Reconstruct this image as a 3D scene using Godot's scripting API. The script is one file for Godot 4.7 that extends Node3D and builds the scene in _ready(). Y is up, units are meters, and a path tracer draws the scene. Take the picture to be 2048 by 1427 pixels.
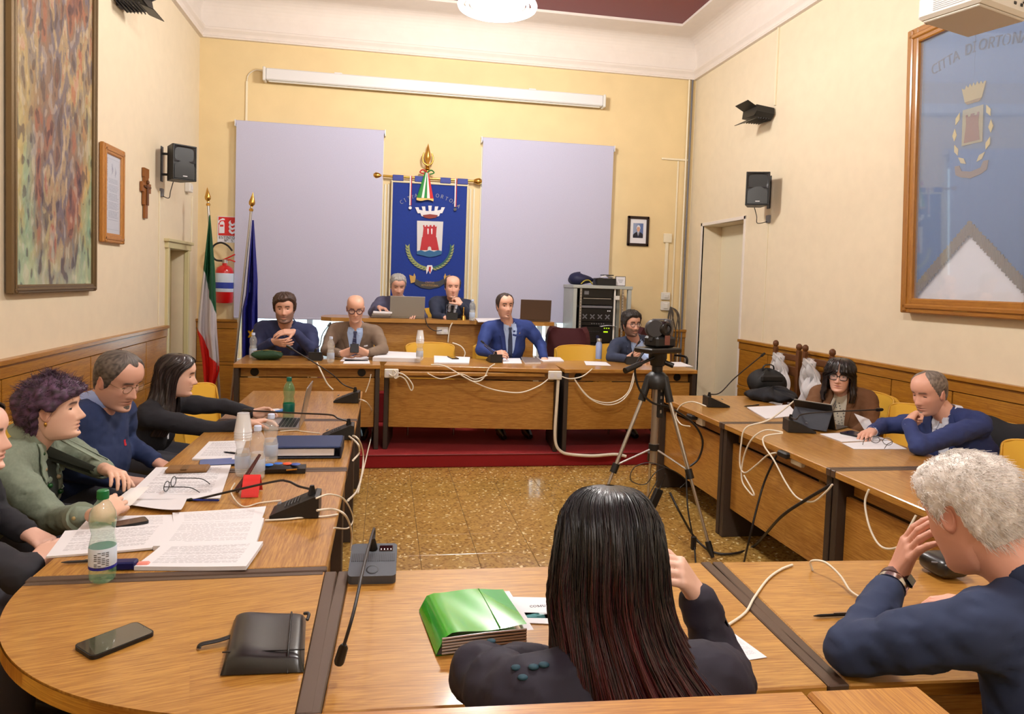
extends Node3D
# ---------------------------------------------------------------- camera numbers (photo pixels are in a 2048 x 1427 frame)
const F := 1423.31
const CY := 635.51
const EYE := Vector3(0,1.62,0)
const RX := 3.93      # right wall
const LX := -2.185    # left wall
const BZ := -8.9      # back wall
const PLAT := 0.12    # height of the red platform
const DAIS := 0.43    # height of the upper dais
var cam_basis: Basis
var names := {}
var M := {}
var protos := {}
var rng := RandomNumberGenerator.new()

func ray(px: float,py: float) -> Vector3: return cam_basis * Vector3((px - 1024.0) / F,-(py - CY) / F,-1.0)
func on_y(px: float,py: float,y: float) -> Vector3:
	var d = ray(px,py); return EYE + d * ((y - EYE.y) / d.y)
func on_z(px: float,py: float,z: float) -> Vector3:
	var d = ray(px,py); return EYE + d * (z / d.z)
func on_x(px: float,py: float,x: float) -> Vector3:
	var d = ray(px,py); return EYE + d * (x / d.x)

# ---------------------------------------------------------------- mesh builder
class MB:
	var v := PackedVector3Array()
	var n := PackedVector3Array()
	var u := PackedVector2Array()
	var c := PackedColorArray()
	var i := PackedInt32Array()
	var xf := Transform3D.IDENTITY
	var col := Color.WHITE
	var uo := Vector2.ZERO
	func vert(p: Vector3,nn: Vector3,uv := Vector2.ZERO) -> int:
		v.append(xf * p); n.append((xf.basis * nn).normalized()); u.append(uv); c.append(col)
		return v.size() - 1
	func tri(a: int,b: int,d: int):
		i.append(a); i.append(d); i.append(b)
	func poly(pts: Array,centre: Vector3,grain: int):
		var nn: Vector3 = (pts[1] - pts[0]).cross(pts[2] - pts[0]).normalized()
		var m := Vector3.ZERO
		for p in pts: m += p
		m /= pts.size()
		var ps = pts
		if nn.dot(m - centre) < 0:
			nn = -nn; ps = pts.duplicate(); ps.reverse()
		var ax := 0
		if absf(nn.y) > absf(nn.x) and absf(nn.y) >= absf(nn.z): ax = 1
		elif absf(nn.z) > absf(nn.x): ax = 2
		var ua := grain if grain != ax else (ax + 1) % 3
		var va := 3 - ua - ax
		var k := v.size()
		for p in ps: vert(p,nn,Vector2(p[ua],p[va]) + uo)
		for q in range(1,ps.size() - 1): tri(k,k + q,k + q + 1)
	func box(ctr: Vector3,s: Vector3,grain := 0,bev := 0.0):
		var h := s * 0.5
		bev = minf(bev,minf(h.x,minf(h.y,h.z)) * 0.95)
		var g := h - Vector3(bev,bev,bev)
		for ax in 3:
			var b1 := (ax + 1) % 3
			var b2 := (ax + 2) % 3
			for sg in [-1.0,1.0]:
				var pts := []
				for q in [[-1,-1],[1,-1],[1,1],[-1,1]]:
					var p := Vector3.ZERO
					p[ax] = h[ax] * sg; p[b1] = g[b1] * q[0]; p[b2] = g[b2] * q[1]
					pts.append(ctr + p)
				poly(pts,ctr,grain)
		if bev <= 0.0: return
		for ax in 3:
			var b1 := (ax + 1) % 3
			var b2 := (ax + 2) % 3
			for s1 in [-1.0,1.0]:
				for s2 in [-1.0,1.0]:
					var pts := []
					for q in [[-1,0],[1,0],[1,1],[-1,1]]:
						var p := Vector3.ZERO
						p[ax] = g[ax] * q[0]
						p[b1] = s1 * (h[b1] if q[1] == 0 else g[b1])
						p[b2] = s2 * (g[b2] if q[1] == 0 else h[b2])
						pts.append(ctr + p)
					poly(pts,ctr,grain)
		for sx in [-1.0,1.0]:
			for sy in [-1.0,1.0]:
				for sz in [-1.0,1.0]:
					poly([ctr + Vector3(h.x * sx,g.y * sy,g.z * sz),ctr + Vector3(g.x * sx,h.y * sy,g.z * sz),ctr + Vector3(g.x * sx,g.y * sy,h.z * sz)],ctr,grain)
	func span(a: Vector3,b: Vector3,grain := 0,bev := 0.0): box((a + b) * 0.5,(b - a).abs(),grain,bev)
	func tube(pts: Array,r,sides := 8,flat := 1.0):
		var m := pts.size()
		var t0: Vector3 = (pts[1] - pts[0]).normalized()
		var up := Vector3.UP if absf(t0.y) < 0.9 else Vector3.RIGHT
		var s := t0.cross(up).normalized()
		var k0 := v.size()
		for q in m:
			var t: Vector3
			if q == 0: t = pts[1] - pts[0]
			elif q == m - 1: t = pts[q] - pts[q - 1]
			else: t = (pts[q + 1] - pts[q]).normalized() + (pts[q] - pts[q - 1]).normalized()
			t = t.normalized()
			s = (s - t * s.dot(t)).normalized()
			var w := t.cross(s)
			var rr: float = r if (r is float or r is int) else r[q]
			for a in sides:
				var an := TAU * a / sides
				var d := s * cos(an) + w * sin(an) * flat
				vert(pts[q] + d * rr,s * cos(an) * flat + w * sin(an),Vector2(float(a) / sides,float(q) / m))
		for q in m - 1:
			for a in sides:
				var a2 := (a + 1) % sides
				var p00 := k0 + q * sides + a
				var p01 := k0 + q * sides + a2
				tri(p00,p01,p01 + sides); tri(p00,p01 + sides,p00 + sides)
		for e in [0,m - 1]:
			var nn: Vector3 = ((pts[0] - pts[1]) if e == 0 else (pts[m - 1] - pts[m - 2])).normalized()
			var kc := v.size()
			for a in sides:
				var inv := xf.affine_inverse()
				vert(inv * v[k0 + e * sides + a],nn)
			for a in range(1,sides - 1):
				if e == 0: tri(kc,kc + a + 1,kc + a)
				else: tri(kc,kc + a,kc + a + 1)
	func lathe(prof: Array,sides := 20,sharp := 0.75):
		var m := prof.size()
		var ns := []
		for q in m - 1:
			var d: Vector2 = prof[q + 1] - prof[q]
			ns.append(Vector2(d.y,-d.x).normalized())
		for q in m - 1:
			if prof[q].distance_to(prof[q + 1]) < 1e-6: continue
			var na: Vector2 = ns[q]
			var nb: Vector2 = ns[q]
			if q > 0 and ns[q - 1].dot(ns[q]) > sharp: na = (ns[q - 1] + ns[q]).normalized()
			if q < m - 2 and ns[q + 1].dot(ns[q]) > sharp: nb = (ns[q + 1] + ns[q]).normalized()
			var k := v.size()
			for a in sides + 1:
				var an := TAU * a / sides
				var cs := cos(an)
				var sn := sin(an)
				vert(Vector3(prof[q].x * cs,prof[q].y,prof[q].x * sn),Vector3(na.x * cs,na.y,na.x * sn),Vector2(float(a) / sides,prof[q].y))
				vert(Vector3(prof[q + 1].x * cs,prof[q + 1].y,prof[q + 1].x * sn),Vector3(nb.x * cs,nb.y,nb.x * sn),Vector2(float(a) / sides,prof[q + 1].y))
			for a in sides:
				var b := k + a * 2
				tri(b,b + 1,b + 3); tri(b,b + 3,b + 2)
	func ball(ctr: Vector3,r: Vector3,sides := 12,rings := 8):
		grid(sides,rings,func(a,b):
			var th: float = TAU * a
			var ph: float = PI * (b - 0.5)
			return ctr + Vector3(r.x * cos(ph) * cos(th),r.y * sin(ph),-r.z * cos(ph) * sin(th)))
	func extrude(pg: PackedVector2Array,z0: float,z1: float):
		var p2 := pg
		if not Geometry2D.is_polygon_clockwise(p2):
			p2 = pg.duplicate(); p2.reverse()
		var t := Geometry2D.triangulate_polygon(p2)
		var lo := p2[0]
		var hi := p2[0]
		for p in p2:
			lo = lo.min(p); hi = hi.max(p)
		var ex := hi - lo
		for s in 2:
			var z := z1 if s == 0 else z0
			var k := v.size()
			for p in p2: vert(Vector3(p.x,p.y,z),Vector3(0,0,1 if s == 0 else -1),Vector2((p.x - lo.x) / maxf(ex.x,1e-6),1.0 - (p.y - lo.y) / maxf(ex.y,1e-6)))
			for q in range(0,t.size(),3):
				var a := t[q]
				var b := t[q + 1]
				var d := t[q + 2]
				var cw: bool = (p2[b] - p2[a]).cross(p2[d] - p2[a]) < 0
				if cw == (s == 0): tri(k + a,k + d,k + b)
				else: tri(k + a,k + b,k + d)
		for q in p2.size():
			var a := p2[q]
			var b := p2[(q + 1) % p2.size()]
			var e := b - a
			var nn := Vector3(-e.y,e.x,0).normalized()
			var k := v.size()
			vert(Vector3(a.x,a.y,z0),nn,Vector2(0,0)); vert(Vector3(b.x,b.y,z0),nn,Vector2(1,0))
			vert(Vector3(b.x,b.y,z1),nn,Vector2(1,1)); vert(Vector3(a.x,a.y,z1),nn,Vector2(0,1))
			tri(k,k + 2,k + 1); tri(k,k + 3,k + 2)
	# a smooth surface from fn(a,b),a and b in 0..1
	func grid(na: int,nb: int,fn: Callable,colour = null):
		var k := v.size()
		var ps := PackedVector3Array()
		for b in nb + 1:
			for a in na + 1:
				ps.append(fn.call(float(a) / na,float(b) / nb))
		var nn := PackedVector3Array()
		nn.resize(ps.size())
		for b in nb:
			for a in na:
				var q := b * (na + 1) + a
				var f := (ps[q + 1] - ps[q]).cross(ps[q + na + 2] - ps[q]) + (ps[q + na + 2] - ps[q]).cross(ps[q + na + 1] - ps[q])
				nn[q] += f; nn[q + 1] += f; nn[q + na + 1] += f; nn[q + na + 2] += f
		for b in nb + 1:   # join normals of closed seams
			var q := b * (na + 1)
			if ps[q].distance_to(ps[q + na]) < 1e-5:
				var s := nn[q] + nn[q + na]
				nn[q] = s; nn[q + na] = s
		for b in nb + 1:
			for a in na + 1:
				var q := b * (na + 1) + a
				if colour != null: col = colour.call(float(a) / na,float(b) / nb,ps[q])
				vert(ps[q],nn[q] if nn[q].length() > 1e-12 else Vector3.UP,Vector2(float(a) / na,float(b) / nb))
		for b in nb:
			for a in na:
				var q := k + b * (na + 1) + a
				tri(q,q + 1,q + na + 2); tri(q,q + na + 2,q + na + 1)
	# a sheet with two faces and a rim
	func sheet(na: int,nb: int,th: float,fn: Callable):
		var q := PackedVector3Array()
		for b in nb + 1:
			for a in na + 1: q.append(fn.call(float(a) / na,float(b) / nb))
		var nrm := func(a,b):
			var a0 := maxi(a - 1,0)
			var a1 := mini(a + 1,na)
			var b0 := maxi(b - 1,0)
			var b1 := mini(b + 1,nb)
			return (q[b * (na + 1) + a1] - q[b * (na + 1) + a0]).cross(q[b1 * (na + 1) + a] - q[b0 * (na + 1) + a]).normalized()
		grid(na,nb,func(a,b): return q[roundi(b * nb) * (na + 1) + roundi(a * na)])
		grid(na,nb,func(a,b):
			var ia := roundi((1.0 - a) * na)
			var ib := roundi(b * nb)
			return q[ib * (na + 1) + ia] - nrm.call(ia,ib) * th)
		var edge := []
		for a in na + 1: edge.append([a,0])
		for b in range(1,nb + 1): edge.append([na,b])
		for a in range(na - 1,-1,-1): edge.append([a,nb])
		for b in range(nb - 1,-1,-1): edge.append([0,b])
		for e in edge.size() - 1:
			var p: Vector3 = q[edge[e][1] * (na + 1) + edge[e][0]]
			var r: Vector3 = q[edge[e + 1][1] * (na + 1) + edge[e + 1][0]]
			var d: Vector3 = nrm.call(edge[e][0],edge[e][1]) * th
			var d2: Vector3 = nrm.call(edge[e + 1][0],edge[e + 1][1]) * th
			var nn := (r - p).cross(d).normalized()
			var k := v.size()
			vert(p,nn); vert(r,nn); vert(r - d2,nn); vert(p - d,nn)
			tri(k,k + 3,k + 2); tri(k,k + 2,k + 1)
	func add_mesh(m: Mesh,t := Transform3D.IDENTITY):
		for s in m.get_surface_count():
			var a := m.surface_get_arrays(s)
			var k := v.size()
			var pv: PackedVector3Array = a[Mesh.ARRAY_VERTEX]
			var pn: PackedVector3Array = a[Mesh.ARRAY_NORMAL]
			for q in pv.size(): vert(t * pv[q],t.basis * pn[q])
			var ix: PackedInt32Array = a[Mesh.ARRAY_INDEX]
			if ix.size() == 0:
				for q in pv.size(): i.append(k + q)
			for q in ix: i.append(k + q)
	func mesh() -> ArrayMesh:
		var a := []
		a.resize(Mesh.ARRAY_MAX)
		a[Mesh.ARRAY_VERTEX] = v; a[Mesh.ARRAY_NORMAL] = n; a[Mesh.ARRAY_TEX_UV] = u; a[Mesh.ARRAY_COLOR] = c; a[Mesh.ARRAY_INDEX] = i
		var m := ArrayMesh.new()
		m.add_surface_from_arrays(Mesh.PRIMITIVE_TRIANGLES,a)
		return m

# ---------------------------------------------------------------- things and parts
func numbered(called: String) -> String:
	names[called] = names.get(called,-1) + 1
	return called if names[called] == 0 else "%s_%03d" % [called,names[called]]
func thing(called: String,label: String,category: String,at := Vector3.ZERO,group := "") -> Node3D:
	var o := Node3D.new()
	o.name = numbered(called); add_child(o); o.position = at
	o.set_meta("label",label); o.set_meta("category",category)
	if group: o.set_meta("group",group)
	return o
func setting(called: String) -> Node3D:
	var o := Node3D.new()
	o.name = called; add_child(o); o.set_meta("kind","structure")
	return o
func mb(t = null) -> MB:      # builder that takes world places and stores them in the thing's own axes
	var b := MB.new()
	if t: b.xf = t.transform.affine_inverse()
	return b
func part(b: MB,called: String,m: Material,parent: Node,label := "") -> MeshInstance3D:
	var o := MeshInstance3D.new()
	o.name = called; o.mesh = b.mesh(); o.material_override = m
	parent.add_child(o,true)
	if label: o.set_meta("label",label)
	return o
func piece(mesh: Mesh,called: String,m: Material,parent: Node,at := Transform3D.IDENTITY) -> MeshInstance3D:
	var o := MeshInstance3D.new()
	o.name = called; o.mesh = mesh; o.material_override = m; o.transform = at
	parent.add_child(o,true)
	return o
func copy_of(o: Node3D,label: String,at: Vector3,turn := 0.0,group := "") -> Node3D:
	var c: Node3D = o.duplicate()
	c.name = numbered(String(o.get_meta("base_name"))); add_child(c)
	c.position = at; c.rotation = Vector3(0,turn,0); c.set_meta("label",label)
	if group: c.set_meta("group",group)
	return c
# the first call places the thing itself,later ones add copies
func place(key: String,maker: Callable,label: String,at: Vector3,turn := 0.0,group := "") -> Node3D:
	if not protos.has(key):
		var o: Node3D = maker.call()
		o.set_meta("base_name",String(o.name))
		protos[key] = o
		o.position = at; o.rotation = Vector3(0,turn,0); o.set_meta("label",label)
		if group: o.set_meta("group",group)
		return o
	return copy_of(protos[key],label,at,turn,group)
func text_mesh(t: String,size: float,depth: float,font := "Droid Sans") -> TextMesh:
	var f := SystemFont.new()
	f.font_names = PackedStringArray([font])
	var m := TextMesh.new()
	m.text = t; m.font = f; m.font_size = 48; m.pixel_size = size / 48.0; m.depth = depth; m.curve_step = 4.0
	return m
func curve(pts: Array,steps := 8) -> Array:     # smooth line through points
	var o := []
	for k in pts.size() - 1:
		var a: Vector3 = pts[maxi(k - 1,0)]
		var b: Vector3 = pts[k]
		var c: Vector3 = pts[k + 1]
		var d: Vector3 = pts[mini(k + 2,pts.size() - 1)]
		for s in steps: o.append(b.cubic_interpolate(c,a,d,float(s) / steps))
	o.append(pts[-1])
	return o
func rounded(w: float,h: float,r: float,seg := 4) -> PackedVector2Array:
	var o := PackedVector2Array()
	for q in 4:
		var cx: float = (w / 2 - r) * [1,-1,-1,1][q]
		var cy: float = (h / 2 - r) * [1,1,-1,-1][q]
		for s in seg + 1:
			var a := PI / 2 * (q + float(s) / seg)
			o.append(Vector2(cx + r * cos(a),cy + r * sin(a)))
	return o

# ---------------------------------------------------------------- materials
func mat(c: Color,rough := 0.6,metal := 0.0) -> StandardMaterial3D:
	var m := StandardMaterial3D.new()
	m.albedo_color = c; m.roughness = rough; m.metallic = metal
	return m
func tmat(img: Image,rough := 0.6,tint := Color.WHITE,scale := Vector3.ONE) -> StandardMaterial3D:
	var m := mat(tint,rough)
	m.albedo_texture = ImageTexture.create_from_image(img)
	m.uv1_scale = scale
	return m
func tri_mat(img: Image,rough: float,tint: Color,scale: Vector3) -> StandardMaterial3D:
	var m := tmat(img,rough,tint,scale)
	m.uv1_triplanar = true; m.uv1_world_triplanar = true
	return m
func varnish(m: StandardMaterial3D,amount := 0.6,rough := 0.12) -> StandardMaterial3D:
	m.clearcoat_enabled = true; m.clearcoat = amount; m.clearcoat_roughness = rough
	return m
func vmat(rough := 0.6) -> StandardMaterial3D:
	var m := mat(Color.WHITE,rough)
	m.vertex_color_use_as_albedo = true
	return m
func noise_bytes(w: int,h: int,freq: float,seed_: int,kind := FastNoiseLite.TYPE_SIMPLEX_SMOOTH,oct := 3) -> PackedByteArray:
	var f := FastNoiseLite.new()
	f.seed = seed_; f.frequency = freq; f.noise_type = kind; f.fractal_octaves = oct
	var im := f.get_seamless_image(w,h,false,false,0.2)
	im.convert(Image.FORMAT_L8)
	return im.get_data()
func stretched(w0: int,h0: int,w: int,h: int,freq: float,seed_: int) -> PackedByteArray:
	var im := Image.create_from_data(w0,h0,false,Image.FORMAT_L8,noise_bytes(w0,h0,freq,seed_))
	im.resize(w,h,Image.INTERPOLATE_CUBIC)
	return im.get_data()
func rgb_image(w: int,h: int,fn: Callable) -> Image:
	var d := PackedByteArray()
	d.resize(w * h * 3)
	for y in h:
		for x in w:
			var c: Color = fn.call(x,y)
			var k := (y * w + x) * 3
			d[k] = clampi(int(c.r * 255.0),0,255); d[k + 1] = clampi(int(c.g * 255.0),0,255); d[k + 2] = clampi(int(c.b * 255.0),0,255)
	return Image.create_from_data(w,h,false,Image.FORMAT_RGB8,d)
func wood_image(seed_: int,a: Color,b: Color,fine := 0.5) -> Image:
	var w := 384
	var h := 384
	var n1 := stretched(16,h,w,h,0.03,seed_)
	var n2 := stretched(48,h,w,h,0.22,seed_ + 1)
	var n3 := stretched(96,h,w,h,0.35,seed_ + 2)
	return rgb_image(w,h,func(x,y):
		var k: int = y * w + x
		var g: float = n1[k] / 255.0
		var rings: float = 0.5 + 0.5 * sin(g * 34.0)
		var t: float = 0.35 * rings + 0.35 * g + fine * (n2[k] / 255.0 - 0.5) * 1.3
		var pore: float = clampf((n3[k] / 255.0 - 0.62) * 4.0,0.0,1.0) * 0.35
		return a.lerp(b,clampf(t + pore,0.0,1.0)))

# ================================================================ the scene
func _ready():
	rng.seed = 7
	cam_basis = Basis.from_euler(Vector3(-0.0485146,-0.1767604,0.0332060),EULER_ORDER_YXZ)
	var cam = Camera3D.new()
	cam.name = "camera"
	add_child(cam)
	cam.transform = Transform3D(cam_basis,EYE)
	cam.projection = Camera3D.PROJECTION_FRUSTUM
	cam.near = 0.05; cam.far = 100.0
	cam.size = cam.near * 1427.0 / F
	cam.frustum_offset = Vector2(0,-cam.near * (713.5 - CY) / F)
	cam.current = true
	var env = Environment.new()
	env.background_mode = Environment.BG_COLOR
	env.background_color = Color(0.86,0.97,1.0)
	env.background_energy_multiplier = 3.2
	env.tonemap_mode = Environment.TONE_MAPPER_LINEAR
	env.tonemap_exposure = 1.0
	env.sdfgi_enabled = true; env.ssao_enabled = true; env.ssil_enabled = true
	var we = WorldEnvironment.new()
	we.name = "world"; we.environment = env
	add_child(we)
	make_materials()
	build_room()
	build_ceiling_lamps()
	build_back_wall_things()
	build_side_wall_things()
	build_desks()
	build_chairs()
	build_rack_and_camera()
	build_desk_things()
	build_cables()
	build_people()

# lamps hang in a row under the ceiling panel: three rings,two of them behind or above the picture
const LAMPS := [Vector3(0.889,4.0,-6.195),Vector3(0.9,4.0,-2.5),Vector3(0.9,4.0,1.2)]
const LAMP_ENERGY := [8.8,7.8,6.5]
func build_ceiling_lamps():
	var where = ["white ring lamp hanging near the window wall","white ring lamp hanging over the middle of the room","white ring lamp hanging over the public end of the room"]
	for k in LAMPS.size():
		var o: Node3D = place("ring_lamp",make_lamp,where[k],LAMPS[k],0.0,"ring lamps along the ceiling panel")
		o.set_meta("category","lamp")
		var l = OmniLight3D.new()
		l.name = "ring_lamp_light"; l.light_color = Color(1.0,0.985,0.965); l.light_energy = LAMP_ENERGY[k]; l.light_size = 0.26
		l.omni_range = 30.0; l.omni_attenuation = 2.0; l.shadow_enabled = true
		add_child(l,true)
		l.position = LAMPS[k] + Vector3(0,-0.045,0)
func make_lamp() -> Node3D:
	var t = thing("ring_lamp","","lamp")
	for rr in [[0.318,0.026,"outer_ring"],[0.262,0.012,"inner_ring"]]:
		var b = mb()
		var ring = []
		for a in 49: ring.append(Vector3(rr[0] * cos(TAU * a / 48),0,rr[0] * sin(TAU * a / 48)))
		b.tube(ring,rr[1],8)
		part(b,rr[2],M.glow,t)
	var di = mb()
	di.lathe([Vector2(0,0.004),Vector2(0.235,0.004),Vector2(0.238,0.012),Vector2(0.235,0.02),Vector2(0,0.02)],40)
	part(di,"diffuser",M.glow,t)
	var f = mb()
	for a in 4:
		var an = PI / 4 + PI / 2 * a
		f.tube([Vector3(0.325 * cos(an),0.0,0.325 * sin(an)),Vector3(0.03 * cos(an),0.06,0.03 * sin(an))],0.006,6)
	part(f,"spoke",M.white_metal,t)
	var r = mb()
	r.tube([Vector3(0,0.05,0),Vector3(0,0.845,0)],0.008,8)
	part(r,"rod",M.white_metal,t)
	var c = mb()
	c.lathe([Vector2(0,0.81),Vector2(0.06,0.81),Vector2(0.065,0.845),Vector2(0,0.845)],20)
	part(c,"ceiling_rose",M.white_metal,t)
	return t

func make_materials():
	var plaster = rgb_image(256,256,noise_shade(0.02,5,0.965,1.0))
	var plaster_fine = rgb_image(256,256,noise_shade(0.05,15,0.975,1.0))
	M.wall_side = tri_mat(plaster_fine,0.75,Color(0.90,0.845,0.735),Vector3(0.45,0.45,0.45))
	M.wall_back = tri_mat(plaster,0.75,Color(0.89,0.80,0.61),Vector3(0.4,0.4,0.4))
	M.ceil = tri_mat(plaster_fine,0.8,Color(0.90,0.865,0.835),Vector3(0.4,0.4,0.4))
	M.red_panel = mat(Color(0.42,0.06,0.13),0.38)
	M.white_paint = mat(Color(0.88,0.85,0.81),0.55)
	M.trim_cream = mat(Color(0.90,0.86,0.75),0.5)
	M.door_green = mat(Color(0.80,0.76,0.58),0.45)
	M.glow = mat(Color(1,1,1),0.5)
	M.glow.emission_enabled = true; M.glow.emission = Color(1.0,0.98,0.95); M.glow.emission_energy_multiplier = 7.0
	M.white_metal = mat(Color(0.86,0.86,0.86),0.35)
	M.white_plastic = mat(Color(0.86,0.85,0.82),0.4)
	M.black_plastic = mat(Color(0.045,0.045,0.05),0.45)
	M.black_satin = mat(Color(0.03,0.03,0.035),0.3)
	M.dark_grey = mat(Color(0.17,0.17,0.18),0.45)
	M.mid_grey = mat(Color(0.42,0.42,0.44),0.45)
	M.screen_black = varnish(mat(Color(0.02,0.02,0.025),0.12),1.0,0.03)
	M.chrome = mat(Color(0.80,0.80,0.80),0.22,1.0)
	M.alu = mat(Color(0.72,0.71,0.69),0.33,0.9)
	M.brass = mat(Color(0.80,0.62,0.30),0.28,1.0)
	M.old_gold = mat(Color(0.70,0.56,0.30),0.45,0.5)
	M.blind = tri_mat(rgb_image(128,128,noise_shade(0.2,25,0.96,1.0)),0.85,Color(0.745,0.75,0.845),Vector3(3,3,3))
	var oak = wood_image(11,Color(0.86,0.66,0.40),Color(0.66,0.44,0.20),0.75)
	var oak2 = wood_image(31,Color(0.80,0.61,0.34),Color(0.59,0.39,0.17),0.55)
	M.oak = varnish(tmat(oak,0.42,Color(0.83,0.80,0.61),Vector3(0.9,1.6,1)),0.55,0.12)
	M.oak_rail = varnish(tmat(oak,0.4,Color(0.84,0.78,0.50),Vector3(1.2,3.0,1)),0.6,0.12)
	M.wainscot = varnish(tmat(oak2,0.4,Color(0.87,0.80,0.46),Vector3(0.7,1.2,1)),0.45,0.2)
	M.wainscot_frame = varnish(tmat(oak2,0.4,Color(0.87,0.80,0.46),Vector3(0.7,2.0,1)),0.45,0.2)
	M.strip = mat(Color(0.30,0.23,0.18),0.4)
	M.leg_brown = mat(Color(0.20,0.155,0.125),0.5)
	M.frame_wood = varnish(tmat(oak2,0.4,Color(0.86,0.78,0.50),Vector3(1.0,4.0,1)),0.5,0.15)
	M.frame_pine = varnish(tmat(oak,0.45,Color(0.86,0.78,0.50),Vector3(2.0,6.0,1)),0.3,0.2)
	M.dark_frame = mat(Color(0.13,0.05,0.03),0.35)
	M.bronze_frame = mat(Color(0.42,0.34,0.22),0.4,0.35)
	M.old_wood = tmat(oak2,0.55,Color(0.52,0.42,0.31),Vector3(2,4,1))
	M.carved_wood = tmat(oak2,0.5,Color(0.74,0.62,0.46),Vector3(2,4,1))
	M.carpet = tri_mat(rgb_image(128,128,noise_shade(0.4,35,0.82,1.0)),0.95,Color(0.56,0.045,0.06),Vector3(4,4,4))
	M.yellow = mat(Color(0.88,0.69,0.24),0.42)
	M.yellow_seam = mat(Color(0.80,0.61,0.20),0.45)
	M.floor = terrazzo()
	M.joint = mat(Color(0.42,0.31,0.16),0.7)
	M.paper = mat(Color(0.87,0.87,0.89),0.7)
	M.paper_edge = mat(Color(0.85,0.85,0.87),0.8)
	M.print = tmat(print_page(3,40),0.7)
	M.print2 = tmat(print_page(9,24),0.7)
	M.cable_white = mat(Color(0.86,0.83,0.76),0.45)
	M.cable_black = mat(Color(0.05,0.04,0.045),0.45)
	M.red = mat(Color(0.78,0.05,0.06),0.35)
	M.clear = mat(Color(0.93,0.96,0.96,0.16),0.04)
	M.clear.transparency = BaseMaterial3D.TRANSPARENCY_ALPHA
	M.cup = mat(Color(0.95,0.95,0.95,0.45),0.15)
	M.cup.transparency = BaseMaterial3D.TRANSPARENCY_ALPHA
	M.green_clear = mat(Color(0.10,0.62,0.42,0.32),0.04)
	M.green_clear.transparency = BaseMaterial3D.TRANSPARENCY_ALPHA
	M.pale_green_clear = mat(Color(0.42,0.80,0.60,0.18),0.04)
	M.pale_green_clear.transparency = BaseMaterial3D.TRANSPARENCY_ALPHA
	M.pane = mat(Color(0.85,0.92,1.0,0.10),0.03)
	M.pane.transparency = BaseMaterial3D.TRANSPARENCY_ALPHA
	M.tulle = mat(Color(0.95,0.95,0.96,0.5),0.9)
	M.tulle.transparency = BaseMaterial3D.TRANSPARENCY_ALPHA
	M.cap_green = mat(Color(0.0,0.42,0.22),0.4)
	M.cap_teal = mat(Color(0.0,0.36,0.30),0.4)
	M.cap_white = mat(Color(0.78,0.84,0.95),0.4)
	M.bottle_label = mat(Color(0.80,0.86,0.93),0.5)
	M.vc = vmat(0.65)
	M.vc_gloss = vmat(0.35)
	M.leather_black = varnish(mat(Color(0.025,0.025,0.028),0.38),0.4,0.25)
	M.navy = mat(Color(0.03,0.05,0.13),0.6)
	M.blue = mat(Color(0.02,0.14,0.52),0.55)

func noise_shade(freq: float,seed_: int,lo: float,hi: float) -> Callable:
	var d = noise_bytes(256,256,freq,seed_)
	return func(x,y):
		var g: float = lerpf(lo,hi,d[(y % 256) * 256 + (x % 256)] / 255.0)
		return Color(g,g,g)
func terrazzo() -> StandardMaterial3D:
	var a = noise_bytes(512,512,0.012,51)
	var b = noise_bytes(512,512,0.06,52)
	var f = FastNoiseLite.new()
	f.seed = 53; f.noise_type = FastNoiseLite.TYPE_CELLULAR; f.frequency = 0.10
	f.cellular_return_type = FastNoiseLite.RETURN_CELL_VALUE; f.fractal_type = FastNoiseLite.FRACTAL_NONE; f.cellular_jitter = 1.0
	f.domain_warp_enabled = true; f.domain_warp_amplitude = 12.0; f.domain_warp_frequency = 0.04
	var ci = f.get_seamless_image(512,512,false,false,0.1)
	ci.convert(Image.FORMAT_L8)
	var c = ci.get_data()
	var im = rgb_image(512,512,func(x,y):
		var k: int = y * 512 + x
		var o: Color = Color(0.60,0.48,0.28).lerp(Color(0.75,0.62,0.39),b[k] / 255.0)
		o = o.lerp(Color(0.66,0.54,0.34),a[k] / 255.0 * 0.5)
		var q: int = c[k]
		if q > 242: o = Color(0.93,0.88,0.76)
		elif q > 205: o = o.lerp(Color(0.78,0.64,0.40),0.5)
		elif q < 26: o = o.lerp(Color(0.40,0.27,0.12),0.5)
		elif q < 60: o = o.lerp(Color(0.50,0.36,0.18),0.5)
		return o)
	var m = tri_mat(im,0.22,Color(0.96,0.93,0.80),Vector3(1.35,1.35,1.35))
	return varnish(m,0.35,0.08)
func print_page(seed_: int,rows: int) -> Image:
	var r = RandomNumberGenerator.new()
	r.seed = seed_
	var im = Image.create(256,362,false,Image.FORMAT_RGB8)
	im.fill(Color(0.87,0.87,0.89))
	for k in rows:
		var y = 26 + k * int(300.0 / rows)
		var blank = r.randf() < 0.14
		if blank: continue
		var x = 30 if r.randf() < 0.8 else 70
		var xe = 226 if r.randf() < 0.75 else r.randi_range(110,210)
		while x < xe:
			var w = r.randi_range(6,22)
			im.fill_rect(Rect2i(x,y,mini(w,xe - x),2),Color(0.50,0.50,0.53))
			x += w + 4
	return im

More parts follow.
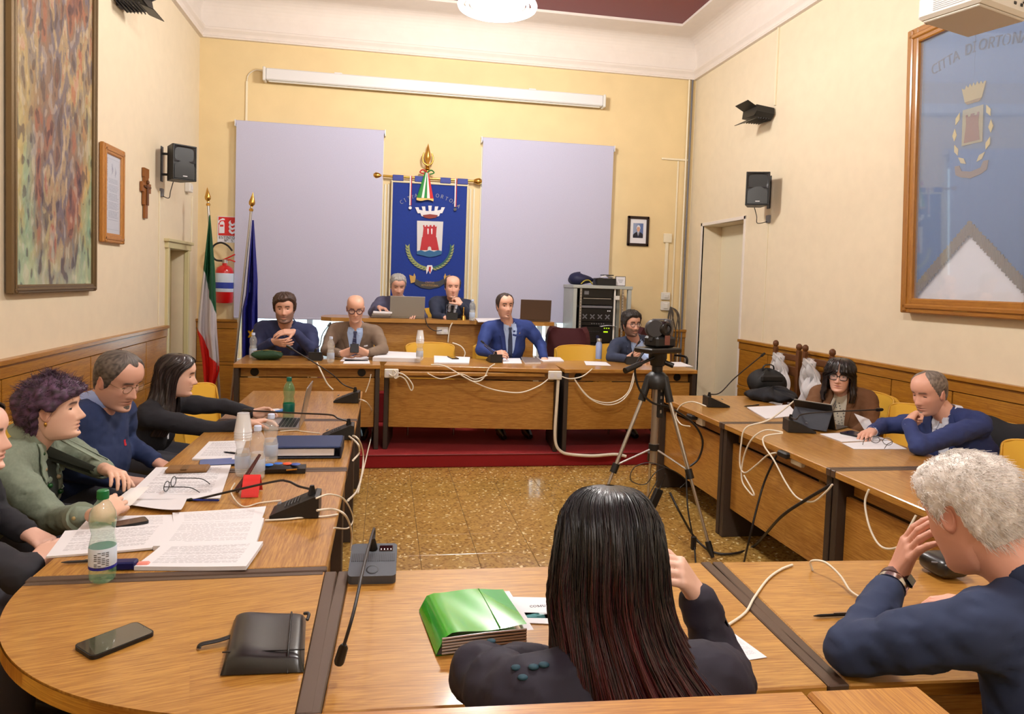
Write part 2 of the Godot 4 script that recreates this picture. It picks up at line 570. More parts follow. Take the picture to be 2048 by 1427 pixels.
# ---------------------------------------------------------------- room shell
func wall_with_holes(name_: String,m: Material,axis: int,at: float,thick: float,a0: float,a1: float,y1: float,holes: Array) -> Node3D:
	# axis 2: wall across z,a runs along x; axis 0: wall across x,a runs along z. holes: [a0,a1,y0,y1]
	var t = setting(name_)
	var b = mb()
	var cuts = [a0,a1]
	for h in holes: cuts.append_array([h[0],h[1]])
	cuts.sort()
	for k in cuts.size() - 1:
		var p: float = cuts[k]
		var q: float = cuts[k + 1]
		if q - p < 1e-4: continue
		var spans = [[-0.05,y1]]
		for h in holes:
			if p >= h[0] - 1e-4 and q <= h[1] + 1e-4: spans = [[-0.05,h[2]],[h[3],y1]]
		for s in spans:
			if s[1] - s[0] < 1e-4: continue
			if axis == 2: b.span(Vector3(p,s[0],at),Vector3(q,s[1],at + thick))
			else: b.span(Vector3(at,s[0],p),Vector3(at + thick,s[1],q))
	part(b,"plaster",m,t)
	return t
const CEIL := 4.82
const WIN := [[-1.70,-0.12,0.62,3.25],[1.19,2.78,0.62,3.25]]
func build_room():
	var fl = setting("floor")
	var s = mb()
	s.span(Vector3(LX - 0.3,-0.25,BZ - 0.4),Vector3(RX + 0.3,-0.004,3.3))
	part(s,"screed",M.joint,fl)
	var tile = mb()
	tile.box(Vector3(0,-0.006,0),Vector3(0.3345,0.012,0.3345),0,0.0012)
	var tile_mesh = tile.mesh()
	var rest = mb()
	for ix in range(-7,13):
		for iz in range(-19,10):
			var c = Vector3(-0.10 + 0.337 * (ix + 0.5),0,-5.16 + 0.337 * (iz + 8.5))
			if c.x < LX - 0.1 or c.x > RX + 0.1 or c.z < -6.5: continue
			if c.x > -0.5 and c.x < 2.9 and c.z > -6.4 and c.z < -3.0: piece(tile_mesh,"tile",M.floor,fl,Transform3D(Basis.IDENTITY,c))
			else: rest.box(c + Vector3(0,-0.006,0),Vector3(0.3345,0.012,0.3345),0,0.0012)
	var ro = part(rest,"tiles",M.floor,fl)
	ro.set_meta("kind","stuff")
	wall_with_holes("wall_back",M.wall_back,2,BZ,-0.3,LX - 0.3,RX + 0.3,5.2,WIN)
	wall_with_holes("wall_left",M.wall_side,0,LX,-0.3,BZ - 0.3,3.3,5.2,[[-8.42,-7.72,-0.05,1.86]])
	wall_with_holes("wall_right",M.wall_side,0,RX,0.3,BZ - 0.3,3.3,5.2,[[-8.49,-7.43,-0.05,2.42]])
	wall_with_holes("wall_front",M.wall_side,2,3.0,0.3,LX - 0.3,RX + 0.3,5.2,[])
	# ceiling with a recessed dark red panel
	var ce = setting("ceiling")
	var c = mb()
	var px0 = -1.73
	var px1 = 3.485
	var pz0 = -8.37
	var pz1 = 2.4
	c.span(Vector3(LX - 0.3,CEIL,BZ - 0.3),Vector3(px0,CEIL + 0.3,3.3))
	c.span(Vector3(px1,CEIL,BZ - 0.3),Vector3(RX + 0.3,CEIL + 0.3,3.3))
	c.span(Vector3(px0,CEIL,BZ - 0.3),Vector3(px1,CEIL + 0.3,pz0))
	c.span(Vector3(px0,CEIL,pz1),Vector3(px1,CEIL + 0.3,3.3))
	c.span(Vector3(px0,CEIL + 0.06,pz0),Vector3(px1,CEIL + 0.3,pz1))
	part(c,"plaster",M.ceil,ce)
	c = mb()
	c.span(Vector3(px0,CEIL + 0.03,pz0),Vector3(px1,CEIL + 0.06,pz1))
	part(c,"red_panel",M.red_panel,ce,"dark red painted panel")
	# cove and cornice on all walls
	var prof = [Vector2(0,4.34),Vector2(0.045,4.34),Vector2(0.05,4.355),Vector2(0.035,4.37),Vector2(0.05,4.40),Vector2(0.075,4.43),Vector2(0.08,4.45),Vector2(0.06,4.46),Vector2(0.012,4.47)]
	for k in 9:
		var an = PI / 2 * k / 8.0
		prof.append(Vector2(0.012 + 0.20 * (1 - cos(an)),4.62 + 0.2 * sin(an)))
	var corners = [Vector3(LX,0,BZ),Vector3(RX,0,BZ),Vector3(RX,0,3.0),Vector3(LX,0,3.0)]
	for k in 4:
		var t = setting("trim_%d" % (k + 1))
		var b = mb()
		var A: Vector3 = corners[k]
		var B2: Vector3 = corners[(k + 1) % 4]
		var along = (B2 - A).normalized()
		var inw = Vector3(-along.z,0,along.x)
		for q in prof.size() - 1:
			var pts = []
			for e in [[q,0],[q,1],[q + 1,1],[q + 1,0]]:
				var base: Vector3 = A if e[1] == 0 else B2
				var o: float = prof[e[0]].x
				pts.append(base + inw * o + along * (o if e[1] == 0 else -o) + Vector3(0,prof[e[0]].y,0))
			b.poly(pts,(A + B2) * 0.5 - inw * 3.0 + Vector3(0,6.5,0),0)
		part(b,"cornice",M.ceil,t)
	build_wainscot()
	build_openings()
	# platforms
	var pl = thing("platform","low platform covered in red carpet under the council desks","platform",Vector3(0.9,0,-7.5))
	var b2 = mb(pl)
	b2.span(Vector3(-1.3,0,-6.13),Vector3(3.2,PLAT,BZ + 0.02),0,0.006)
	part(b2,"carpet",M.carpet,pl)
	b2 = mb(pl)
	b2.span(Vector3(-1.3,PLAT - 0.012,-6.118),Vector3(3.2,PLAT - 0.0005,-6.128),0,0.004)
	part(b2,"nosing",mat(Color(0.42,0.03,0.045),0.6),pl)
	var pd = thing("raised_dais","higher red carpeted dais under the president's desk below the banner","platform",Vector3(0.6,PLAT,-8.2))
	b2 = mb(pd)
	b2.span(Vector3(-0.78,PLAT + 0.003,-7.52),Vector3(1.66,DAIS,BZ + 0.03),0,0.006)
	part(b2,"carpet",M.carpet,pd)
	var rl = thing("wooden_barrier","honey oak barrier with a flat mitred top rail in front of the public seats","barrier",Vector3(0,0,-0.8))
	b2 = mb(rl)
	b2.xf = b2.xf * Transform3D(Basis(Vector3.UP,-0.045),Vector3(0.745,0,-0.852))
	b2.span(Vector3(-2.6,1.035,0.0),Vector3(-0.17,1.08,0.145),0,0.006)
	part(b2,"top_rail",M.oak_rail,rl)
	var b3 = mb(rl)
	b3.xf = b2.xf
	b3.span(Vector3(-0.168,1.035,0.0),Vector3(0.0,1.08,0.9),2,0.006)
	part(b3,"end_rail",M.oak_rail,rl)
	b3 = mb(rl)
	b3.xf = b2.xf
	b3.span(Vector3(-2.55,0.0,0.055),Vector3(-0.05,1.035,0.085),0,0.003)
	b3.span(Vector3(-0.10,0.0,0.06),Vector3(-0.07,1.035,0.88),2,0.003)
	part(b3,"panel",M.oak,rl)

func build_wainscot():
	# left wall: top rail,then panels with dark gaps,one row above a middle rail and one below
	var runs = [
		["trim_5",0,LX,1,[[-7.64,3.0]],1.085],
		["trim_6",0,RX,-1,[[-7.36,3.0]],1.085],
		["trim_7",2,BZ,1,[[LX,-1.72],[-0.1,1.17],[2.8,RX]],1.085]]
	for r in runs:
		var t = setting(r[0])
		for e in r[4]:
			var L: float = e[1] - e[0]
			var cnt = maxi(1,roundi(L / 0.62))
			var w = L / cnt
			var put = func(a: float,b: float,y0: float,y1: float,d0: float,d1: float,grain: int,nm: String,m: Material):
				var q = mb()
				q.uo = Vector2(rng.randf() * 3.0,rng.randf() * 3.0)
				if r[1] == 0: q.span(Vector3(r[2] + r[3] * d0,y0,a),Vector3(r[2] + r[3] * d1,y1,b),2 if grain == 0 else 1,0.003)
				else: q.span(Vector3(a,y0,r[2] + r[3] * d0),Vector3(b,y1,r[2] + r[3] * d1),0 if grain == 0 else 1,0.003)
				part(q,nm,m,t)
			put.call(e[0],e[1],1.055,r[5],0.0,0.055,0,"cap_rail",M.wainscot_frame)
			put.call(e[0],e[1],0.975,1.053,0.0,0.035,0,"top_rail",M.wainscot_frame)
			put.call(e[0],e[1],0.02,1.0,0.0,0.012,0,"backing",M.leg_brown)
			put.call(e[0],e[1],0.0,0.10,0.0,0.04,0,"skirting",M.wainscot_frame)
			put.call(e[0],e[1],0.54,0.575,0.0,0.032,0,"middle_rail",M.wainscot_frame)
			for k in cnt:
				put.call(e[0] + w * k + 0.006,e[0] + w * (k + 1) - 0.006,0.58,0.97,0.01,0.028,0,"panel",M.wainscot)
				put.call(e[0] + w * k + 0.006,e[0] + w * (k + 1) - 0.006,0.105,0.535,0.01,0.028,0,"panel",M.wainscot)

func build_openings():
	# windows behind the blinds
	for k in 2:
		var w: Array = WIN[k]
		var t = setting("window_%d" % (k + 1))
		var b = mb()
		var zf = BZ - 0.16
		for x in [w[0],(w[0] + w[1]) / 2 - 0.035,w[1] - 0.07]: b.span(Vector3(x,w[2],zf - 0.03),Vector3(x + 0.07,w[3],zf + 0.03),1,0.006)
		for y in [w[2],w[3] - 0.07]: b.span(Vector3(w[0],y,zf - 0.028),Vector3(w[1],y + 0.07,zf + 0.028),0,0.006)
		part(b,"frame",M.white_paint,t)
		for s in 2:
			b = mb()
			var m: float = (w[0] + w[1]) / 2
			var x0: float = w[0] + 0.06 if s == 0 else m + 0.03
			b.span(Vector3(x0,w[2] + 0.06,zf - 0.003),Vector3(x0 + (w[1] - w[0]) / 2 - 0.09,w[3] - 0.06,zf + 0.003))
			part(b,"pane",M.pane,t)
		b = mb()
		b.span(Vector3(w[0] - 0.04,w[2] - 0.04,BZ - 0.15),Vector3(w[1] + 0.04,w[2],BZ + 0.05),0,0.006)
		part(b,"sill",mat(Color(0.90,0.90,0.88),0.3),t)
		# pale mouldings that line the reveal
		b = mb()
		for x in [w[0] - 0.06,w[1] + 0.01]:
			b.span(Vector3(x,0.62,BZ),Vector3(x + 0.05,3.3,BZ + 0.02),1,0.005)
		part(b,"architrave",M.trim_cream,t)
	# left door: pale green frame and leaf set back in the wall
	var d = setting("door_1")
	var b2 = mb()
	for z in [-8.47,-7.72]: b2.span(Vector3(LX - 0.02,0,z),Vector3(LX + 0.03,1.92,z + 0.06),1,0.005)
	b2.span(Vector3(LX - 0.02,1.86,-8.50),Vector3(LX + 0.035,1.94,-7.64),2,0.005)
	b2.span(Vector3(LX - 0.02,1.925,-8.53),Vector3(LX + 0.055,1.955,-7.61),2,0.005)
	part(b2,"frame",M.door_green,d)
	b2 = mb()
	b2.span(Vector3(LX - 0.19,0,-8.42),Vector3(LX - 0.15,1.86,-7.72),1,0.004)
	part(b2,"leaf",M.door_green,d)
	for z in [-8.34,-8.03]:
		for y in [[0.15,0.85],[0.95,1.75]]:
			b2 = mb()
			b2.span(Vector3(LX - 0.152,y[0],z),Vector3(LX - 0.14,y[1],z + 0.24),1,0.008)
			part(b2,"panel",M.door_green,d)
	# right opening: plain deep reveal with a thin architrave,closed by a plain leaf
	d = setting("door_2")
	b2 = mb()
	for z in [-8.53,-7.43]: b2.span(Vector3(RX - 0.012,0,z),Vector3(RX + 0.02,2.46,z + 0.04),1,0.004)
	b2.span(Vector3(RX - 0.012,2.42,-8.53),Vector3(RX + 0.02,2.46,-7.39),2,0.004)
	part(b2,"frame",M.white_paint,d)
	b2 = mb()
	b2.span(Vector3(RX + 0.255,0,-8.49),Vector3(RX + 0.295,2.42,-7.43),1,0.004)
	part(b2,"leaf",M.trim_cream,d)
	b2 = mb()
	b2.tube([Vector3(RX + 0.25,1.02,-7.60),Vector3(RX + 0.19,1.02,-7.60),Vector3(RX + 0.19,1.02,-7.72)],0.009,8)
	part(b2,"handle",M.chrome,d)

# ---------------------------------------------------------------- things on the back wall
func flat(t: Node3D,called: String,m: Material,px: Array,zc: float,z0: float,z1: float,parent = null,label := "") -> MeshInstance3D:
	var pg = PackedVector2Array()
	for p in px:
		var w = on_z(p[0],p[1],zc)
		pg.append(Vector2(w.x,w.y))
	var b = mb(t)
	b.extrude(pg,z0,z1)
	return part(b,called,m,t if parent == null else parent,label)
func spot(t: Node3D,called: String,m: Material,c: Vector3,r: float,h: float,parent = null,sides := 14):
	var b = mb(t)
	b.xf = b.xf * Transform3D(Basis(Vector3.RIGHT,PI / 2),c)
	b.lathe([Vector2(0,-h),Vector2(r,-h),Vector2(r,h),Vector2(0,h)],sides)
	return part(b,called,m,t if parent == null else parent)

func build_back_wall_things():
	# roller blinds
	var bl = [[-1.752,-0.066,1.118,3.385,"pale lilac roller blind behind the two flags"],[1.138,2.815,1.148,3.385,"pale lilac roller blind above the equipment rack"]]
	for e in bl:
		var t = thing("roller_blind",e[4],"blind",Vector3((e[0] + e[1]) / 2,e[2],BZ),"roller blinds")
		var b = mb(t)
		b.sheet(16,20,0.0015,func(a,v):
			return Vector3(lerpf(e[0],e[1],a),lerpf(e[2],e[3],v),BZ + 0.10 + 0.004 * sin(a * 9.0 + v * 2.0) * (1.0 - v) + 0.006 * sin(v * 5.0 + a * 3.0) * (1.0 - v)))
		part(b,"cloth",M.blind,t)
		b = mb(t)
		b.tube([Vector3(e[0] - 0.01,e[3],BZ + 0.075),Vector3(e[1] + 0.01,e[3],BZ + 0.075)],0.026,12)
		part(b,"roller",M.blind,t)
		b = mb(t)
		for x in [e[0] - 0.022,e[1] + 0.010]: b.span(Vector3(x,e[3] - 0.045,BZ),Vector3(x + 0.012,e[3] + 0.03,BZ + 0.10),0,0.002)
		part(b,"bracket",M.white_metal,t)
		b = mb(t)
		b.span(Vector3(e[0],e[2] - 0.012,BZ + 0.094),Vector3(e[1],e[2] + 0.012,BZ + 0.106),0,0.004)
		part(b,"bottom_bar",M.blind,t)
	# projection screen case
	var sc = thing("projection_screen","long white case of a rolled up projection screen high on the wall","screen",Vector3(0.6,3.88,BZ))
	var s = mb(sc)
	s.span(Vector3(-1.43,3.885,BZ + 0.03),Vector3(2.64,4.02,BZ + 0.15),0,0.012)
	part(s,"case",M.white_metal,sc)
	for x in [-1.463,2.64]:
		s = mb(sc)
		s.span(Vector3(x,3.872,BZ + 0.022),Vector3(x + 0.033,4.03,BZ + 0.158),0,0.008)
		part(s,"end_cap",M.white_plastic,sc)
	for x in [-0.66,1.69]:
		s = mb(sc)
		s.span(Vector3(x,4.0,BZ + 0.002),Vector3(x + 0.09,4.045,BZ + 0.10),0,0.004)
		part(s,"bracket",M.white_metal,sc)
	s = mb(sc)
	s.span(Vector3(-1.40,3.872,BZ + 0.075),Vector3(2.61,3.886,BZ + 0.105),0,0.003)
	part(s,"bottom_bar",M.white_plastic,sc)
	var cd = thing("cable_conduit","thin white conduit dropping from the screen case to the blind","conduit",Vector3(-1.66,3.4,BZ))
	s = mb(cd)
	s.span(Vector3(-1.672,3.42,BZ),Vector3(-1.648,3.88,BZ + 0.018),1,0.003)
	part(s,"channel",M.trim_cream,cd)
	s = mb(cd)
	s.tube(curve([Vector3(-1.66,3.88,BZ + 0.01),Vector3(-1.64,3.96,BZ + 0.015),Vector3(-1.56,4.01,BZ + 0.03),Vector3(-1.46,4.0,BZ + 0.06)]),0.006,6)
	part(s,"cable",M.cable_white,cd)
	build_gonfalon()
	build_flags()
	# fire extinguisher and its sign
	var fs = thing("extinguisher_sign","red and white fire extinguisher sign reading ESTINTORE","sign",Vector3(-1.82,1.99,BZ))
	s = mb(fs)
	s.span(Vector3(-1.965,1.99,BZ + 0.002),Vector3(-1.70,2.295,BZ + 0.006))
	part(s,"plate",M.paper,fs)
	s = mb(fs)
	s.span(Vector3(-1.955,2.07,BZ + 0.005),Vector3(-1.705,2.288,BZ + 0.0075))
	part(s,"red_field",M.red,fs)
	var zs = BZ + 0.007
	flat(fs,"cylinder_symbol",M.paper,[[439,450],[440,445],[443,442],[447,442],[449,446],[449,466],[438,466],[438,448]],zs,zs,zs + 0.002)
	flat(fs,"horn_symbol",M.paper,[[436,444],[438,440],[445,436],[449,437],[450,440],[444,440],[440,441],[438,446]],zs,zs,zs + 0.002)
	flat(fs,"band_symbol",M.red,[[440,449],[447,449],[447,453],[440,453]],zs,zs,zs + 0.003)
	for k in 3:
		var y = 441.0 + k * 8.0
		flat(fs,"flame_symbol",M.paper,[[457,y + 4],[459,y + 8],[464,y + 11],[470,y + 9],[469,y + 4],[466,y + 7],[463,y + 6],[461,y + 2],[462,y - 1],[459,y + 1]],zs,zs,zs + 0.002)
	var tx = MB.new()
	for e in [["ESTINTORE",0.047,Vector3(-1.832,2.047,BZ + 0.008)],["N°   5",0.04,Vector3(-1.84,2.012,BZ + 0.008)]]:
		tx.add_mesh(text_mesh(e[0],e[1],0.002),Transform3D(Basis.IDENTITY,e[2] - fs.position))
	part(tx,"lettering",M.black_plastic,fs)
	var ex = thing("fire_extinguisher","red fire extinguisher with white label hung on the wall under its sign","extinguisher",Vector3(-1.855,1.25,BZ + 0.12))
	s = mb()
	s.lathe([Vector2(0,0.03),Vector2(0.085,0.03),Vector2(0.098,0.045),Vector2(0.098,0.40),Vector2(0.085,0.44),Vector2(0.045,0.465),Vector2(0.028,0.47),Vector2(0.028,0.50),Vector2(0,0.50)],24)
	part(s,"cylinder",varnish(M.red,0.6,0.1),ex)
	s = mb()
	s.lathe([Vector2(0.0985,0.16),Vector2(0.0992,0.162),Vector2(0.0992,0.375),Vector2(0.0985,0.377)],24)
	part(s,"label",M.bottle_label,ex)
	s = mb()
	s.lathe([Vector2(0.0994,0.20),Vector2(0.0996,0.22),Vector2(0.0996,0.25),Vector2(0.0994,0.27)],24)
	part(s,"label_band",mat(Color(0.12,0.22,0.62),0.5),ex)
	s = mb()
	s.lathe([Vector2(0,0.495),Vector2(0.03,0.495),Vector2(0.03,0.535),Vector2(0,0.54)],14)
	part(s,"valve",M.alu,ex)
	s = mb()
	s.tube([Vector3(-0.02,0.53,0),Vector3(0.05,0.565,0.01),Vector3(0.115,0.60,0.02)],0.009,6)
	s.tube([Vector3(0.0,0.53,0),Vector3(0.06,0.535,0.01),Vector3(0.12,0.515,0.02)],0.008,6)
	part(s,"lever",M.red,ex)
	s = mb()
	s.tube(curve([Vector3(-0.03,0.52,0.0),Vector3(-0.10,0.53,0.01),Vector3(-0.145,0.60,0.01),Vector3(-0.125,0.69,0.0),Vector3(-0.05,0.73,0.0),Vector3(0.03,0.70,0.01),Vector3(0.085,0.64,0.02)]),0.011,8)
	part(s,"hose",M.black_plastic,ex)
	# portrait photograph
	var pf = thing("framed_portrait","small framed portrait photograph of a suited man in dark frame","picture",Vector3(3.216,2.16,BZ))
	s = mb(pf)
	for e in [[3.07,3.105,2.16,2.545],[3.327,3.362,2.16,2.545]]: s.span(Vector3(e[0],e[2],BZ),Vector3(e[1],e[3],BZ + 0.03),1,0.006)
	for e in [[2.16,2.195],[2.51,2.545]]: s.span(Vector3(3.07,e[0],BZ),Vector3(3.362,e[1],BZ + 0.03),0,0.006)
	part(s,"frame",M.dark_frame,pf)
	s = mb(pf)
	s.span(Vector3(3.10,2.19,BZ),Vector3(3.332,2.515,BZ + 0.012))
	part(s,"mount",M.paper,pf)
	s = mb(pf)
	var pr = PackedVector2Array([Vector2(3.148,2.265),Vector2(3.285,2.265),Vector2(3.285,2.455),Vector2(3.148,2.455)])
	s.extrude(pr,BZ + 0.012,BZ + 0.014)
	part(s,"photograph",tmat(portrait_image(),0.5),pf)
	# trunking,sockets and pipes in the corner
	var tk = thing("cable_trunking","cream cable trunking with junction box beside the corner","trunking",Vector3(3.62,1.3,BZ))
	s = mb(tk)
	s.span(Vector3(3.60,1.55,BZ),Vector3(3.64,2.22,BZ + 0.025),1,0.003)
	part(s,"channel",M.trim_cream,tk)
	s = mb(tk)
	s.span(Vector3(3.57,2.22,BZ),Vector3(3.68,2.34,BZ + 0.035),1,0.006)
	part(s,"junction_box",M.trim_cream,tk)
	for e in [[1.47,1.57,"white double switch plate above the socket by the corner"],[1.33,1.45,"white wall socket with a plugged cable by the corner"]]:
		var so = thing("wall_socket",e[2],"socket",Vector3(3.62,e[0],BZ),"sockets by the corner")
		s = mb(so)
		s.span(Vector3(3.57,e[0],BZ),Vector3(3.69,e[1],BZ + 0.04),1,0.008)
		part(s,"box",M.white_plastic,so)
		s = mb(so)
		s.span(Vector3(3.60,e[0] + 0.025,BZ + 0.04),Vector3(3.66,e[1] - 0.025,BZ + 0.055),1,0.006)
		part(s,"rocker" if e[0] > 1.4 else "plug",M.white_plastic,so)
	var pp = thing("corner_pipe","thin grey pipe running up the corner to the cornice","pipe",Vector3(RX - 0.05,0.9,BZ + 0.05))
	s = mb(pp)
	s.tube([Vector3(RX - 0.06,0.5,BZ + 0.03),Vector3(RX - 0.06,4.34,BZ + 0.03)],0.013,8)
	part(s,"grey_pipe",M.mid_grey,pp)
	s = mb(pp)
	s.tube([Vector3(RX - 0.10,0.5,BZ + 0.02),Vector3(RX - 0.10,4.34,BZ + 0.02)],0.012,8)
	part(s,"painted_pipe",M.trim_cream,pp)
	var ct = thing("cable_trunking","thin cream conduit turning into the corner beside the small opening","trunking",Vector3(3.6,3.3,BZ))
	s = mb(ct)
	s.span(Vector3(3.50,3.295,BZ + 0.002),Vector3(3.86,3.32,BZ + 0.02),0,0.003)
	s.span(Vector3(3.72,1.1,BZ + 0.002),Vector3(3.74,3.29,BZ + 0.015),1,0.003)
	part(s,"channel",M.trim_cream,ct)
	# hanging bunch of plugs and leads
	var bu = thing("lead_bundle","tangle of plugs and leads hanging in the corner","cables",Vector3(3.70,0.9,BZ + 0.1))
	s = mb(bu)
	for k in 9:
		var x = 3.62 + rng.randf() * 0.2
		s.tube(curve([Vector3(3.70,1.38,BZ + 0.03),Vector3(x,1.2 + rng.randf() * 0.1,BZ + 0.06),Vector3(x + 0.06 - rng.randf() * 0.1,1.0,BZ + 0.05),Vector3(x,0.62 + rng.randf() * 0.2,BZ + 0.04)]),0.007,6)
	part(s,"leads",mat(Color(0.30,0.27,0.24),0.6),bu)

func portrait_image() -> Image:
	return rgb_image(64,88,func(x,y):
		var u: float = (x - 33.0) / 64.0
		var w: float = y / 88.0
		var c = Color(0.34,0.42,0.62).lerp(Color(0.70,0.74,0.80),clampf(0.5 - u * 1.6,0.0,1.0) * 0.6)
		if w > 0.56 + 0.9 * u * u * (1.5 if absf(u) < 0.25 else 1.0): c = Color(0.07,0.08,0.16)
		if w > 0.55 and absf(u) < 0.10 - (w - 0.55) * 0.22: c = Color(0.90,0.90,0.92)
		if w > 0.58 and absf(u) < 0.022: c = Color(0.10,0.12,0.30)
		var e: float = pow(u / 0.17,2) + pow((w - 0.36) / 0.215,2)
		if e < 1.0: c = Color(0.80,0.62,0.52)
		if e < 1.25 and (w < 0.245 or (absf(u) > 0.14 and w < 0.36)): c = Color(0.86,0.86,0.88)
		if e < 0.8 and absf(w - 0.345) < 0.012 and absf(absf(u) - 0.065) < 0.028: c = Color(0.32,0.22,0.20)
		if e < 0.8 and absf(w - 0.465) < 0.009 and absf(u) < 0.05: c = Color(0.62,0.38,0.36)
		return c)

func build_gonfalon():
	var z = BZ + 0.085
	var t = thing("gonfalon","blue town banner with a red tower coat of arms hanging from a brass bar","banner",Vector3(0.5,1.3,BZ))
	var s = mb(t)
	s.sheet(20,24,0.004,func(a,v):
		return Vector3(lerpf(0.05,0.965,a),lerpf(1.28,2.80,v),z - 0.006 + 0.003 * sin(a * 14.0 + v)))
	part(s,"cloth",tri_mat(rgb_image(128,128,noise_shade(0.3,45,0.86,1.0)),0.8,Color(0.015,0.19,0.56),Vector3(3,0.8,3)),t)
	s = mb(t)
	for x in [0.036,0.958]: s.span(Vector3(x,1.28,z - 0.012),Vector3(x + 0.02,2.82,z + 0.006),1,0.003)
	s.span(Vector3(0.036,2.795,z - 0.012),Vector3(0.978,2.825,z + 0.007),0,0.003)
	part(s,"gold_edging",mat(Color(0.80,0.76,0.62),0.5),t)
	s = mb(t)
	s.tube([Vector3(-0.10,2.865,z - 0.005),Vector3(1.06,2.865,z - 0.005)],0.014,12)
	part(s,"bar",M.brass,t)
	for e in [[-0.10,-1],[1.06,1]]:
		s = mb(t)
		s.xf = s.xf * Transform3D(Basis(Vector3(0,0,1),-PI / 2 * e[1]),Vector3(e[0],2.865,z - 0.005))
		s.lathe([Vector2(0,-0.02),Vector2(0.02,-0.02),Vector2(0.038,0.02),Vector2(0.042,0.05),Vector2(0.028,0.075),Vector2(0.012,0.085),Vector2(0,0.09)],14)
		part(s,"bar_finial",M.brass,t)
	for x in [0.05,0.315,0.625,0.835]:
		s = mb(t)
		s.span(Vector3(x,2.815,z + 0.002),Vector3(x + 0.13,2.885,z + 0.016),0,0.004)
		part(s,"hanging_loop",M.blue,t)
	for e in [[583,0.34],[1225,0.33]]:   # medal ribbons
		var x: float = on_z(740 + e[0] / 7.133,280 + 560 / 7.133,z).x
		s = mb(t)
		s.span(Vector3(x - 0.012,2.865 - e[1],z + 0.018),Vector3(x + 0.002,2.88,z + 0.022))
		part(s,"medal_ribbon",M.paper,t)
		s = mb(t)
		s.span(Vector3(x + 0.002,2.865 - e[1],z + 0.018),Vector3(x + 0.014,2.88,z + 0.022))
		part(s,"medal_ribbon",mat(Color(0.62,0.10,0.14),0.7),t)
		spot(t,"medal",M.paper if e[0] < 600 else M.dark_grey,Vector3(x,2.865 - e[1] - 0.03,z + 0.02),0.019,0.004)
	# spear head finial with the tricolour bow
	s = mb(t)
	s.xf = s.xf * Transform3D(Basis.IDENTITY,Vector3(0.467,2.86,z))
	s.lathe([Vector2(0.014,-0.05),Vector2(0.014,0.10),Vector2(0.035,0.115),Vector2(0.02,0.13),Vector2(0.03,0.145),Vector2(0.016,0.155),Vector2(0.016,0.19),Vector2(0.034,0.24),Vector2(0.036,0.28),Vector2(0.022,0.34),Vector2(0.008,0.40),Vector2(0,0.43)],16)
	part(s,"spear_head",M.brass,t)
	s = mb(t)
	for sd in [-1,1]:
		s.tube(curve([Vector3(0.467,3.02,z + 0.01),Vector3(0.467 + sd * 0.05,3.05,z + 0.012),Vector3(0.467 + sd * 0.062,3.11,z + 0.012),Vector3(0.467 + sd * 0.045,3.17,z + 0.01)]),0.010,8)
	part(s,"spear_scroll",M.brass,t)
	var ribbon = [[Color(0.02,0.48,0.16),-0.085,-0.03,-0.115,-0.045],[Color(0.92,0.92,0.90),-0.045,0.0,-0.075,-0.01],[Color(0.03,0.52,0.20),-0.03,0.012,-0.045,0.01],[Color(0.92,0.92,0.90),0.005,0.035,0.005,0.045],[Color(0.75,0.08,0.10),0.03,0.055,0.04,0.085]]
	for e in ribbon:
		s = mb(t)
		s.sheet(3,8,0.003,func(a,v):
			var x = lerpf(lerpf(e[1] * 0.3,e[2] * 0.3,a),lerpf(e[3],e[4],a),v)
			return Vector3(0.46 + x,2.93 - 0.31 * v,z + 0.03 + 0.008 * sin(a * 3.0) + 0.012 * sin(v * 2.5)))
		part(s,"tricolour_ribbon",mat(e[0],0.6),t)
	s = mb(t)
	s.sheet(6,2,0.004,func(a,v): return Vector3(0.46 + lerpf(-0.118,0.087,a),2.628 - 0.035 * v - 0.01 * sin(a * 7.0),z + 0.036))
	part(s,"ribbon_fringe",M.old_gold,t)
	for sd in [-1,1]:
		s = mb(t)
		s.tube(curve([Vector3(0.46,2.93,z + 0.03),Vector3(0.46 + sd * 0.05,2.96,z + 0.035),Vector3(0.46 + sd * 0.085,2.93,z + 0.035),Vector3(0.46 + sd * 0.03,2.91,z + 0.03)]),0.016,6,0.5)
		part(s,"bow_loop",mat(Color(0.03,0.45,0.16) if sd == 1 else Color(0.72,0.08,0.10),0.6),t)
	# lettering on an arc
	var zf = z + 0.004
	var gold = mat(Color(0.55,0.56,0.60),0.5)
	for e in [["C",803,404,34],["I",810,400,28],["T",818,396,22],["T",825,394,16],["A",832,391,10],["O",875,391,-6],["R",884,393,-12],["T",893,397,-20],["O",902,401,-26],["N",909,406,-32],["A",917,412,-38]]:
		var p = on_z(e[1],e[2],zf)
		s = mb()
		s.add_mesh(text_mesh(e[0],0.062,0.003),Transform3D(Basis(Vector3(0,0,1),deg_to_rad(e[3])),p - t.position))
		part(s,"letter",gold,t)
	# mural crown
	for k in 5:
		var x = 838.0 + k * 11.0
		var y = 411.0 + absf(k - 2.0) * 1.6
		var lean = (k - 2.0) * 2.2
		flat(t,"merlon",M.paper,[[x - 3.5 + lean,y],[x + 3.5 + lean,y],[x + 2.5,y + 12],[x - 2.5,y + 12]],zf,zf,zf + 0.004)
	flat(t,"crown_wall",M.paper_edge,[[838,419],[847,421],[860,422],[873,421],[883,419],[878,432],[860,435],[843,432]],zf,zf,zf + 0.0035)
	flat(t,"crown_base",mat(Color(0.50,0.12,0.08),0.6),[[845,430],[860,428],[876,430],[872,435],[860,437],[849,435]],zf,zf,zf + 0.005)
	# shield with tower
	flat(t,"shield",mat(Color(0.80,0.80,0.80),0.6),[[834,441],[886.5,443],[883,508],[872,512],[859,514],[846,511],[834,508]],zf,zf,zf + 0.003)
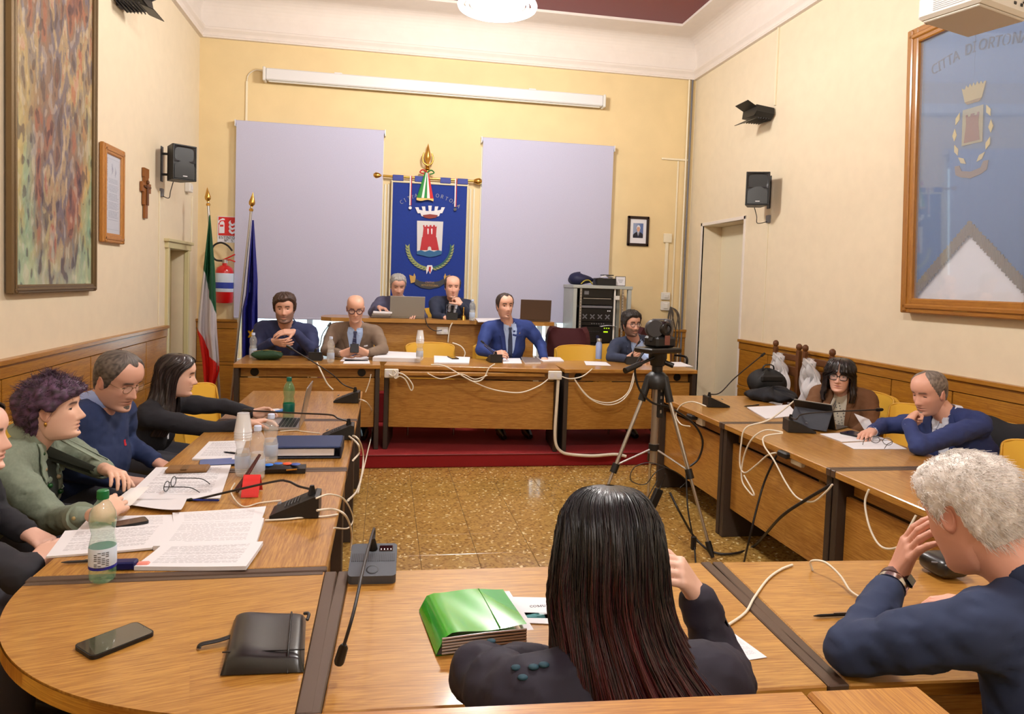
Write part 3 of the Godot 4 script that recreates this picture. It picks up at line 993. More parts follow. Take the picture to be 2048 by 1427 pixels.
	flat(t,"sea",mat(Color(0.08,0.34,0.52),0.6),[[834,502],[842,500],[850,503],[859,500],[868,503],[876,500],[884,502],[883,508],[872,512],[859,514],[846,511],[834,508]],zf,zf + 0.003,zf + 0.006)
	var tower = mat(Color(0.66,0.04,0.10),0.6)
	flat(t,"tower_base",tower,[[840,500],[844,474],[873,474],[878,500],[863,500],[862,494],[859,492],[856,494],[855,500]],zf,zf + 0.003,zf + 0.007)
	flat(t,"tower_top",tower,[[845,474],[847,456],[846,450],[849,450],[849,453],[852,453],[852,450],[855,450],[855,453],[859,453],[859,450],[863,450],[863,453],[866,453],[866,450],[870,450],[870,453],[873,453],[874,450],[873,457],[872,474]],zf,zf + 0.003,zf + 0.008)
	for x in [856.0,863.5]: flat(t,"arrow_slit",M.paper,[[x - 1.4,458],[x,456],[x + 1.4,458],[x + 1,468],[x - 1,468]],zf,zf + 0.008,zf + 0.010)
	# laurel branches
	var leaf_a = mat(Color(0.12,0.36,0.34),0.6)
	var leaf_b = mat(Color(0.56,0.60,0.38),0.6)
	for sd in [-1.0,1.0]:
		for k in 11:
			var an = PI * 0.5 + sd * (0.12 + k * 0.135)
			var c = Vector2(859.5 + sd * -0.0 + 44.0 * -cos(an) * -1.0,492.0 + 45.0 * sin(an))
			for w in [-1.0,1.0]:
				var dir = Vector2(-sin(an) * sd,cos(an) * sd).rotated(w * 0.45)
				var nn = Vector2(-dir.y,dir.x)
				var tip = c + dir * 10.0
				flat(t,"laurel_leaf",leaf_a if (sd < 0 and w < 0) else leaf_b,[[c.x,c.y],[c.x + dir.x * 4 + nn.x * 2.1,c.y + dir.y * 4 + nn.y * 2.1],[tip.x,tip.y],[c.x + dir.x * 4 - nn.x * 2.1,c.y + dir.y * 4 - nn.y * 2.1]],zf,zf,zf + 0.003 + 0.001 * (w + 1))
	flat(t,"knot_ribbon",M.paper,[[855,530],[864,530],[866,536],[860,548],[857,540],[853,548],[852,536]],zf,zf,zf + 0.005)
	flat(t,"knot_ribbon",mat(Color(0.66,0.06,0.10),0.6),[[858,533],[862,533],[861,546],[857,540]],zf,zf + 0.004,zf + 0.006)
	# scroll
	flat(t,"scroll",mat(Color(0.20,0.20,0.22),0.6),[[829,556],[840,562],[859,565],[878,562],[889,556],[890,566],[878,574],[859,578],[842,575],[830,568]],zf,zf,zf + 0.003)
	for sd in [-1.0,1.0]:
		flat(t,"scroll_curl",M.old_gold,[[859.5 + sd * 28,553],[859.5 + sd * 31,546],[859.5 + sd * 33,552],[859.5 + sd * 41,549],[859.5 + sd * 39,560],[859.5 + sd * 38,566],[859.5 + sd * 30,564]],zf,zf,zf + 0.004)
	var tx = MB.new()
	var p2 = on_z(859.5,567.5,zf + 0.004)
	tx.add_mesh(text_mesh("CIVITAS",0.032,0.002),Transform3D(Basis.IDENTITY,p2 - t.position + Vector3(0,0.018,0)))
	tx.add_mesh(text_mesh("VETUSTISSIMA",0.032,0.002),Transform3D(Basis.IDENTITY,p2 - t.position + Vector3(0,-0.018,0)))
	part(tx,"scroll_lettering",M.old_gold,t)
	# flat mouldings that stand on both sides of the banner
	var pm = setting("trim_8")
	for x in [-0.045,-0.005,1.0,1.045]:
		s = mb()
		s.span(Vector3(x,1.085,BZ),Vector3(x + 0.022,2.78,BZ + 0.02),1,0.006)
		part(s,"moulding",M.trim_cream,pm)

func flag(label: String,called: String,ptop: Array,pbot: Array,z: float,img: Image,left: Array,right: Array,ytop: float,ybot: float):
	var top = on_z(ptop[0],ptop[1],z)
	var bot = on_z(pbot[0],pbot[1],z)
	var dir = (top - bot).normalized()
	var foot = bot - dir * ((bot.y - 0.02) / dir.y)
	if foot.y < 0: foot.y = 0.02
	var t = thing(called,label,"flag",Vector3(foot.x,0,z))
	var s = mb(t)
	s.tube([foot,top - dir * 0.10],0.013,10)
	part(s,"pole",M.alu,t)
	s = mb(t)
	s.xf = s.xf * Transform3D(Basis(Quaternion(Vector3.UP,dir)),top - dir * 0.12)
	s.lathe([Vector2(0,-0.02),Vector2(0.02,-0.02),Vector2(0.022,0.0),Vector2(0.012,0.012),Vector2(0.012,0.03),Vector2(0.03,0.05),Vector2(0.032,0.075),Vector2(0.018,0.12),Vector2(0.006,0.16),Vector2(0,0.18)],12)
	part(s,"finial",M.brass,t)
	s = mb(t)
	s.xf = s.xf * Transform3D(Basis.IDENTITY,Vector3(foot.x,0,foot.z))
	s.lathe([Vector2(0,0),Vector2(0.17,0),Vector2(0.17,0.02),Vector2(0.05,0.05),Vector2(0.03,0.13),Vector2(0,0.13)],20)
	part(s,"base",M.dark_grey,t)
	var edge = func(e: Array,y: float) -> float:
		if y <= e[0][1]: return e[0][0]
		for k in e.size() - 1:
			if y <= e[k + 1][1]: return lerpf(e[k][0],e[k + 1][0],(y - e[k][1]) / maxf(e[k + 1][1] - e[k][1],1e-5))
		return e[-1][0]
	s = mb(t)
	s.sheet(28,44,0.004,func(a,v):
		var y = lerpf(ytop,ybot,v)
		var x = lerpf(edge.call(left,y),edge.call(right,y),a)
		var fold = sin(a * 11.0 + v * 1.5) * 0.045 + sin(a * 23.0 - v * 2.0) * 0.015
		var depth = z + 0.05 + fold * clampf(v * 3.0,0.15,1.0)
		return on_z(x,y,depth))
	var fm = tmat(img,0.65)
	part(s,"cloth",fm,t)

func build_flags():
	var it = rgb_image(96,192,func(x,y):
		var a: float = x / 95.0
		var v: float = y / 191.0
		var g: float = 0.30 + (1.0 - a) * 0.16 if a > 0.78 else (0.335 + (0.78 - a) * 0.24 if a > 0.42 else 0.455 + (0.42 - a) * 0.22)
		var w: float = 0.63 + (1.0 - a) * 0.28 if a > 0.55 else 0.79 + (0.55 - a) * 0.1
		return Color(0.0,0.30,0.16) if v < g else (Color(0.85,0.83,0.84) if v < w else Color(0.86,0.12,0.06)))
	flag("Italian green white red flag on a pole beside the small door","italian_flag",[415,385],[438,780],-8.1,it,[[419,432],[398,624],[395,665],[398,672],[405,720],[409,770],[411,788]],[[420,432],[429,534],[434,654],[439,720],[439,742],[427,778],[416,789]],430,789)
	var eu = rgb_image(96,192,func(x,y):
		var c = Color(0.01,0.03,0.42)
		var a: float = x / 95.0 - 0.36
		var v: float = (y / 191.0 - 0.83) * 7.5
		var r: float = sqrt(a * a + v * v)
		var an: float = atan2(a,-v) + 0.3
		var k: float = absf(fposmod(an,TAU / 5.0) - TAU / 10.0) / (TAU / 10.0)
		if r < lerpf(0.13,0.34,pow(k,1.4)): c = Color(0.93,0.72,0.08)
		if absf(x / 95.0 - 0.72) < 0.07 and absf(y / 191.0 - 0.49) < 0.035 and x / 95.0 > 0.68: c = Color(0.55,0.65,0.85)
		return c)
	flag("blue European flag with a gold star on a pole before the blind","european_flag",[505,395],[473,700],-7.72,eu,[[505,440],[492,590],[485,620],[484,715]],[[507,440],[515,563],[516,715]],440,715)

# ---------------------------------------------------------------- things on the side walls
func frame_on_x(t: Node3D,x: float,sd: float,z0: float,z1: float,y0: float,y1: float,w: float,d: float,m: Material,called := "frame_side"):
	# frame of four mitred-looking bars on a wall across x; sd: +1 sticks out towards +x
	for e in [[z0,z0 + w,y0,y1],[z1 - w,z1,y0,y1]]:
		var b = mb(t)
		b.span(Vector3(x,e[2],e[0]),Vector3(x + sd * d,e[3],e[1]),1,0.008)
		b.span(Vector3(x + sd * d * 0.9,e[2] + w * 0.1,e[0] + w * 0.3),Vector3(x + sd * d * 1.18,e[3] - w * 0.1,e[0] + w * 0.62),1,0.008)
		part(b,called,m,t)
	for e in [[y0,y0 + w],[y1 - w,y1]]:
		var b = mb(t)
		b.span(Vector3(x,e[0],z0 + w * 0.98),Vector3(x + sd * d,e[1],z1 - w * 0.98),2,0.008)
		b.span(Vector3(x + sd * d * 0.9,e[0] + w * 0.3,z0 + w * 0.3),Vector3(x + sd * d * 1.18,e[0] + w * 0.62,z1 - w * 0.3),2,0.008)
		part(b,called,m,t)

func painting_image() -> Image:
	var w = 256
	var h = 448
	var nz = FastNoiseLite.new()
	nz.seed = 77; nz.frequency = 0.012; nz.fractal_octaves = 4; nz.domain_warp_enabled = true; nz.domain_warp_amplitude = 40.0; nz.domain_warp_frequency = 0.012
	var n2 = FastNoiseLite.new()
	n2.seed = 78; n2.frequency = 0.03; n2.fractal_octaves = 3; n2.domain_warp_enabled = true; n2.domain_warp_amplitude = 25.0; n2.domain_warp_frequency = 0.02
	var n3 = FastNoiseLite.new()
	n3.seed = 79; n3.frequency = 0.09; n3.fractal_octaves = 2
	var pal = [Color(0.30,0.20,0.21),Color(0.46,0.31,0.28),Color(0.58,0.38,0.29),Color(0.50,0.40,0.33),Color(0.42,0.38,0.40),Color(0.62,0.53,0.40),Color(0.60,0.33,0.27),Color(0.38,0.28,0.30)]
	return rgb_image(w,h,func(x,y):
		var a: float = nz.get_noise_2d(x * 0.8,y * 0.35)
		var b: float = n2.get_noise_2d(x * 0.7,y * 0.35)
		var g: float = n3.get_noise_2d(x * 0.45,y * 0.25)
		var t: float = clampf((a * 1.0 + b * 0.7 + g * 0.25 + 1.0) * 0.5,0.0,0.999) * (pal.size() - 1)
		var c: Color = pal[int(t)].lerp(pal[int(t) + 1],smoothstep(0.2,0.8,t - int(t)))
		var v: float = float(y) / h
		var side: float = absf(x / float(w) - 0.5) * 2.0
		var mid: float = clampf((side - 0.35) * 2.2 + a * 1.2,0.0,1.0) * clampf((v - 0.25) * 2.5,0.0,1.0)
		c = c.lerp(Color(0.76,0.68,0.40).lerp(Color(0.50,0.66,0.55),clampf((v - 0.55) * 2.0 + b,0.0,1.0)),mid * 0.8)
		var low: float = clampf((v - 0.86) * 7.0 + g * 0.6,0.0,1.0)
		c = c.lerp(Color(0.70,0.74,0.60),low * 0.7)
		if g > 0.36: c = c.lerp(Color(0.80,0.76,0.70),0.35)
		elif g < -0.36: c = c.lerp(Color(0.18,0.13,0.16),0.4)
		return c)

func document_image() -> Image:
	var r = RandomNumberGenerator.new()
	r.seed = 5
	var im = Image.create(160,320,false,Image.FORMAT_RGB8)
	im.fill(Color(0.80,0.80,0.80))
	im.fill_rect(Rect2i(14,16,132,2),Color(0.66,0.66,0.66)); im.fill_rect(Rect2i(14,300,132,2),Color(0.66,0.66,0.66))
	im.fill_rect(Rect2i(144,16,2,286),Color(0.66,0.66,0.66))
	for k in 60:
		im.fill_rect(Rect2i(14 + r.randi_range(0,5),20 + k * 4,r.randi_range(3,9),3),Color(0.36,0.35,0.42))
	for e in [[70,34,14,44],[104,44,12,40]]:
		for k in 22: im.fill_rect(Rect2i(e[0] + r.randi_range(-3,3),e[1] + k * 2,e[2] - absi(k - 11),2),Color(0.40,0.40,0.44))
	for k in 34:
		if k % 7 == 4: continue
		var y = 96 + k * 5
		var x = 36
		while x < 130:
			var w = r.randi_range(4,14)
			im.fill_rect(Rect2i(x,y,w,2),Color(0.45,0.45,0.47))
			x += w + 3
	return im

func speaker(label: String,c: Vector3,turn: float,wall_x: float):
	var t = thing("loudspeaker",label,"loudspeaker",c)
	t.rotation.y = turn
	var w = 0.23
	var h = 0.335
	var d = 0.22
	var b = mb()
	var pg = PackedVector2Array([Vector2(-w / 2,0.0),Vector2(-w / 2 + 0.05,-d),Vector2(w / 2 - 0.05,-d),Vector2(w / 2,0.0)])
	b.xf = Transform3D(Basis(Vector3.RIGHT,PI / 2),Vector3.ZERO)
	var q = PackedVector2Array()
	for p in pg: q.append(Vector2(p.x,p.y))
	b.extrude(q,-h / 2,h / 2)
	part(b,"cabinet",M.black_plastic,t)
	b = mb()
	for e in [[-w / 2,-w / 2 + 0.014,-h / 2,h / 2],[w / 2 - 0.014,w / 2,-h / 2,h / 2],[-w / 2,w / 2,h / 2 - 0.014,h / 2],[-w / 2,w / 2,-h / 2,-h / 2 + 0.014]]:
		b.span(Vector3(e[0],e[2],-0.004),Vector3(e[1],e[3],0.014),0,0.004)
	part(b,"bezel",M.black_plastic,t)
	b = mb()
	b.grid(12,6,func(a,v):   # horn: a shallow flare above the grille
		var x = (a - 0.5) * (w - 0.03)
		return Vector3(x,lerpf(0.005,h / 2 - 0.016,v),0.010 - 0.05 * (1.0 - pow(absf(a - 0.5) * 2.0,3)) * sin(PI * v)))
	part(b,"horn",M.dark_grey,t)
	b = mb()
	b.grid(12,8,func(a,v):
		var x = (a - 0.5) * (w - 0.035)
		return Vector3(x,lerpf(-h / 2 + 0.016,0.02 - 0.05 * pow(absf(a - 0.5) * 2.0,2),v),0.012))
	part(b,"grille",M.black_satin,t)
	b = mb()
	b.span(Vector3(-0.018,-h / 2 + 0.035,0.013),Vector3(0.024,-h / 2 + 0.043,0.0145))
	part(b,"maker_mark",M.paper,t)
	b = mb(t)
	var back = t.transform * Vector3(0,0,-d)
	var wall = Vector3(wall_x,back.y,back.z)
	b.tube([back + Vector3(0,0.1,0),Vector3(wall_x,back.y + 0.1,back.z)],0.012,8)
	b.tube([back - Vector3(0,0.1,0),Vector3(wall_x,back.y - 0.1,back.z)],0.012,8)
	b.box(wall,Vector3(0.02,0.34,0.06),1,0.003)
	part(b,"wall_bracket",M.dark_grey,t)
	b = mb(t)
	var sgn = signf(wall_x)
	b.tube(curve([back - Vector3(0,0.15,0),back - Vector3(sgn * -0.02,0.26,-0.03),back + Vector3(sgn * 0.04,-0.33,0.02),Vector3(wall_x,back.y - 0.30,back.z + 0.02)]),0.004,6)
	part(b,"lead",M.cable_black,t)
	b = mb(t)
	b.box(Vector3(wall_x - sgn * 0.01,back.y - 0.28,back.z + 0.02),Vector3(0.03,0.08,0.06),1,0.004)
	part(b,"wall_outlet",M.mid_grey,t)

func floodlight(label: String,c: Vector3,turn: float):
	var t = thing("wall_floodlight",label,"floodlight",c)
	t.rotation.y = turn
	var b = mb()
	b.xf = Transform3D(Basis(Vector3.RIGHT,-0.12),Vector3.ZERO)
	b.extrude(PackedVector2Array([Vector2(-0.15,0.045),Vector2(-0.15,-0.045),Vector2(0.11,-0.06),Vector2(0.15,-0.02),Vector2(0.13,0.05)]),0.02,0.22)
	part(b,"housing",M.black_plastic,t)
	for k in 7:
		b = mb()
		b.span(Vector3(-0.15,-0.062 + k * 0.0,0.03 + k * 0.028),Vector3(0.11,-0.046,0.036 + k * 0.028),0,0.002)
		part(b,"cooling_fin",M.dark_grey,t)
	b = mb()
	b.xf = Transform3D(Basis(Vector3.RIGHT,-0.5),Vector3(0,0.05,0.20))
	b.span(Vector3(-0.14,-0.003,0.0),Vector3(0.13,0.003,0.13),0,0.002)
	part(b,"barn_door",M.black_plastic,t)
	b = mb()
	b.xf = Transform3D(Basis(Vector3.RIGHT,0.35),Vector3(0,-0.055,0.20))
	b.span(Vector3(-0.14,-0.003,0.0),Vector3(0.13,0.003,0.12),0,0.002)
	part(b,"barn_door",M.black_plastic,t)
	b = mb()
	b.span(Vector3(-0.05,-0.06,0.0),Vector3(0.05,0.06,0.025),0,0.004)
	part(b,"wall_bracket",M.dark_grey,t)

func build_side_wall_things():
	# large figurative painting
	var t = thing("large_painting","tall expressionist painting of crowded figures in a bronze frame","painting",Vector3(LX,1.45,-5.19))
	frame_on_x(t,LX + 0.01,1.0,-5.80,-4.58,1.46,3.90,0.055,0.045,M.bronze_frame)
	var b = mb()
	b.xf = Transform3D(Basis(Vector3.UP,PI / 2),Vector3(0.03,0,0))
	b.extrude(PackedVector2Array([Vector2(-0.56,0.06),Vector2(0.56,0.06),Vector2(0.56,2.40),Vector2(-0.56,2.40)]),-0.02,0.004)
	var canvas = tmat(painting_image(),0.45)
	canvas.normal_enabled = true
	var nb = Image.create_from_data(256,256,false,Image.FORMAT_L8,noise_bytes(256,256,0.06,81)).duplicate()
	nb.convert(Image.FORMAT_RGBA8); nb.bump_map_to_normal_map(3.0)
	canvas.normal_texture = ImageTexture.create_from_image(nb); canvas.normal_scale = 0.5
	part(b,"canvas",canvas,t)
	# framed document
	t = thing("framed_certificate","framed printed certificate in a wide pine frame","picture",Vector3(LX,1.82,-6.19))
	frame_on_x(t,LX + 0.005,1.0,-6.42,-5.96,1.835,2.60,0.075,0.035,M.frame_pine)
	b = mb()
	b.xf = Transform3D(Basis(Vector3.UP,PI / 2),Vector3(0.02,0,0))
	b.extrude(PackedVector2Array([Vector2(-0.16,0.085),Vector2(0.16,0.085),Vector2(0.16,0.71),Vector2(-0.16,0.71)]),-0.01,0.004)
	part(b,"document",tmat(document_image(),0.5),t)
	b = mb()
	b.span(Vector3(0.027,0.08,-0.16),Vector3(0.029,0.71,0.16))
	part(b,"glass",M.pane,t)
	# wooden cross
	t = thing("wooden_cross","small carved wooden cross hung between the certificate and loudspeaker","cross",Vector3(LX,2.1,-7.0))
	b = mb()
	b.xf = Transform3D(Basis(Vector3.UP,PI / 2),Vector3(0.006,0,0))
	b.extrude(PackedVector2Array([Vector2(-0.035,0),Vector2(0.035,0),Vector2(0.035,0.12),Vector2(0.065,0.12),Vector2(0.065,0.235),Vector2(0.12,0.235),Vector2(0.12,0.32),Vector2(0.05,0.32),Vector2(0.05,0.37),Vector2(0.065,0.37),Vector2(0.065,0.45),Vector2(-0.065,0.45),Vector2(-0.065,0.37),Vector2(-0.05,0.37),Vector2(-0.05,0.32),Vector2(-0.12,0.32),Vector2(-0.12,0.235),Vector2(-0.065,0.235),Vector2(-0.065,0.12),Vector2(-0.035,0.12)]),0,0.02)
	part(b,"cross_board",M.carved_wood,t)
	b = mb()
	b.tube([Vector3(0.032,0.12,0),Vector3(0.032,0.30,0)],0.014,8)
	b.tube([Vector3(0.032,0.285,-0.085),Vector3(0.034,0.275,0),Vector3(0.032,0.285,0.085)],0.009,8)
	b.ball(Vector3(0.034,0.325,0),Vector3(0.016,0.02,0.016),8,6)
	part(b,"figure_relief",M.old_wood,t)
	speaker("black loudspeaker bracketed to the wall above the small door",Vector3(-1.93,2.67,-7.34),PI * 0.22,LX)
	speaker("black loudspeaker bracketed to the wall above the plain opening",Vector3(3.68,2.66,-6.72),-PI * 0.12,RX)
	floodlight("black wall floodlight with open flaps high beside the painting",Vector3(LX,3.80,-6.35),PI / 2)
	floodlight("black wall floodlight with open flaps above the loudspeaker by the opening",Vector3(RX,3.47,-7.02),-PI / 2)
	# thin conduits
	for e in [["thin cream conduit rising from the floodlight to the cornice",Vector3(RX,3.55,-6.9),Vector3(RX - 0.02,4.34,-6.88),RX],["thin cream conduit running down from the loudspeaker beside the cross",Vector3(LX,1.1,-7.45),Vector3(LX + 0.012,2.4,-7.435),LX],["thin cream conduit running down from the loudspeaker beside the plain opening",Vector3(RX,1.1,-6.92),Vector3(RX - 0.010,2.35,-6.91),RX],["thin cream conduit beside the thermostat",Vector3(LX,1.95,-8.62),Vector3(LX + 0.015,2.48,-8.60),LX]]:
		var c = thing("wall_conduit",e[0],"conduit",Vector3(e[1].x,e[1].y,e[1].z),"wall conduits")
		b = mb(c)
		b.span(e[1],e[2],1,0.002)
		part(b,"channel",M.trim_cream,c)
	t = thing("thermostat","small white thermostat box on the wall under the loudspeaker","thermostat",Vector3(LX,2.50,-8.38))
	b = mb(t)
	b.span(Vector3(LX,2.50,-8.44),Vector3(LX + 0.06,2.60,-8.32),1,0.008)
	part(b,"case",M.white_plastic,t)
	b = mb(t)
	b.span(Vector3(LX + 0.06,2.53,-8.42),Vector3(LX + 0.064,2.57,-8.37),1,0.002)
	part(b,"dial",M.paper_edge,t)
	# framed old banner behind glass
	var fz = -4.225
	t = thing("framed_banner","old faded blue town banner behind glass in a moulded wooden frame","picture",Vector3(RX,1.5,fz))
	var tilt_frame = t
	frame_on_x(t,RX - 0.005,-1.0,fz - 0.585,fz + 0.585,1.50,3.59,0.11,0.07,M.frame_wood)
	b = mb(t)
	b.span(Vector3(RX - 0.004,1.56,fz - 0.52),Vector3(RX - 0.012,3.53,fz + 0.52))
	part(b,"white_backing",M.paper,t)
	var faded = mat(Color(0.25,0.38,0.56),0.8)
	for sd in [-1.0,1.0]:
		b = mb(t)
		b.sheet(12,24,0.004,func(a,v):
			var zz = a * 0.49
			var lo = lerpf(2.14,1.70,a)
			var wave = 0.004 * sin(a * 26.0 + v * 2.0) + 0.003 * sin(a * 9.0 - v * 4.0)
			var q: float = a if sd < 0 else 1.0 - a
			var aa: float = q * 0.49
			lo = lerpf(2.14,1.70,q)
			return Vector3(RX - 0.022 - wave,lerpf(lo,3.52,v),fz + sd * aa if sd > 0 else fz - aa))
		part(b,"banner_cloth",faded,t)
		var fr = mb(t)
		for k in 46:
			var q = (k + 0.5) / 46.0
			var y = lerpf(2.145,1.705,q)
			fr.box(Vector3(RX - 0.028,y - 0.045,fz + sd * q * 0.49),Vector3(0.006,0.10 + 0.012 * sin(k * 2.3),0.0095),1)
		part(fr,"gold_fringe",mat(Color(0.44,0.37,0.22),0.6),t)
	# emblem of the framed banner: crown,shield with tower,oval wreath,scroll
	var ex = RX - 0.030
	var em = func(called: String,m: Material,pts: Array,d: float):
		var pg = PackedVector2Array()
		for p in pts: pg.append(Vector2(-p[0],p[1]))
		var e = mb(t)
		e.xf = e.xf * Transform3D(Basis(Vector3.UP,-PI / 2),Vector3(ex,0,fz))
		var g2 = PackedVector2Array()
		for p in pg: g2.append(Vector2(-p.x,p.y))
		e.extrude(g2,0.0,d)
		part(e,called,m,t)
	var pale = mat(Color(0.62,0.56,0.38),0.7)
	var brownish = mat(Color(0.46,0.36,0.22),0.7)
	em.call("crown",pale,[[-0.07,2.95],[0.07,2.95],[0.10,3.05],[0.085,3.05],[0.075,3.035],[0.06,3.06],[0.045,3.04],[0.03,3.065],[0.012,3.04],[0,3.065],[-0.015,3.04],[-0.03,3.065],[-0.045,3.04],[-0.06,3.06],[-0.075,3.035],[-0.10,3.05]],0.003)
	em.call("crown_base",brownish,[[-0.07,2.95],[0.07,2.95],[0.05,2.93],[-0.05,2.93]],0.004)
	em.call("shield",mat(Color(0.55,0.52,0.40),0.7),[[-0.085,2.66],[0.085,2.66],[0.085,2.90],[-0.085,2.90]],0.003)
	em.call("tower",mat(Color(0.45,0.25,0.22),0.7),[[-0.065,2.675],[-0.05,2.80],[-0.055,2.86],[-0.04,2.86],[-0.04,2.845],[-0.015,2.845],[-0.015,2.86],[0.015,2.86],[0.015,2.845],[0.04,2.845],[0.04,2.86],[0.055,2.86],[0.05,2.80],[0.065,2.675]],0.005)
	for k in 9:
		var an = -PI / 2 + (k - 4) * 0.53
		var c = Vector2(0.15 * cos(an),2.74 + 0.21 * sin(an))
		if k == 4: continue
		var d = Vector2(-sin(an) * 0.15,cos(an) * 0.21).normalized() * (1.0 if k > 4 else -1.0)
		var nn = Vector2(-d.y,d.x)
		em.call("wreath_leaf",mat(Color(0.74,0.66,0.40),0.7),[[c.x - d.x * 0.04,c.y - d.y * 0.04],[c.x + nn.x * 0.018,c.y + nn.y * 0.018],[c.x + d.x * 0.045,c.y + d.y * 0.045],[c.x - nn.x * 0.018,c.y - nn.y * 0.018]],0.004)
	em.call("scroll",brownish,[[-0.13,2.47],[-0.09,2.45],[0,2.43],[0.09,2.45],[0.13,2.47],[0.14,2.53],[0.10,2.53],[0.08,2.49],[0,2.475],[-0.08,2.49],[-0.10,2.53],[-0.14,2.53]],0.004)
	var tx = MB.new()
	for e in [["CITTA",-0.26,3.27,0.16],["DI",-0.04,3.30,0.0],["ORTONA",0.22,3.27,-0.16]]:
		tx.add_mesh(text_mesh(e[0],0.10,0.003),Transform3D(Basis(Vector3.UP,-PI / 2) * Basis(Vector3(0,0,1),e[3]),Vector3(ex,e[2],fz + e[1]) - t.position))
	part(tx,"lettering",mat(Color(0.10,0.17,0.30),0.7),t)
	b = mb(t)
	b.span(Vector3(RX - 0.044,1.60,fz - 0.48),Vector3(RX - 0.047,3.49,fz + 0.48))
	part(b,"glass",M.pane,t)
	b = mb(t)
	b.span(Vector3(RX - 0.075,1.53,fz - 0.06),Vector3(RX - 0.080,1.565,fz + 0.06),2,0.001)
	part(b,"name_plate",M.old_gold,t)
	tilt_frame.rotation.z = 0.036    # hangs a little forward
	tilt_frame.position.x -= 0.006
	# ceiling projector
	var pj = thing("ceiling_projector","white video projector hanging from a ceiling pole","projector",Vector3(2.70,2.93,-3.0))
	pj.rotation.y = 0.30
	b = mb()
	b.box(Vector3(0,0.06,0),Vector3(0.40,0.115,0.30),0,0.015)
	part(b,"body",M.white_plastic,pj)
	b = mb()
	b.box(Vector3(0,-0.002,0),Vector3(0.36,0.012,0.26),0,0.004)
	part(b,"base_cover",mat(Color(0.80,0.78,0.74),0.5),pj)
	b = mb()
	b.xf = Transform3D(Basis(Vector3.RIGHT,-PI / 2),Vector3(-0.09,0.065,-0.15))
	b.lathe([Vector2(0.05,-0.01),Vector2(0.05,0.02),Vector2(0.042,0.022),Vector2(0.036,0.005),Vector2(0,0.008)],20)
	part(b,"lens",M.black_satin,pj)
	for k in 6:
		b = mb()
		b.box(Vector3(0.03 + k * 0.026,0.075 - (k % 2) * 0.03,0.151),Vector3(0.018,0.014,0.006),0,0.002)
		part(b,"port",M.black_plastic,pj)
	b = mb()
	b.span(Vector3(-0.16,0.119,-0.09),Vector3(-0.02,0.1195,0.06))
	for k in 8: b.box(Vector3(-0.201,0.03 + k * 0.009,0.02),Vector3(0.003,0.004,0.18),2)
	part(b,"vent",mat(Color(0.70,0.70,0.72),0.5),pj)
	b = mb()
	b.tube([Vector3(0,0.11,0),Vector3(0,1.86,0)],0.02,10)
	b.box(Vector3(0,0.125,0),Vector3(0.14,0.012,0.14),0,0.003)
	part(b,"ceiling_pole",M.white_metal,pj)
	b = mb()
	b.tube(curve([Vector3(0.12,0.06,0.152),Vector3(0.15,0.05,0.22),Vector3(0.20,0.10,0.26),Vector3(0.12,0.30,0.16),Vector3(0.025,0.6,0.02)]),0.006,6)
	part(b,"lead",M.cable_black,pj)

# ---------------------------------------------------------------- desks
# A and B are the two front corners of the top seen from the middle of the room,left then right
func desk(label: String,A: Vector3,B: Vector3,depth: float,base: float,top_m: Material,group: String,strips := [1,1],panel := true,holes := false,overhang := 0.0):
	var X = (B - A).normalized()
	var N = X.cross(Vector3.UP).normalized()
	var L = (B - A).length()
	var o = Vector3(A.x,base,A.z)
	var t = thing("council_desk",label,"desk",o,group)
	t.transform.basis = Basis(X,Vector3.UP,N)
	var h = A.y - base
	var b = mb()
	b.uo = Vector2(rng.randf() * 2.0,rng.randf() * 2.0)
	var s0: float = 0.033 * strips[0]
	var s1: float = 0.033 * strips[1]
	b.span(Vector3(s0,h - 0.036,-depth),Vector3(L - s1,h,0),0,0.004)
	part(b,"tabletop",top_m,t)
	for e in [[strips[0],0.0,s0 - 0.001],[strips[1],L - s1 + 0.001,L]]:
		if e[0] == 0: continue
		b = mb()
		b.span(Vector3(e[1],h - 0.037,-depth - 0.002),Vector3(e[2],h + 0.001,0.002),2,0.003)
		part(b,"end_strip",M.strip,t)
	for x in [0.004 + overhang,L - 0.044 - overhang]:
		b = mb()
		b.span(Vector3(x,0,-depth + 0.16),Vector3(x + 0.04,h - 0.037,-0.012),1,0.004)
		part(b,"leg_panel",M.leg_brown,t)
	if panel:
		b = mb()
		b.uo = Vector2(rng.randf() * 2.0,rng.randf() * 2.0)
		b.span(Vector3(0.045 + overhang,0.19,-0.085),Vector3(L - 0.045 - overhang,0.625,-0.06),0,0.003)
		part(b,"front_panel",M.oak,t)
		b = mb()
		b.uo = Vector2(rng.randf() * 2.0,rng.randf() * 2.0)
		b.span(Vector3(0.045 + overhang,0.628,-0.12),Vector3(L - 0.045 - overhang,h - 0.037,-0.10),0,0.003)
		part(b,"upper_panel",M.oak,t)
	if holes:
		for x in [0.16,L - 0.16]:
			b = mb()
			b.xf = Transform3D(Basis(Vector3.RIGHT,PI / 2),Vector3(x,0.67,-0.097))
			b.lathe([Vector2(0,-0.004),Vector2(0.034,-0.004),Vector2(0.036,0.0),Vector2(0.034,0.004),Vector2(0,0.004)],18)
			part(b,"cable_grommet",M.black_satin,t)
	return t

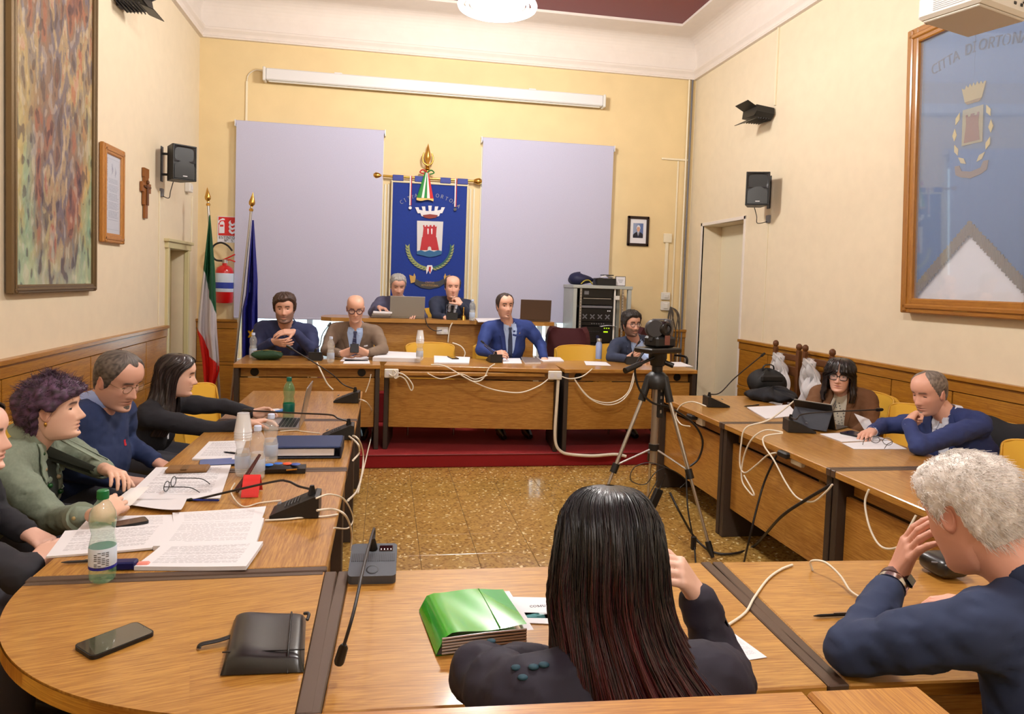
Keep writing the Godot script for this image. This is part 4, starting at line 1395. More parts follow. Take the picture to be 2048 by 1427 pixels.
func build_desks():
	var y = PLAT + 0.75
	var g = "council desks on the platform"
	desk("oak council desk with green pencil case, beside the flags",Vector3(-1.245,y,-6.255),Vector3(-0.028,y,-6.30),0.70,PLAT,M.oak,g,[0,0],true,true)
	desk("oak council desk at the centre with white document stacks",Vector3(0.0,y,-6.31),Vector3(1.555,y,-6.15),0.70,PLAT,M.oak,g,[0,0],true,false)
	desk("oak council desk in front of the equipment rack",Vector3(1.595,y,-6.16),Vector3(2.88,y,-6.19),0.70,PLAT,M.oak,g,[0,0],true,true)
	# upper desk on the dais with a longer thin top
	var u = thing("dais_desk","long oak president's desk on the dais below the banner","desk",Vector3(0.6,DAIS,-7.6))
	var b = mb(u)
	var pg = PackedVector2Array()
	for e in [[-0.55,-7.60],[1.72,-7.60],[1.85,-7.68],[1.87,-7.85],[1.85,-8.1],[1.7,-8.22],[-0.55,-8.22],[-0.66,-8.1],[-0.68,-7.9],[-0.66,-7.68]]: pg.append(Vector2(e[0],-e[1]))
	b.xf = b.xf * Transform3D(Basis(Vector3.RIGHT,-PI / 2),Vector3(0,1.165,0))
	b.extrude(pg,0.0,0.04)
	part(b,"tabletop",M.oak,u)
	b = mb(u)
	b.span(Vector3(-0.38,DAIS,-7.70),Vector3(1.62,1.16,-7.67),0,0.004)
	part(b,"front_panel",M.oak,u)
	for x in [-0.38,1.58]:
		b = mb(u)
		b.span(Vector3(x,DAIS,-8.15),Vector3(x + 0.04,1.16,-7.70),1,0.004)
		part(b,"leg_panel",M.leg_brown,u)
	# left row
	g = "council desks of the row by the certificate wall"
	var zs = [-5.58,-4.44,-3.285,-2.135]
	var ll = ["oak desk with laptop and green bottle, beside the yellow chair at the platform end","oak desk carrying the dark blue folder and clear bottles","oak desk covered with printed papers next to the curved corner desk"]
	for k in 3: desk(ll[k],Vector3(-0.155,0.75,zs[k + 1] - 0.003),Vector3(-0.155,0.75,zs[k] + 0.003),0.81,0.0,M.oak,g,[1,0 if k == 0 else 1])
	# near row
	g = "council desks of the row before the barrier"
	desk("oak desk with the grey microphone unit and green folder",Vector3(1.045,0.75,-2.09),Vector3(-0.118,0.75,-2.125),0.70,0.0,M.oak,g,[1,1])
	desk("oak desk with a black pen under the white haired man's elbow",Vector3(2.21,0.75,-2.02),Vector3(1.052,0.75,-2.09),0.70,0.0,M.oak,g,[1,1])
	# right row
	g = "council desks of the row by the framed banner wall"
	var zr = [-5.46,-4.33,-3.165,-2.03]
	var rl = ["oak desk carrying the navy coat and a gooseneck microphone","oak desk carrying the propped tablet and eyeglasses","empty oak desk under the framed banner"]
	for k in 3: desk(rl[k],Vector3(2.20,0.75,zr[k] + 0.003),Vector3(2.20,0.75,zr[k + 1] - 0.003),0.80,0.0,M.oak,g,[0 if k == 0 else 1,1])
	# curved corner desk
	var c = thing("corner_desk","curved quarter round oak corner desk holding a phone and black pouch","desk",Vector3(-0.155,0,-2.13))
	b = mb(c)
	var q = PackedVector2Array([Vector2(-0.158,2.126)])
	for k in 33:
		var a = PI / 2 * k / 32.0
		q.append(Vector2(-0.158 - 0.80 * cos(a),2.126 - 0.70 * sin(a)))
	var turn = deg_to_rad(14)
	b.xf = b.xf * Transform3D(Basis(Vector3.RIGHT,-PI / 2),Vector3(0,0.712,0))
	b.extrude(q,0.0,0.038)
	for k in b.u.size():    # grain runs aslant across the piece
		var w: Vector3 = b.v[k] + c.position
		b.u[k] = Vector2(w.x,w.z).rotated(turn)
	part(b,"tabletop",M.oak,c)
	b = mb(c)
	for k in 33:
		var a = PI / 2 * k / 32.0
		if k == 32: break
		var a2 = PI / 2 * (k + 1) / 32.0
		var p = Vector3(-0.158 - 0.80 * cos(a),0,-2.126 + 0.70 * sin(a))
		var p2 = Vector3(-0.158 - 0.80 * cos(a2),0,-2.126 + 0.70 * sin(a2))
		var ou = (p - Vector3(-0.158,0,-2.126)).normalized() * 0.0025
		b.poly([p + ou + Vector3(0,0.711,0),p2 + ou + Vector3(0,0.711,0),p2 + ou + Vector3(0,0.746,0),p + ou + Vector3(0,0.746,0)],Vector3(-0.158,0.73,-2.126),0)
	part(b,"edge_band",M.oak_rail,c)
	b = mb(c)
	b.span(Vector3(-0.157,0.711,-2.126),Vector3(-0.122,0.7515,-1.425),2,0.003)
	part(b,"end_strip",M.strip,c)
	b = mb(c)
	b.span(Vector3(-0.96,0.711,-2.130),Vector3(-0.16,0.7515,-2.105),0,0.003)
	part(b,"end_strip",M.strip,c)
	b = mb(c)
	b.xf = b.xf * Transform3D(Basis(Vector3.RIGHT,-PI / 2),Vector3(0,0.0,0))
	var q2 = PackedVector2Array()
	for k in 17:
		var a = PI / 2 * k / 16.0
		q2.append(Vector2(-0.16 - 0.56 * cos(a),2.12 - 0.47 * sin(a)))
	for k in 17:
		var a = PI / 2 * (16 - k) / 16.0
		q2.append(Vector2(-0.16 - 0.53 * cos(a),2.12 - 0.44 * sin(a)))
	b.extrude(q2,0.0,0.711)
	part(b,"curved_leg_panel",M.leg_brown,c)

# ---------------------------------------------------------------- chairs
func make_chair() -> Node3D:
	var t = thing("yellow_chair","","chair")
	var b = mb()
	b.sheet(10,10,0.055,func(a,v):
		var x = (a - 0.5) * 0.50 * (1.0 - 0.05 * v)
		var round_ = pow(absf(a - 0.5) * 2.0,6) * 0.03 * v
		return Vector3(x,0.50 + 0.36 * v - round_,-0.20 - 0.06 * v + 0.05 * pow(absf(a - 0.5) * 2.0,2) - 0.01 * sin(PI * v)))
	part(b,"backrest",M.yellow,t)
	b = mb()
	b.tube(curve([Vector3(-0.243,0.50,-0.16),Vector3(-0.238,0.75,-0.19),Vector3(-0.225,0.845,-0.225),Vector3(0,0.865,-0.285),Vector3(0.225,0.845,-0.225),Vector3(0.238,0.75,-0.19),Vector3(0.243,0.50,-0.16)]),0.007,6)
	part(b,"piping",M.yellow_seam,t)
	b = mb()
	b.sheet(8,8,0.07,func(a,v):
		var x = (0.5 - a) * 0.48
		return Vector3(x,0.47 - 0.015 * sin(PI * a) * sin(PI * v) - 0.02 * pow(v,4),-0.20 + 0.45 * v))
	part(b,"seat",M.yellow,t)
	for s in [-1,1]:
		b = mb()
		b.tube(curve([Vector3(s * 0.22,0.012,0.22),Vector3(s * 0.22,0.2,0.215),Vector3(s * 0.22,0.385,0.20),Vector3(s * 0.22,0.40,0.0),Vector3(s * 0.22,0.42,-0.18),Vector3(s * 0.22,0.60,-0.235)]),0.011,8)
		part(b,"front_leg",M.chrome,t)
		b = mb()
		b.tube([Vector3(s * 0.22,0.40,-0.12),Vector3(s * 0.22,0.012,-0.24)],0.011,8)
		part(b,"rear_leg",M.chrome,t)
	return t
func chair(label: String,x: float,z: float,turn: float,base := 0.0,group := ""):
	var o = place("chair",make_chair,label,Vector3(x,base,z),turn,group)
	return o

func build_chairs():
	var g = "yellow chairs behind the platform desks"
	chair("yellow chair under the man in the navy zip jumper",-0.96,-7.24,0.0,PLAT,g)
	chair("yellow chair under the bald man in the beige jacket",-0.30,-7.22,0.0,PLAT,g)
	chair("empty yellow chair behind the white document stack",0.462,-7.06,0.0,PLAT,g)
	chair("yellow chair under the man in the blue suit and tie",1.20,-7.20,0.1,PLAT,g)
	chair("empty yellow chair in front of the equipment rack",2.03,-7.06,0.0,PLAT,g)
	chair("yellow chair under the bearded man",2.50,-7.26,0.0,PLAT,g)
	chair("yellow chair with one corner showing beside the door opening",2.98,-7.62,-0.2,PLAT,g)
	g = "yellow chairs on the dais"
	chair("yellow chair under the grey haired man with the laptop",0.10,-8.27,0.0,DAIS,g)
	chair("yellow chair under the man holding his chin",0.66,-8.27,0.0,DAIS,g)
	g = "yellow chairs along the certificate wall"
	chair("empty yellow chair at the platform end of the desks",-1.02,-4.98,PI / 2 - 0.25,0.0,g)
	chair("yellow chair under the woman in black with the laptop",-1.40,-4.30,PI / 2,0.0,g)
	chair("yellow chair under the man in the navy jumper",-1.50,-3.72,PI / 2,0.0,g)
	chair("yellow chair under the woman in the green shirt",-1.56,-3.15,PI / 2,0.0,g)
	chair("yellow chair under the woman at the corner desk end",-1.50,-2.55,PI / 2,0.0,g)
	chair("empty yellow chair tucked at the curved corner desk",-1.17,-1.62,PI / 2 + 0.5,0.0,g)
	g = "yellow chairs along the framed banner wall"
	chair("yellow chair under the woman in the brown jacket",3.52,-4.92,-PI / 2 + 0.2,0.0,g)
	chair("empty yellow chair between the woman in brown and the man in blue",3.42,-4.28,-PI / 2 + 0.1,0.0,g)
	chair("yellow chair under the man in the blue jacket",3.50,-3.66,-PI / 2,0.0,g)
	chair("empty yellow chair at the bare desk under the framed banner",3.22,-3.10,-PI / 2 + 0.15,0.0,g)
	g = "yellow chairs before the barrier"
	chair("yellow chair under the woman with long dark red hair",0.42,-1.16,PI,0.0,g)
	chair("yellow chair under the white haired man",1.42,-1.10,PI,0.0,g)
	var ct = thing("dark_coat","dark coat hung over the chair back of the man in blue","coat",Vector3(3.74,0.86,-3.66))
	var cb = mb()
	cb.sheet(14,16,0.012,func(a,v):
		var w = (v - 0.45) * 0.62
		return Vector3((0.055 if w > 0 else -0.055) * clampf(absf(w) * 14.0,0.0,1.0) - 0.01,0.025 - absf(w) * 0.95 + 0.01 * sin(a * 9.0),0.24 - 0.42 * a + 0.015 * sin(v * 11.0)))
	part(cb,"cloth",mat(Color(0.07,0.07,0.09),0.9),ct)
	# two carved chairs with tulle bows against the wall
	for k in 2:
		var z = -6.20 if k == 0 else -5.70
		place("carved_chair",make_carved_chair,"old carved wooden chair with white tulle, beside the " + ("black rucksack" if k == 0 else "woman in the brown jacket"),Vector3(3.60,0,z),-PI / 2,"carved chairs with tulle")
	# dark red swivel chairs behind the dais desk and rack
	place("swivel_chair",make_swivel,"dark red upholstered chair at the end of the dais desk",Vector3(2.02,PLAT,-7.86),-0.4,"dark red chairs")
	place("swivel_chair",make_swivel,"dark red upholstered chair behind the video camera near the corner",Vector3(3.36,PLAT,-8.2),0.2,"dark red chairs")

func make_carved_chair() -> Node3D:
	var t = thing("carved_chair","","chair")
	for s in [-1,1]:
		var b = mb()
		b.span(Vector3(s * 0.20 - 0.022,0,-0.20),Vector3(s * 0.20 + 0.022,1.09,-0.16),1,0.006)
		part(b,"back_post",M.old_wood,t)
		b = mb()
		b.xf = Transform3D(Basis.IDENTITY,Vector3(s * 0.20,1.09,-0.18))
		b.lathe([Vector2(0,0),Vector2(0.016,0),Vector2(0.028,0.02),Vector2(0.026,0.045),Vector2(0.012,0.06),Vector2(0,0.062)],12)
		part(b,"post_finial",M.old_wood,t)
		b = mb()
		b.span(Vector3(s * 0.20 - 0.02,0,0.17),Vector3(s * 0.20 + 0.02,0.45,0.21),1,0.006)
		part(b,"front_leg",M.old_wood,t)
		b = mb()
		b.span(Vector3(s * 0.20 - 0.012,0.16,-0.18),Vector3(s * 0.20 + 0.012,0.20,0.18),2,0.004)
		part(b,"stretcher",M.old_wood,t)
	for e in [[0.98,1.04],[0.84,0.93],[0.56,0.62]]:
		var b = mb()
		b.span(Vector3(-0.18,e[0],-0.192),Vector3(0.18,e[1],-0.168),0,0.006)
		part(b,"back_rail",M.old_wood,t)
	var cv = mb()
	var pg = PackedVector2Array()
	for k in 17:
		var a = k / 16.0
		pg.append(Vector2(-0.17 + 0.34 * a,0.62 + 0.06 + 0.022 * sin(a * 6.0 * PI) + 0.04 * sin(PI * a)))
	pg.append(Vector2(0.17,0.62)); pg.append(Vector2(-0.17,0.62))
	cv.xf = Transform3D(Basis.IDENTITY,Vector3(0,0,-0.18))
	cv.extrude(pg,-0.01,0.01)
	part(cv,"carved_crest",M.carved_wood,t)
	var b2 = mb()
	b2.span(Vector3(-0.22,0.43,-0.20),Vector3(0.22,0.465,0.22),0,0.008)
	part(b2,"seat",M.old_wood,t)
	for sd in [0,1]:
		b2 = mb()
		b2.sheet(14,22,0.0015,func(a,v):
			var w: float = 0.06 + 0.10 * sin(minf(v * 1.4,1.0) * PI * 0.8) + 0.04 * v
			var x: float = 0.02 + (a - 0.5) * w * 1.6 + (0.10 if sd == 1 else -0.06) * v
			var puff: float = 0.05 * sin(v * 9.0 + sd * 2.0) * sin(a * PI) + 0.022 * sin(a * 20.0 + v * 6.0)
			return Vector3(x,1.03 - (0.50 if sd == 0 else 0.42) * v + 0.02 * sin(a * 12.0),-0.13 + 0.03 * sd + puff + 0.02))
		part(b2,"tulle",M.tulle,t,"crumpled white tulle")
	b2 = mb()
	b2.sheet(2,8,0.002,func(a,v): return Vector3(0.0 + (a - 0.5) * 0.03 + 0.03 * sin(v * 3.0),0.98 - 0.20 * v,-0.085))
	part(b2,"satin_ribbon",M.paper,t)
	return t

func make_swivel() -> Node3D:
	var t = thing("swivel_chair","","chair")
	var red = mat(Color(0.26,0.05,0.075),0.8)
	var b = mb()
	b.sheet(10,10,0.07,func(a,v):
		var k = pow(absf(a - 0.5) * 2.0,4)
		return Vector3((a - 0.5) * 0.46 * (1.0 - 0.25 * pow(absf(v - 0.5) * 2.0,4)),0.50 + 0.50 * v,-0.20 - 0.05 * v + 0.05 * k))
	part(b,"backrest",red,t)
	b = mb()
	b.sheet(8,8,0.08,func(a,v): return Vector3((0.5 - a) * 0.48,0.48 - 0.02 * pow(v,4),-0.22 + 0.46 * v))
	part(b,"seat",red,t)
	b = mb()
	b.tube([Vector3(0,0.08,0),Vector3(0,0.41,0)],0.028,12)
	part(b,"column",M.black_plastic,t)
	for s in [-1,1]:
		b = mb()
		b.tube(curve([Vector3(s * 0.22,0.44,0.05),Vector3(s * 0.28,0.50,0.05),Vector3(s * 0.28,0.66,0.08),Vector3(s * 0.26,0.67,-0.14)]),0.014,8)
		part(b,"armrest",M.black_plastic,t)
	for k in 5:
		b = mb()
		var a = TAU * k / 5.0
		b.tube([Vector3(0,0.09,0),Vector3(0.26 * cos(a),0.05,0.26 * sin(a)),Vector3(0.28 * cos(a),0.02,0.28 * sin(a))],0.02,8)
		part(b,"foot",M.black_plastic,t)
	b = mb()
	b.tube([Vector3(0,0.40,-0.1),Vector3(0,0.42,-0.26),Vector3(0,0.62,-0.30)],0.016,8)
	part(b,"back_support",M.black_plastic,t)
	return t

# ---------------------------------------------------------------- rack,video camera
func build_rack_and_camera():
	var t = thing("equipment_rack","pale grey open equipment rack filled with black amplifiers","rack",Vector3(2.59,PLAT,-8.5))
	var x0 = 2.225
	var x1 = 2.955
	var z0 = -8.78
	var z1 = -8.30
	var top = 1.63
	var grey = mat(Color(0.66,0.68,0.66),0.4)
	var b = mb(t)
	b.span(Vector3(x0 - 0.01,top - 0.04,z0),Vector3(x1 + 0.01,top,z1 + 0.01),0,0.005)
	part(b,"top_plate",grey,t)
	for x in [x0,x1 - 0.045]:
		for z in [z0,z1 - 0.05]:
			b = mb(t)
			b.span(Vector3(x,PLAT,z),Vector3(x + 0.045,top - 0.04,z + 0.05),1,0.004)
			part(b,"corner_post",grey,t)
	b = mb(t)
	b.span(Vector3(x0,PLAT,z0),Vector3(x1,PLAT + 0.05,z1),0,0.004)
	part(b,"base_plate",grey,t)
	b = mb(t)
	b.span(Vector3(x0 + 0.005,PLAT + 0.05,z0),Vector3(x1 - 0.005,top - 0.04,z0 + 0.01))
	part(b,"back_sheet",M.black_plastic,t)
	b = mb(t)
	b.span(Vector3(x0,PLAT + 0.05,z0 + 0.06),Vector3(x0 + 0.006,top - 0.04,z1 - 0.06))
	part(b,"side_sheet",grey,t)
	for x in [x0 + 0.085,x1 - 0.115]:
		b = mb(t)
		b.span(Vector3(x,PLAT + 0.05,z1 - 0.035),Vector3(x + 0.024,top - 0.04,z1 - 0.02),1)
		part(b,"mounting_rail",M.alu,t)
		var hs = mb(t)
		for k in 40: hs.box(Vector3(x + 0.012,PLAT + 0.10 + k * 0.034,z1 - 0.0195),Vector3(0.008,0.010,0.002))
		part(hs,"rail_holes",M.black_plastic,t)
	b = mb(t)
	b.span(Vector3(x1 - 0.215,0.85,z1 - 0.03),Vector3(x1 - 0.195,top - 0.04,z1 - 0.018),1)
	part(b,"cable_strip",M.white_plastic,t)
	b = mb(t)
	b.span(Vector3(x1 - 0.205,top - 0.17,z1 - 0.018),Vector3(x1 - 0.15,top - 0.12,z1 + 0.005),0,0.004)
	part(b,"cable_clip",M.white_plastic,t)
	var hy = func(v: float) -> float: return 1.63 - (v - 300.0) / 7.51 / 171.0
	var ux0 = x0 + 0.112
	var ux1 = x1 - 0.225
	var units = [["patch_unit",352,492],["mixer_unit",512,606],["amplifier",662,868],["control_unit",872,932],["radio_unit",940,1200],["lower_unit",1204,1500]]
	for e in units:
		var un = thing("rack_unit",{"patch_unit": "black patch unit at the top of the rack","mixer_unit": "black mixer unit with a pale top edge in the rack","amplifier": "black amplifier with crossed fan guards in the rack","control_unit": "thin black control unit with small knobs in the rack","radio_unit": "black radio unit with lit yellow display in the rack","lower_unit": "plain black unit low in the rack"}[e[0]],"audio unit",Vector3((ux0 + ux1) / 2,hy.call(e[2]),z1 - 0.2),"units in the rack")
		b = mb(un)
		b.span(Vector3(ux0,hy.call(e[2]),z0 + 0.10),Vector3(ux1,hy.call(e[1]),z1 - 0.045),0,0.004)
		part(b,"case",M.black_satin,un)
		var zf = z1 - 0.045
		if e[0] == "amplifier":
			for k in 4:
				var c = Vector3(ux0 + 0.05 + k * 0.095,hy.call(790),zf + 0.002)
				b = mb(un)
				for an in [PI / 4,-PI / 4]:
					b.xf = Transform3D(Basis.IDENTITY,-un.position) * Transform3D(Basis(Vector3(0,0,1),an),c)
					b.box(Vector3.ZERO,Vector3(0.075,0.013,0.003),0,0.001)
				part(b,"fan_guard",M.mid_grey,un)
			for k in 2: spot(un,"knob",M.paper,Vector3(ux1 - 0.03 - k * 0.025,hy.call(695),zf + 0.004),0.008,0.004)
		elif e[0] == "radio_unit":
			b = mb(un)
			b.span(Vector3(ux1 - 0.10,hy.call(1034),zf),Vector3(ux1 - 0.045,hy.call(1014),zf + 0.002))
			var lit = mat(Color(0.75,0.9,0.1),0.4)
			lit.emission_enabled = true; lit.emission = Color(0.75,0.95,0.1); lit.emission_energy_multiplier = 0.9
			part(b,"lit_display",lit,un)
			for k in 3: spot(un,"led_light",lit,Vector3(ux1 - 0.09 + k * 0.028,hy.call(967),zf + 0.003),0.007,0.002)
			for k in 7: spot(un,"knob",M.dark_grey,Vector3(ux0 + 0.10 + k * 0.022,hy.call(1020),zf + 0.005),0.007,0.006)
			b = mb(un)
			b.xf = Transform3D(Basis.IDENTITY,-un.position)
			spot(un,"emblem",mat(Color(0.10,0.14,0.30),0.4),Vector3(ux0 + 0.22,hy.call(1105),zf + 0.002),0.022,0.001)
		elif e[0] == "control_unit":
			for k in 6: spot(un,"knob",M.mid_grey,Vector3(ux0 + 0.14 + k * 0.03,hy.call(898),zf + 0.004),0.007,0.005)
			var rl = mat(Color(0.8,0.1,0.1),0.4)
			spot(un,"button",rl,Vector3(ux0 - 0.01,hy.call(895),zf + 0.004),0.006,0.004)
		elif e[0] == "mixer_unit":
			b = mb(un)
			b.span(Vector3(ux0 + 0.02,hy.call(513),zf),Vector3(ux1 - 0.02,hy.call(498),zf + 0.01),0,0.002)
			part(b,"pale_edge",M.alu,un)
		elif e[0] == "patch_unit":
			b = mb(un)
			b.span(Vector3(ux0 + 0.03,hy.call(450),zf),Vector3(ux0 + 0.09,hy.call(390),zf + 0.012),0,0.004)
			part(b,"terminal_block",M.mid_grey,un)
	var sh = thing("rack_shelf","grey perforated shelf between the rack units","shelf",Vector3((ux0 + ux1) / 2,hy.call(655),z1 - 0.2))
	b = mb(sh)
	b.span(Vector3(ux0,hy.call(655),z0 + 0.1),Vector3(ux1,hy.call(618),z1 - 0.04),0,0.003)
	part(b,"tray",M.mid_grey,sh)
	var rp = thing("paper_note","white sheet lying on a shelf of the rack","paper",Vector3(ux1 - 0.03,hy.call(938),z1 - 0.01))
	b = mb()
	b.sheet(6,3,0.003,func(a,v): return Vector3(-0.12 + 0.2 * a,0.015 * sin(a * 3.0) + 0.001,-0.04 + 0.07 * (1.0 - v)))
	part(b,"sheet",M.paper,rp)
	# things on top of the rack
	var yt = top + 0.001
	var bag = thing("blue_bag","blue bag with yellow handles lying on the rack","bag",Vector3(2.355,yt,-8.50))
	b = mb()
	b.grid(20,12,func(a,v):
		var th: float = TAU * a
		var ph: float = PI * (v - 0.5)
		var r = 1.0 + 0.14 * sin(th * 3.0 + 1.0) * cos(ph) + 0.08 * sin(th * 5.0 + v * 7.0)
		return Vector3(0.155 * cos(ph) * cos(th) * r,maxf(0.068 + 0.068 * sin(ph) * (1.1 - 0.25 * cos(th)),0.0),-0.12 * cos(ph) * sin(th)))
	part(b,"sack",mat(Color(0.02,0.05,0.22),0.6),bag)
	b = mb()
	b.tube(curve([Vector3(-0.02,0.01,0.12),Vector3(0.02,0.05,0.13),Vector3(0.08,0.055,0.125),Vector3(0.13,0.01,0.10)]),0.008,6)
	part(b,"handle",mat(Color(0.62,0.56,0.18),0.6),bag)
	var rb = thing("black_case","black box with clear wrapping on top of the rack","box",Vector3(2.66,yt,-8.48))
	b = mb()
	b.box(Vector3(0,0.045,0),Vector3(0.25,0.09,0.18),0,0.008)
	part(b,"case",M.black_plastic,rb)
	b = mb()
	b.sheet(10,6,0.002,func(a,v): return Vector3(-0.06 + 0.17 * a,0.098 + 0.022 * sin(a * 7.0) * sin(v * 5.0) + 0.02 * sin(PI * a),0.08 - 0.15 * v))
	part(b,"clear_wrapping",M.tulle,rb)
	b = mb()
	b.box(Vector3(0.03,0.128,0),Vector3(0.14,0.012,0.12),0,0.004)
	part(b,"lid",M.black_plastic,rb)
	var sg = thing("desk_sign","small white framed card standing on the rack","sign",Vector3(2.855,yt,-8.45))
	b = mb()
	b.box(Vector3(0,0.06,0),Vector3(0.13,0.12,0.012),0,0.002)
	part(b,"frame",M.dark_grey,sg)
	b = mb()
	b.box(Vector3(0,0.06,0.0065),Vector3(0.116,0.106,0.003))
	part(b,"card",M.paper_edge,sg)
	b = mb()
	for k in 3: b.box(Vector3(0,0.075 - k * 0.014,0.0085),Vector3(0.07 - 0.015 * k,0.004,0.001))
	part(b,"print_lines",M.mid_grey,sg)
	var wd = thing("wall_controller","white wall controller with a dark display under the blind","controller",Vector3(2.09,0.95,BZ + 0.02))
	b = mb()
	b.box(Vector3(0,0.09,0.04),Vector3(0.15,0.19,0.05),1,0.012)
	part(b,"case",M.white_plastic,wd)
	b = mb()
	b.box(Vector3(0.015,0.095,0.066),Vector3(0.075,0.10,0.004),1,0.002)
	part(b,"display",mat(Color(0.10,0.20,0.28),0.2),wd)
	# video camera on tripod
	var C = Vector3(1.715,0,-4.28)
	var tp = thing("tripod","aluminium tripod standing between the desks","tripod",C)
	var feet = [Vector3(1.98,0,-3.93),Vector3(1.85,0,-4.70),Vector3(1.25,0,-4.20)]
	for f in feet:
		var hip: Vector3 = C + (f - C).normalized() * 0.055 + Vector3(0,1.03,0)
		var mid = hip.lerp(f,0.53)
		var low = hip.lerp(f,0.93)
		b = mb(tp)
		b.tube([hip,mid],0.0155,8,0.75)
		var lg = part(b,"leg",M.alu,tp)
		b = mb(tp)
		b.tube([mid,low],0.012,8,0.8)
		part(b,"leg_lower_tube",M.alu,lg)
		b = mb(tp)
		b.tube([mid + (hip - mid).normalized() * 0.03,mid - (hip - mid).normalized() * 0.03],0.024,8)
		part(b,"leg_clamp",M.black_plastic,lg)
		b = mb(tp)
		b.tube([low + (hip - low).normalized() * 0.03,low - (hip - low).normalized() * 0.02,f + Vector3(0,0.012,0)],[0.02,0.02,0.011],8)
		part(b,"rubber_foot",M.black_plastic,lg)
		b = mb(tp)
		b.tube([C + Vector3(0,0.60,0),mid + (hip - mid).normalized() * 0.02],0.009,6,0.6)
		part(b,"brace",M.alu,tp)
	b = mb(tp)
	b.tube([C + Vector3(0,0.50,0),C + Vector3(0,1.03,0)],0.024,12)
	part(b,"centre_tube",M.alu,tp)
	b = mb(tp)
	b.tube([C + Vector3(0,0.585,0),C + Vector3(0,0.625,0)],0.034,12)
	part(b,"brace_collar",M.black_plastic,tp)
	b = mb(tp)
	b.xf = b.xf * Transform3D(Basis.IDENTITY,C)
	b.lathe([Vector2(0,0.985),Vector2(0.075,0.985),Vector2(0.082,1.02),Vector2(0.072,1.06),Vector2(0.045,1.085),Vector2(0.034,1.09),Vector2(0.034,1.125),Vector2(0.045,1.13),Vector2(0.05,1.16),Vector2(0.058,1.175),Vector2(0.058,1.21),Vector2(0,1.21)],18)
	part(b,"head",M.black_plastic,tp)
	for f in feet:
		b = mb(tp)
		var hip: Vector3 = C + (f - C).normalized() * 0.055 + Vector3(0,1.03,0)
		b.tube([hip + Vector3(0,0.03,0),hip.lerp(f,0.12)],0.026,8)
		part(b,"shoulder",M.black_plastic,tp)
	b = mb(tp)
	b.box(C + Vector3(0.02,0.90,0.03),Vector3(0.04,0.20,0.02),1,0.004)
	part(b,"column_rack",M.black_plastic,tp)
	for k in 4:
		b = mb(tp)
		b.box(C + Vector3(0.02,0.84 + k * 0.045,0.041),Vector3(0.012,0.022,0.004),1,0.002)
		part(b,"rack_slot",M.alu,tp)
	b = mb(tp)
	var hd = C + Vector3(-0.03,1.185,0.03)
	var he = on_z(1250,741,-4.12)
	b.tube([hd,hd.lerp(he,0.45),hd.lerp(he,0.5),he],[0.010,0.010,0.016,0.019],10)
	part(b,"pan_handle",M.black_plastic,tp)
	b = mb(tp)
	b.tube([C + Vector3(0.05,1.15,0.0),C + Vector3(0.10,1.13,0.02)],0.016,8)
	part(b,"lock_knob",M.black_plastic,tp)
	var vc = thing("video_camera","black pan tilt video camera on a flat plate on the tripod","camera",C + Vector3(0,1.21,0))
	vc.rotation.y = 0.40
	b = mb()
	b.box(Vector3(0.0,0.018,0),Vector3(0.27,0.034,0.16),0,0.008)
	part(b,"plate",M.black_satin,vc)
	b = mb()
	b.box(Vector3(0.01,0.072,0),Vector3(0.165,0.07,0.13),0,0.014)
	part(b,"base",M.black_plastic,vc)
	b = mb()
	b.box(Vector3(0.012,0.085,0.0655),Vector3(0.044,0.06,0.003))
	part(b,"infrared_window",mat(Color(0.42,0.24,0.20),0.15),vc)
	for s in [-1,1]:
		b = mb()
		b.xf = Transform3D(Basis(Vector3.UP,s * 0.55) * Basis(Vector3.RIGHT,PI / 2),Vector3(0.01 + s * 0.058,0.155,0.01))
		b.lathe([Vector2(0,-0.026),Vector2(0.052,-0.026),Vector2(0.060,-0.016),Vector2(0.060,0.016),Vector2(0.052,0.026),Vector2(0,0.026)],22)
		b.box(Vector3(0,0,0.05),Vector3(0.07,0.04,0.07),0,0.01)
		part(b,"arm",M.dark_grey,vc)
	b = mb()
	b.xf = Transform3D(Basis(Vector3.RIGHT,PI / 2),Vector3(0.01,0.155,0.0))
	b.lathe([Vector2(0,-0.07),Vector2(0.044,-0.07),Vector2(0.05,-0.05),Vector2(0.05,0.05),Vector2(0.042,0.062),Vector2(0.03,0.064),Vector2(0.028,0.052),Vector2(0,0.05)],20)
	part(b,"lens_barrel",M.black_satin,vc)
	b = mb()
	b.tube([Vector3(-0.055,0.212,0),Vector3(0.075,0.212,0)],0.006,6)
	part(b,"top_bar",M.mid_grey,vc)
	# power brick hanging on the tripod
	var pb = thing("power_adapter","black power adapter hanging from the tripod","adapter",on_z(1311,995,-4.15))
	pb.rotation = Vector3(0,0.2,-0.45)
	b = mb()
	b.box(Vector3.ZERO,Vector3(0.055,0.12,0.032),1,0.006)
	part(b,"brick",M.black_plastic,pb)
	b = mb()
	b.tube(curve([Vector3(0,0.06,0),Vector3(0.0,0.10,0),Vector3(-0.02,0.16,0.02)]),0.005,6)
	b.tube(curve([Vector3(0,-0.06,0),Vector3(-0.04,-0.10,0),Vector3(-0.06,-0.02,0.01),Vector3(-0.04,0.10,0.0)]),0.003,6)
	part(b,"lead",M.cable_black,pb)
	var inl = thing("inline_plug","black inline plug on a lead hanging beside the tripod leg","plug",on_z(1387,1085,-3.95))
	b = mb()
	b.box(Vector3.ZERO,Vector3(0.03,0.085,0.025),1,0.006)
	part(b,"plug",M.black_plastic,inl)

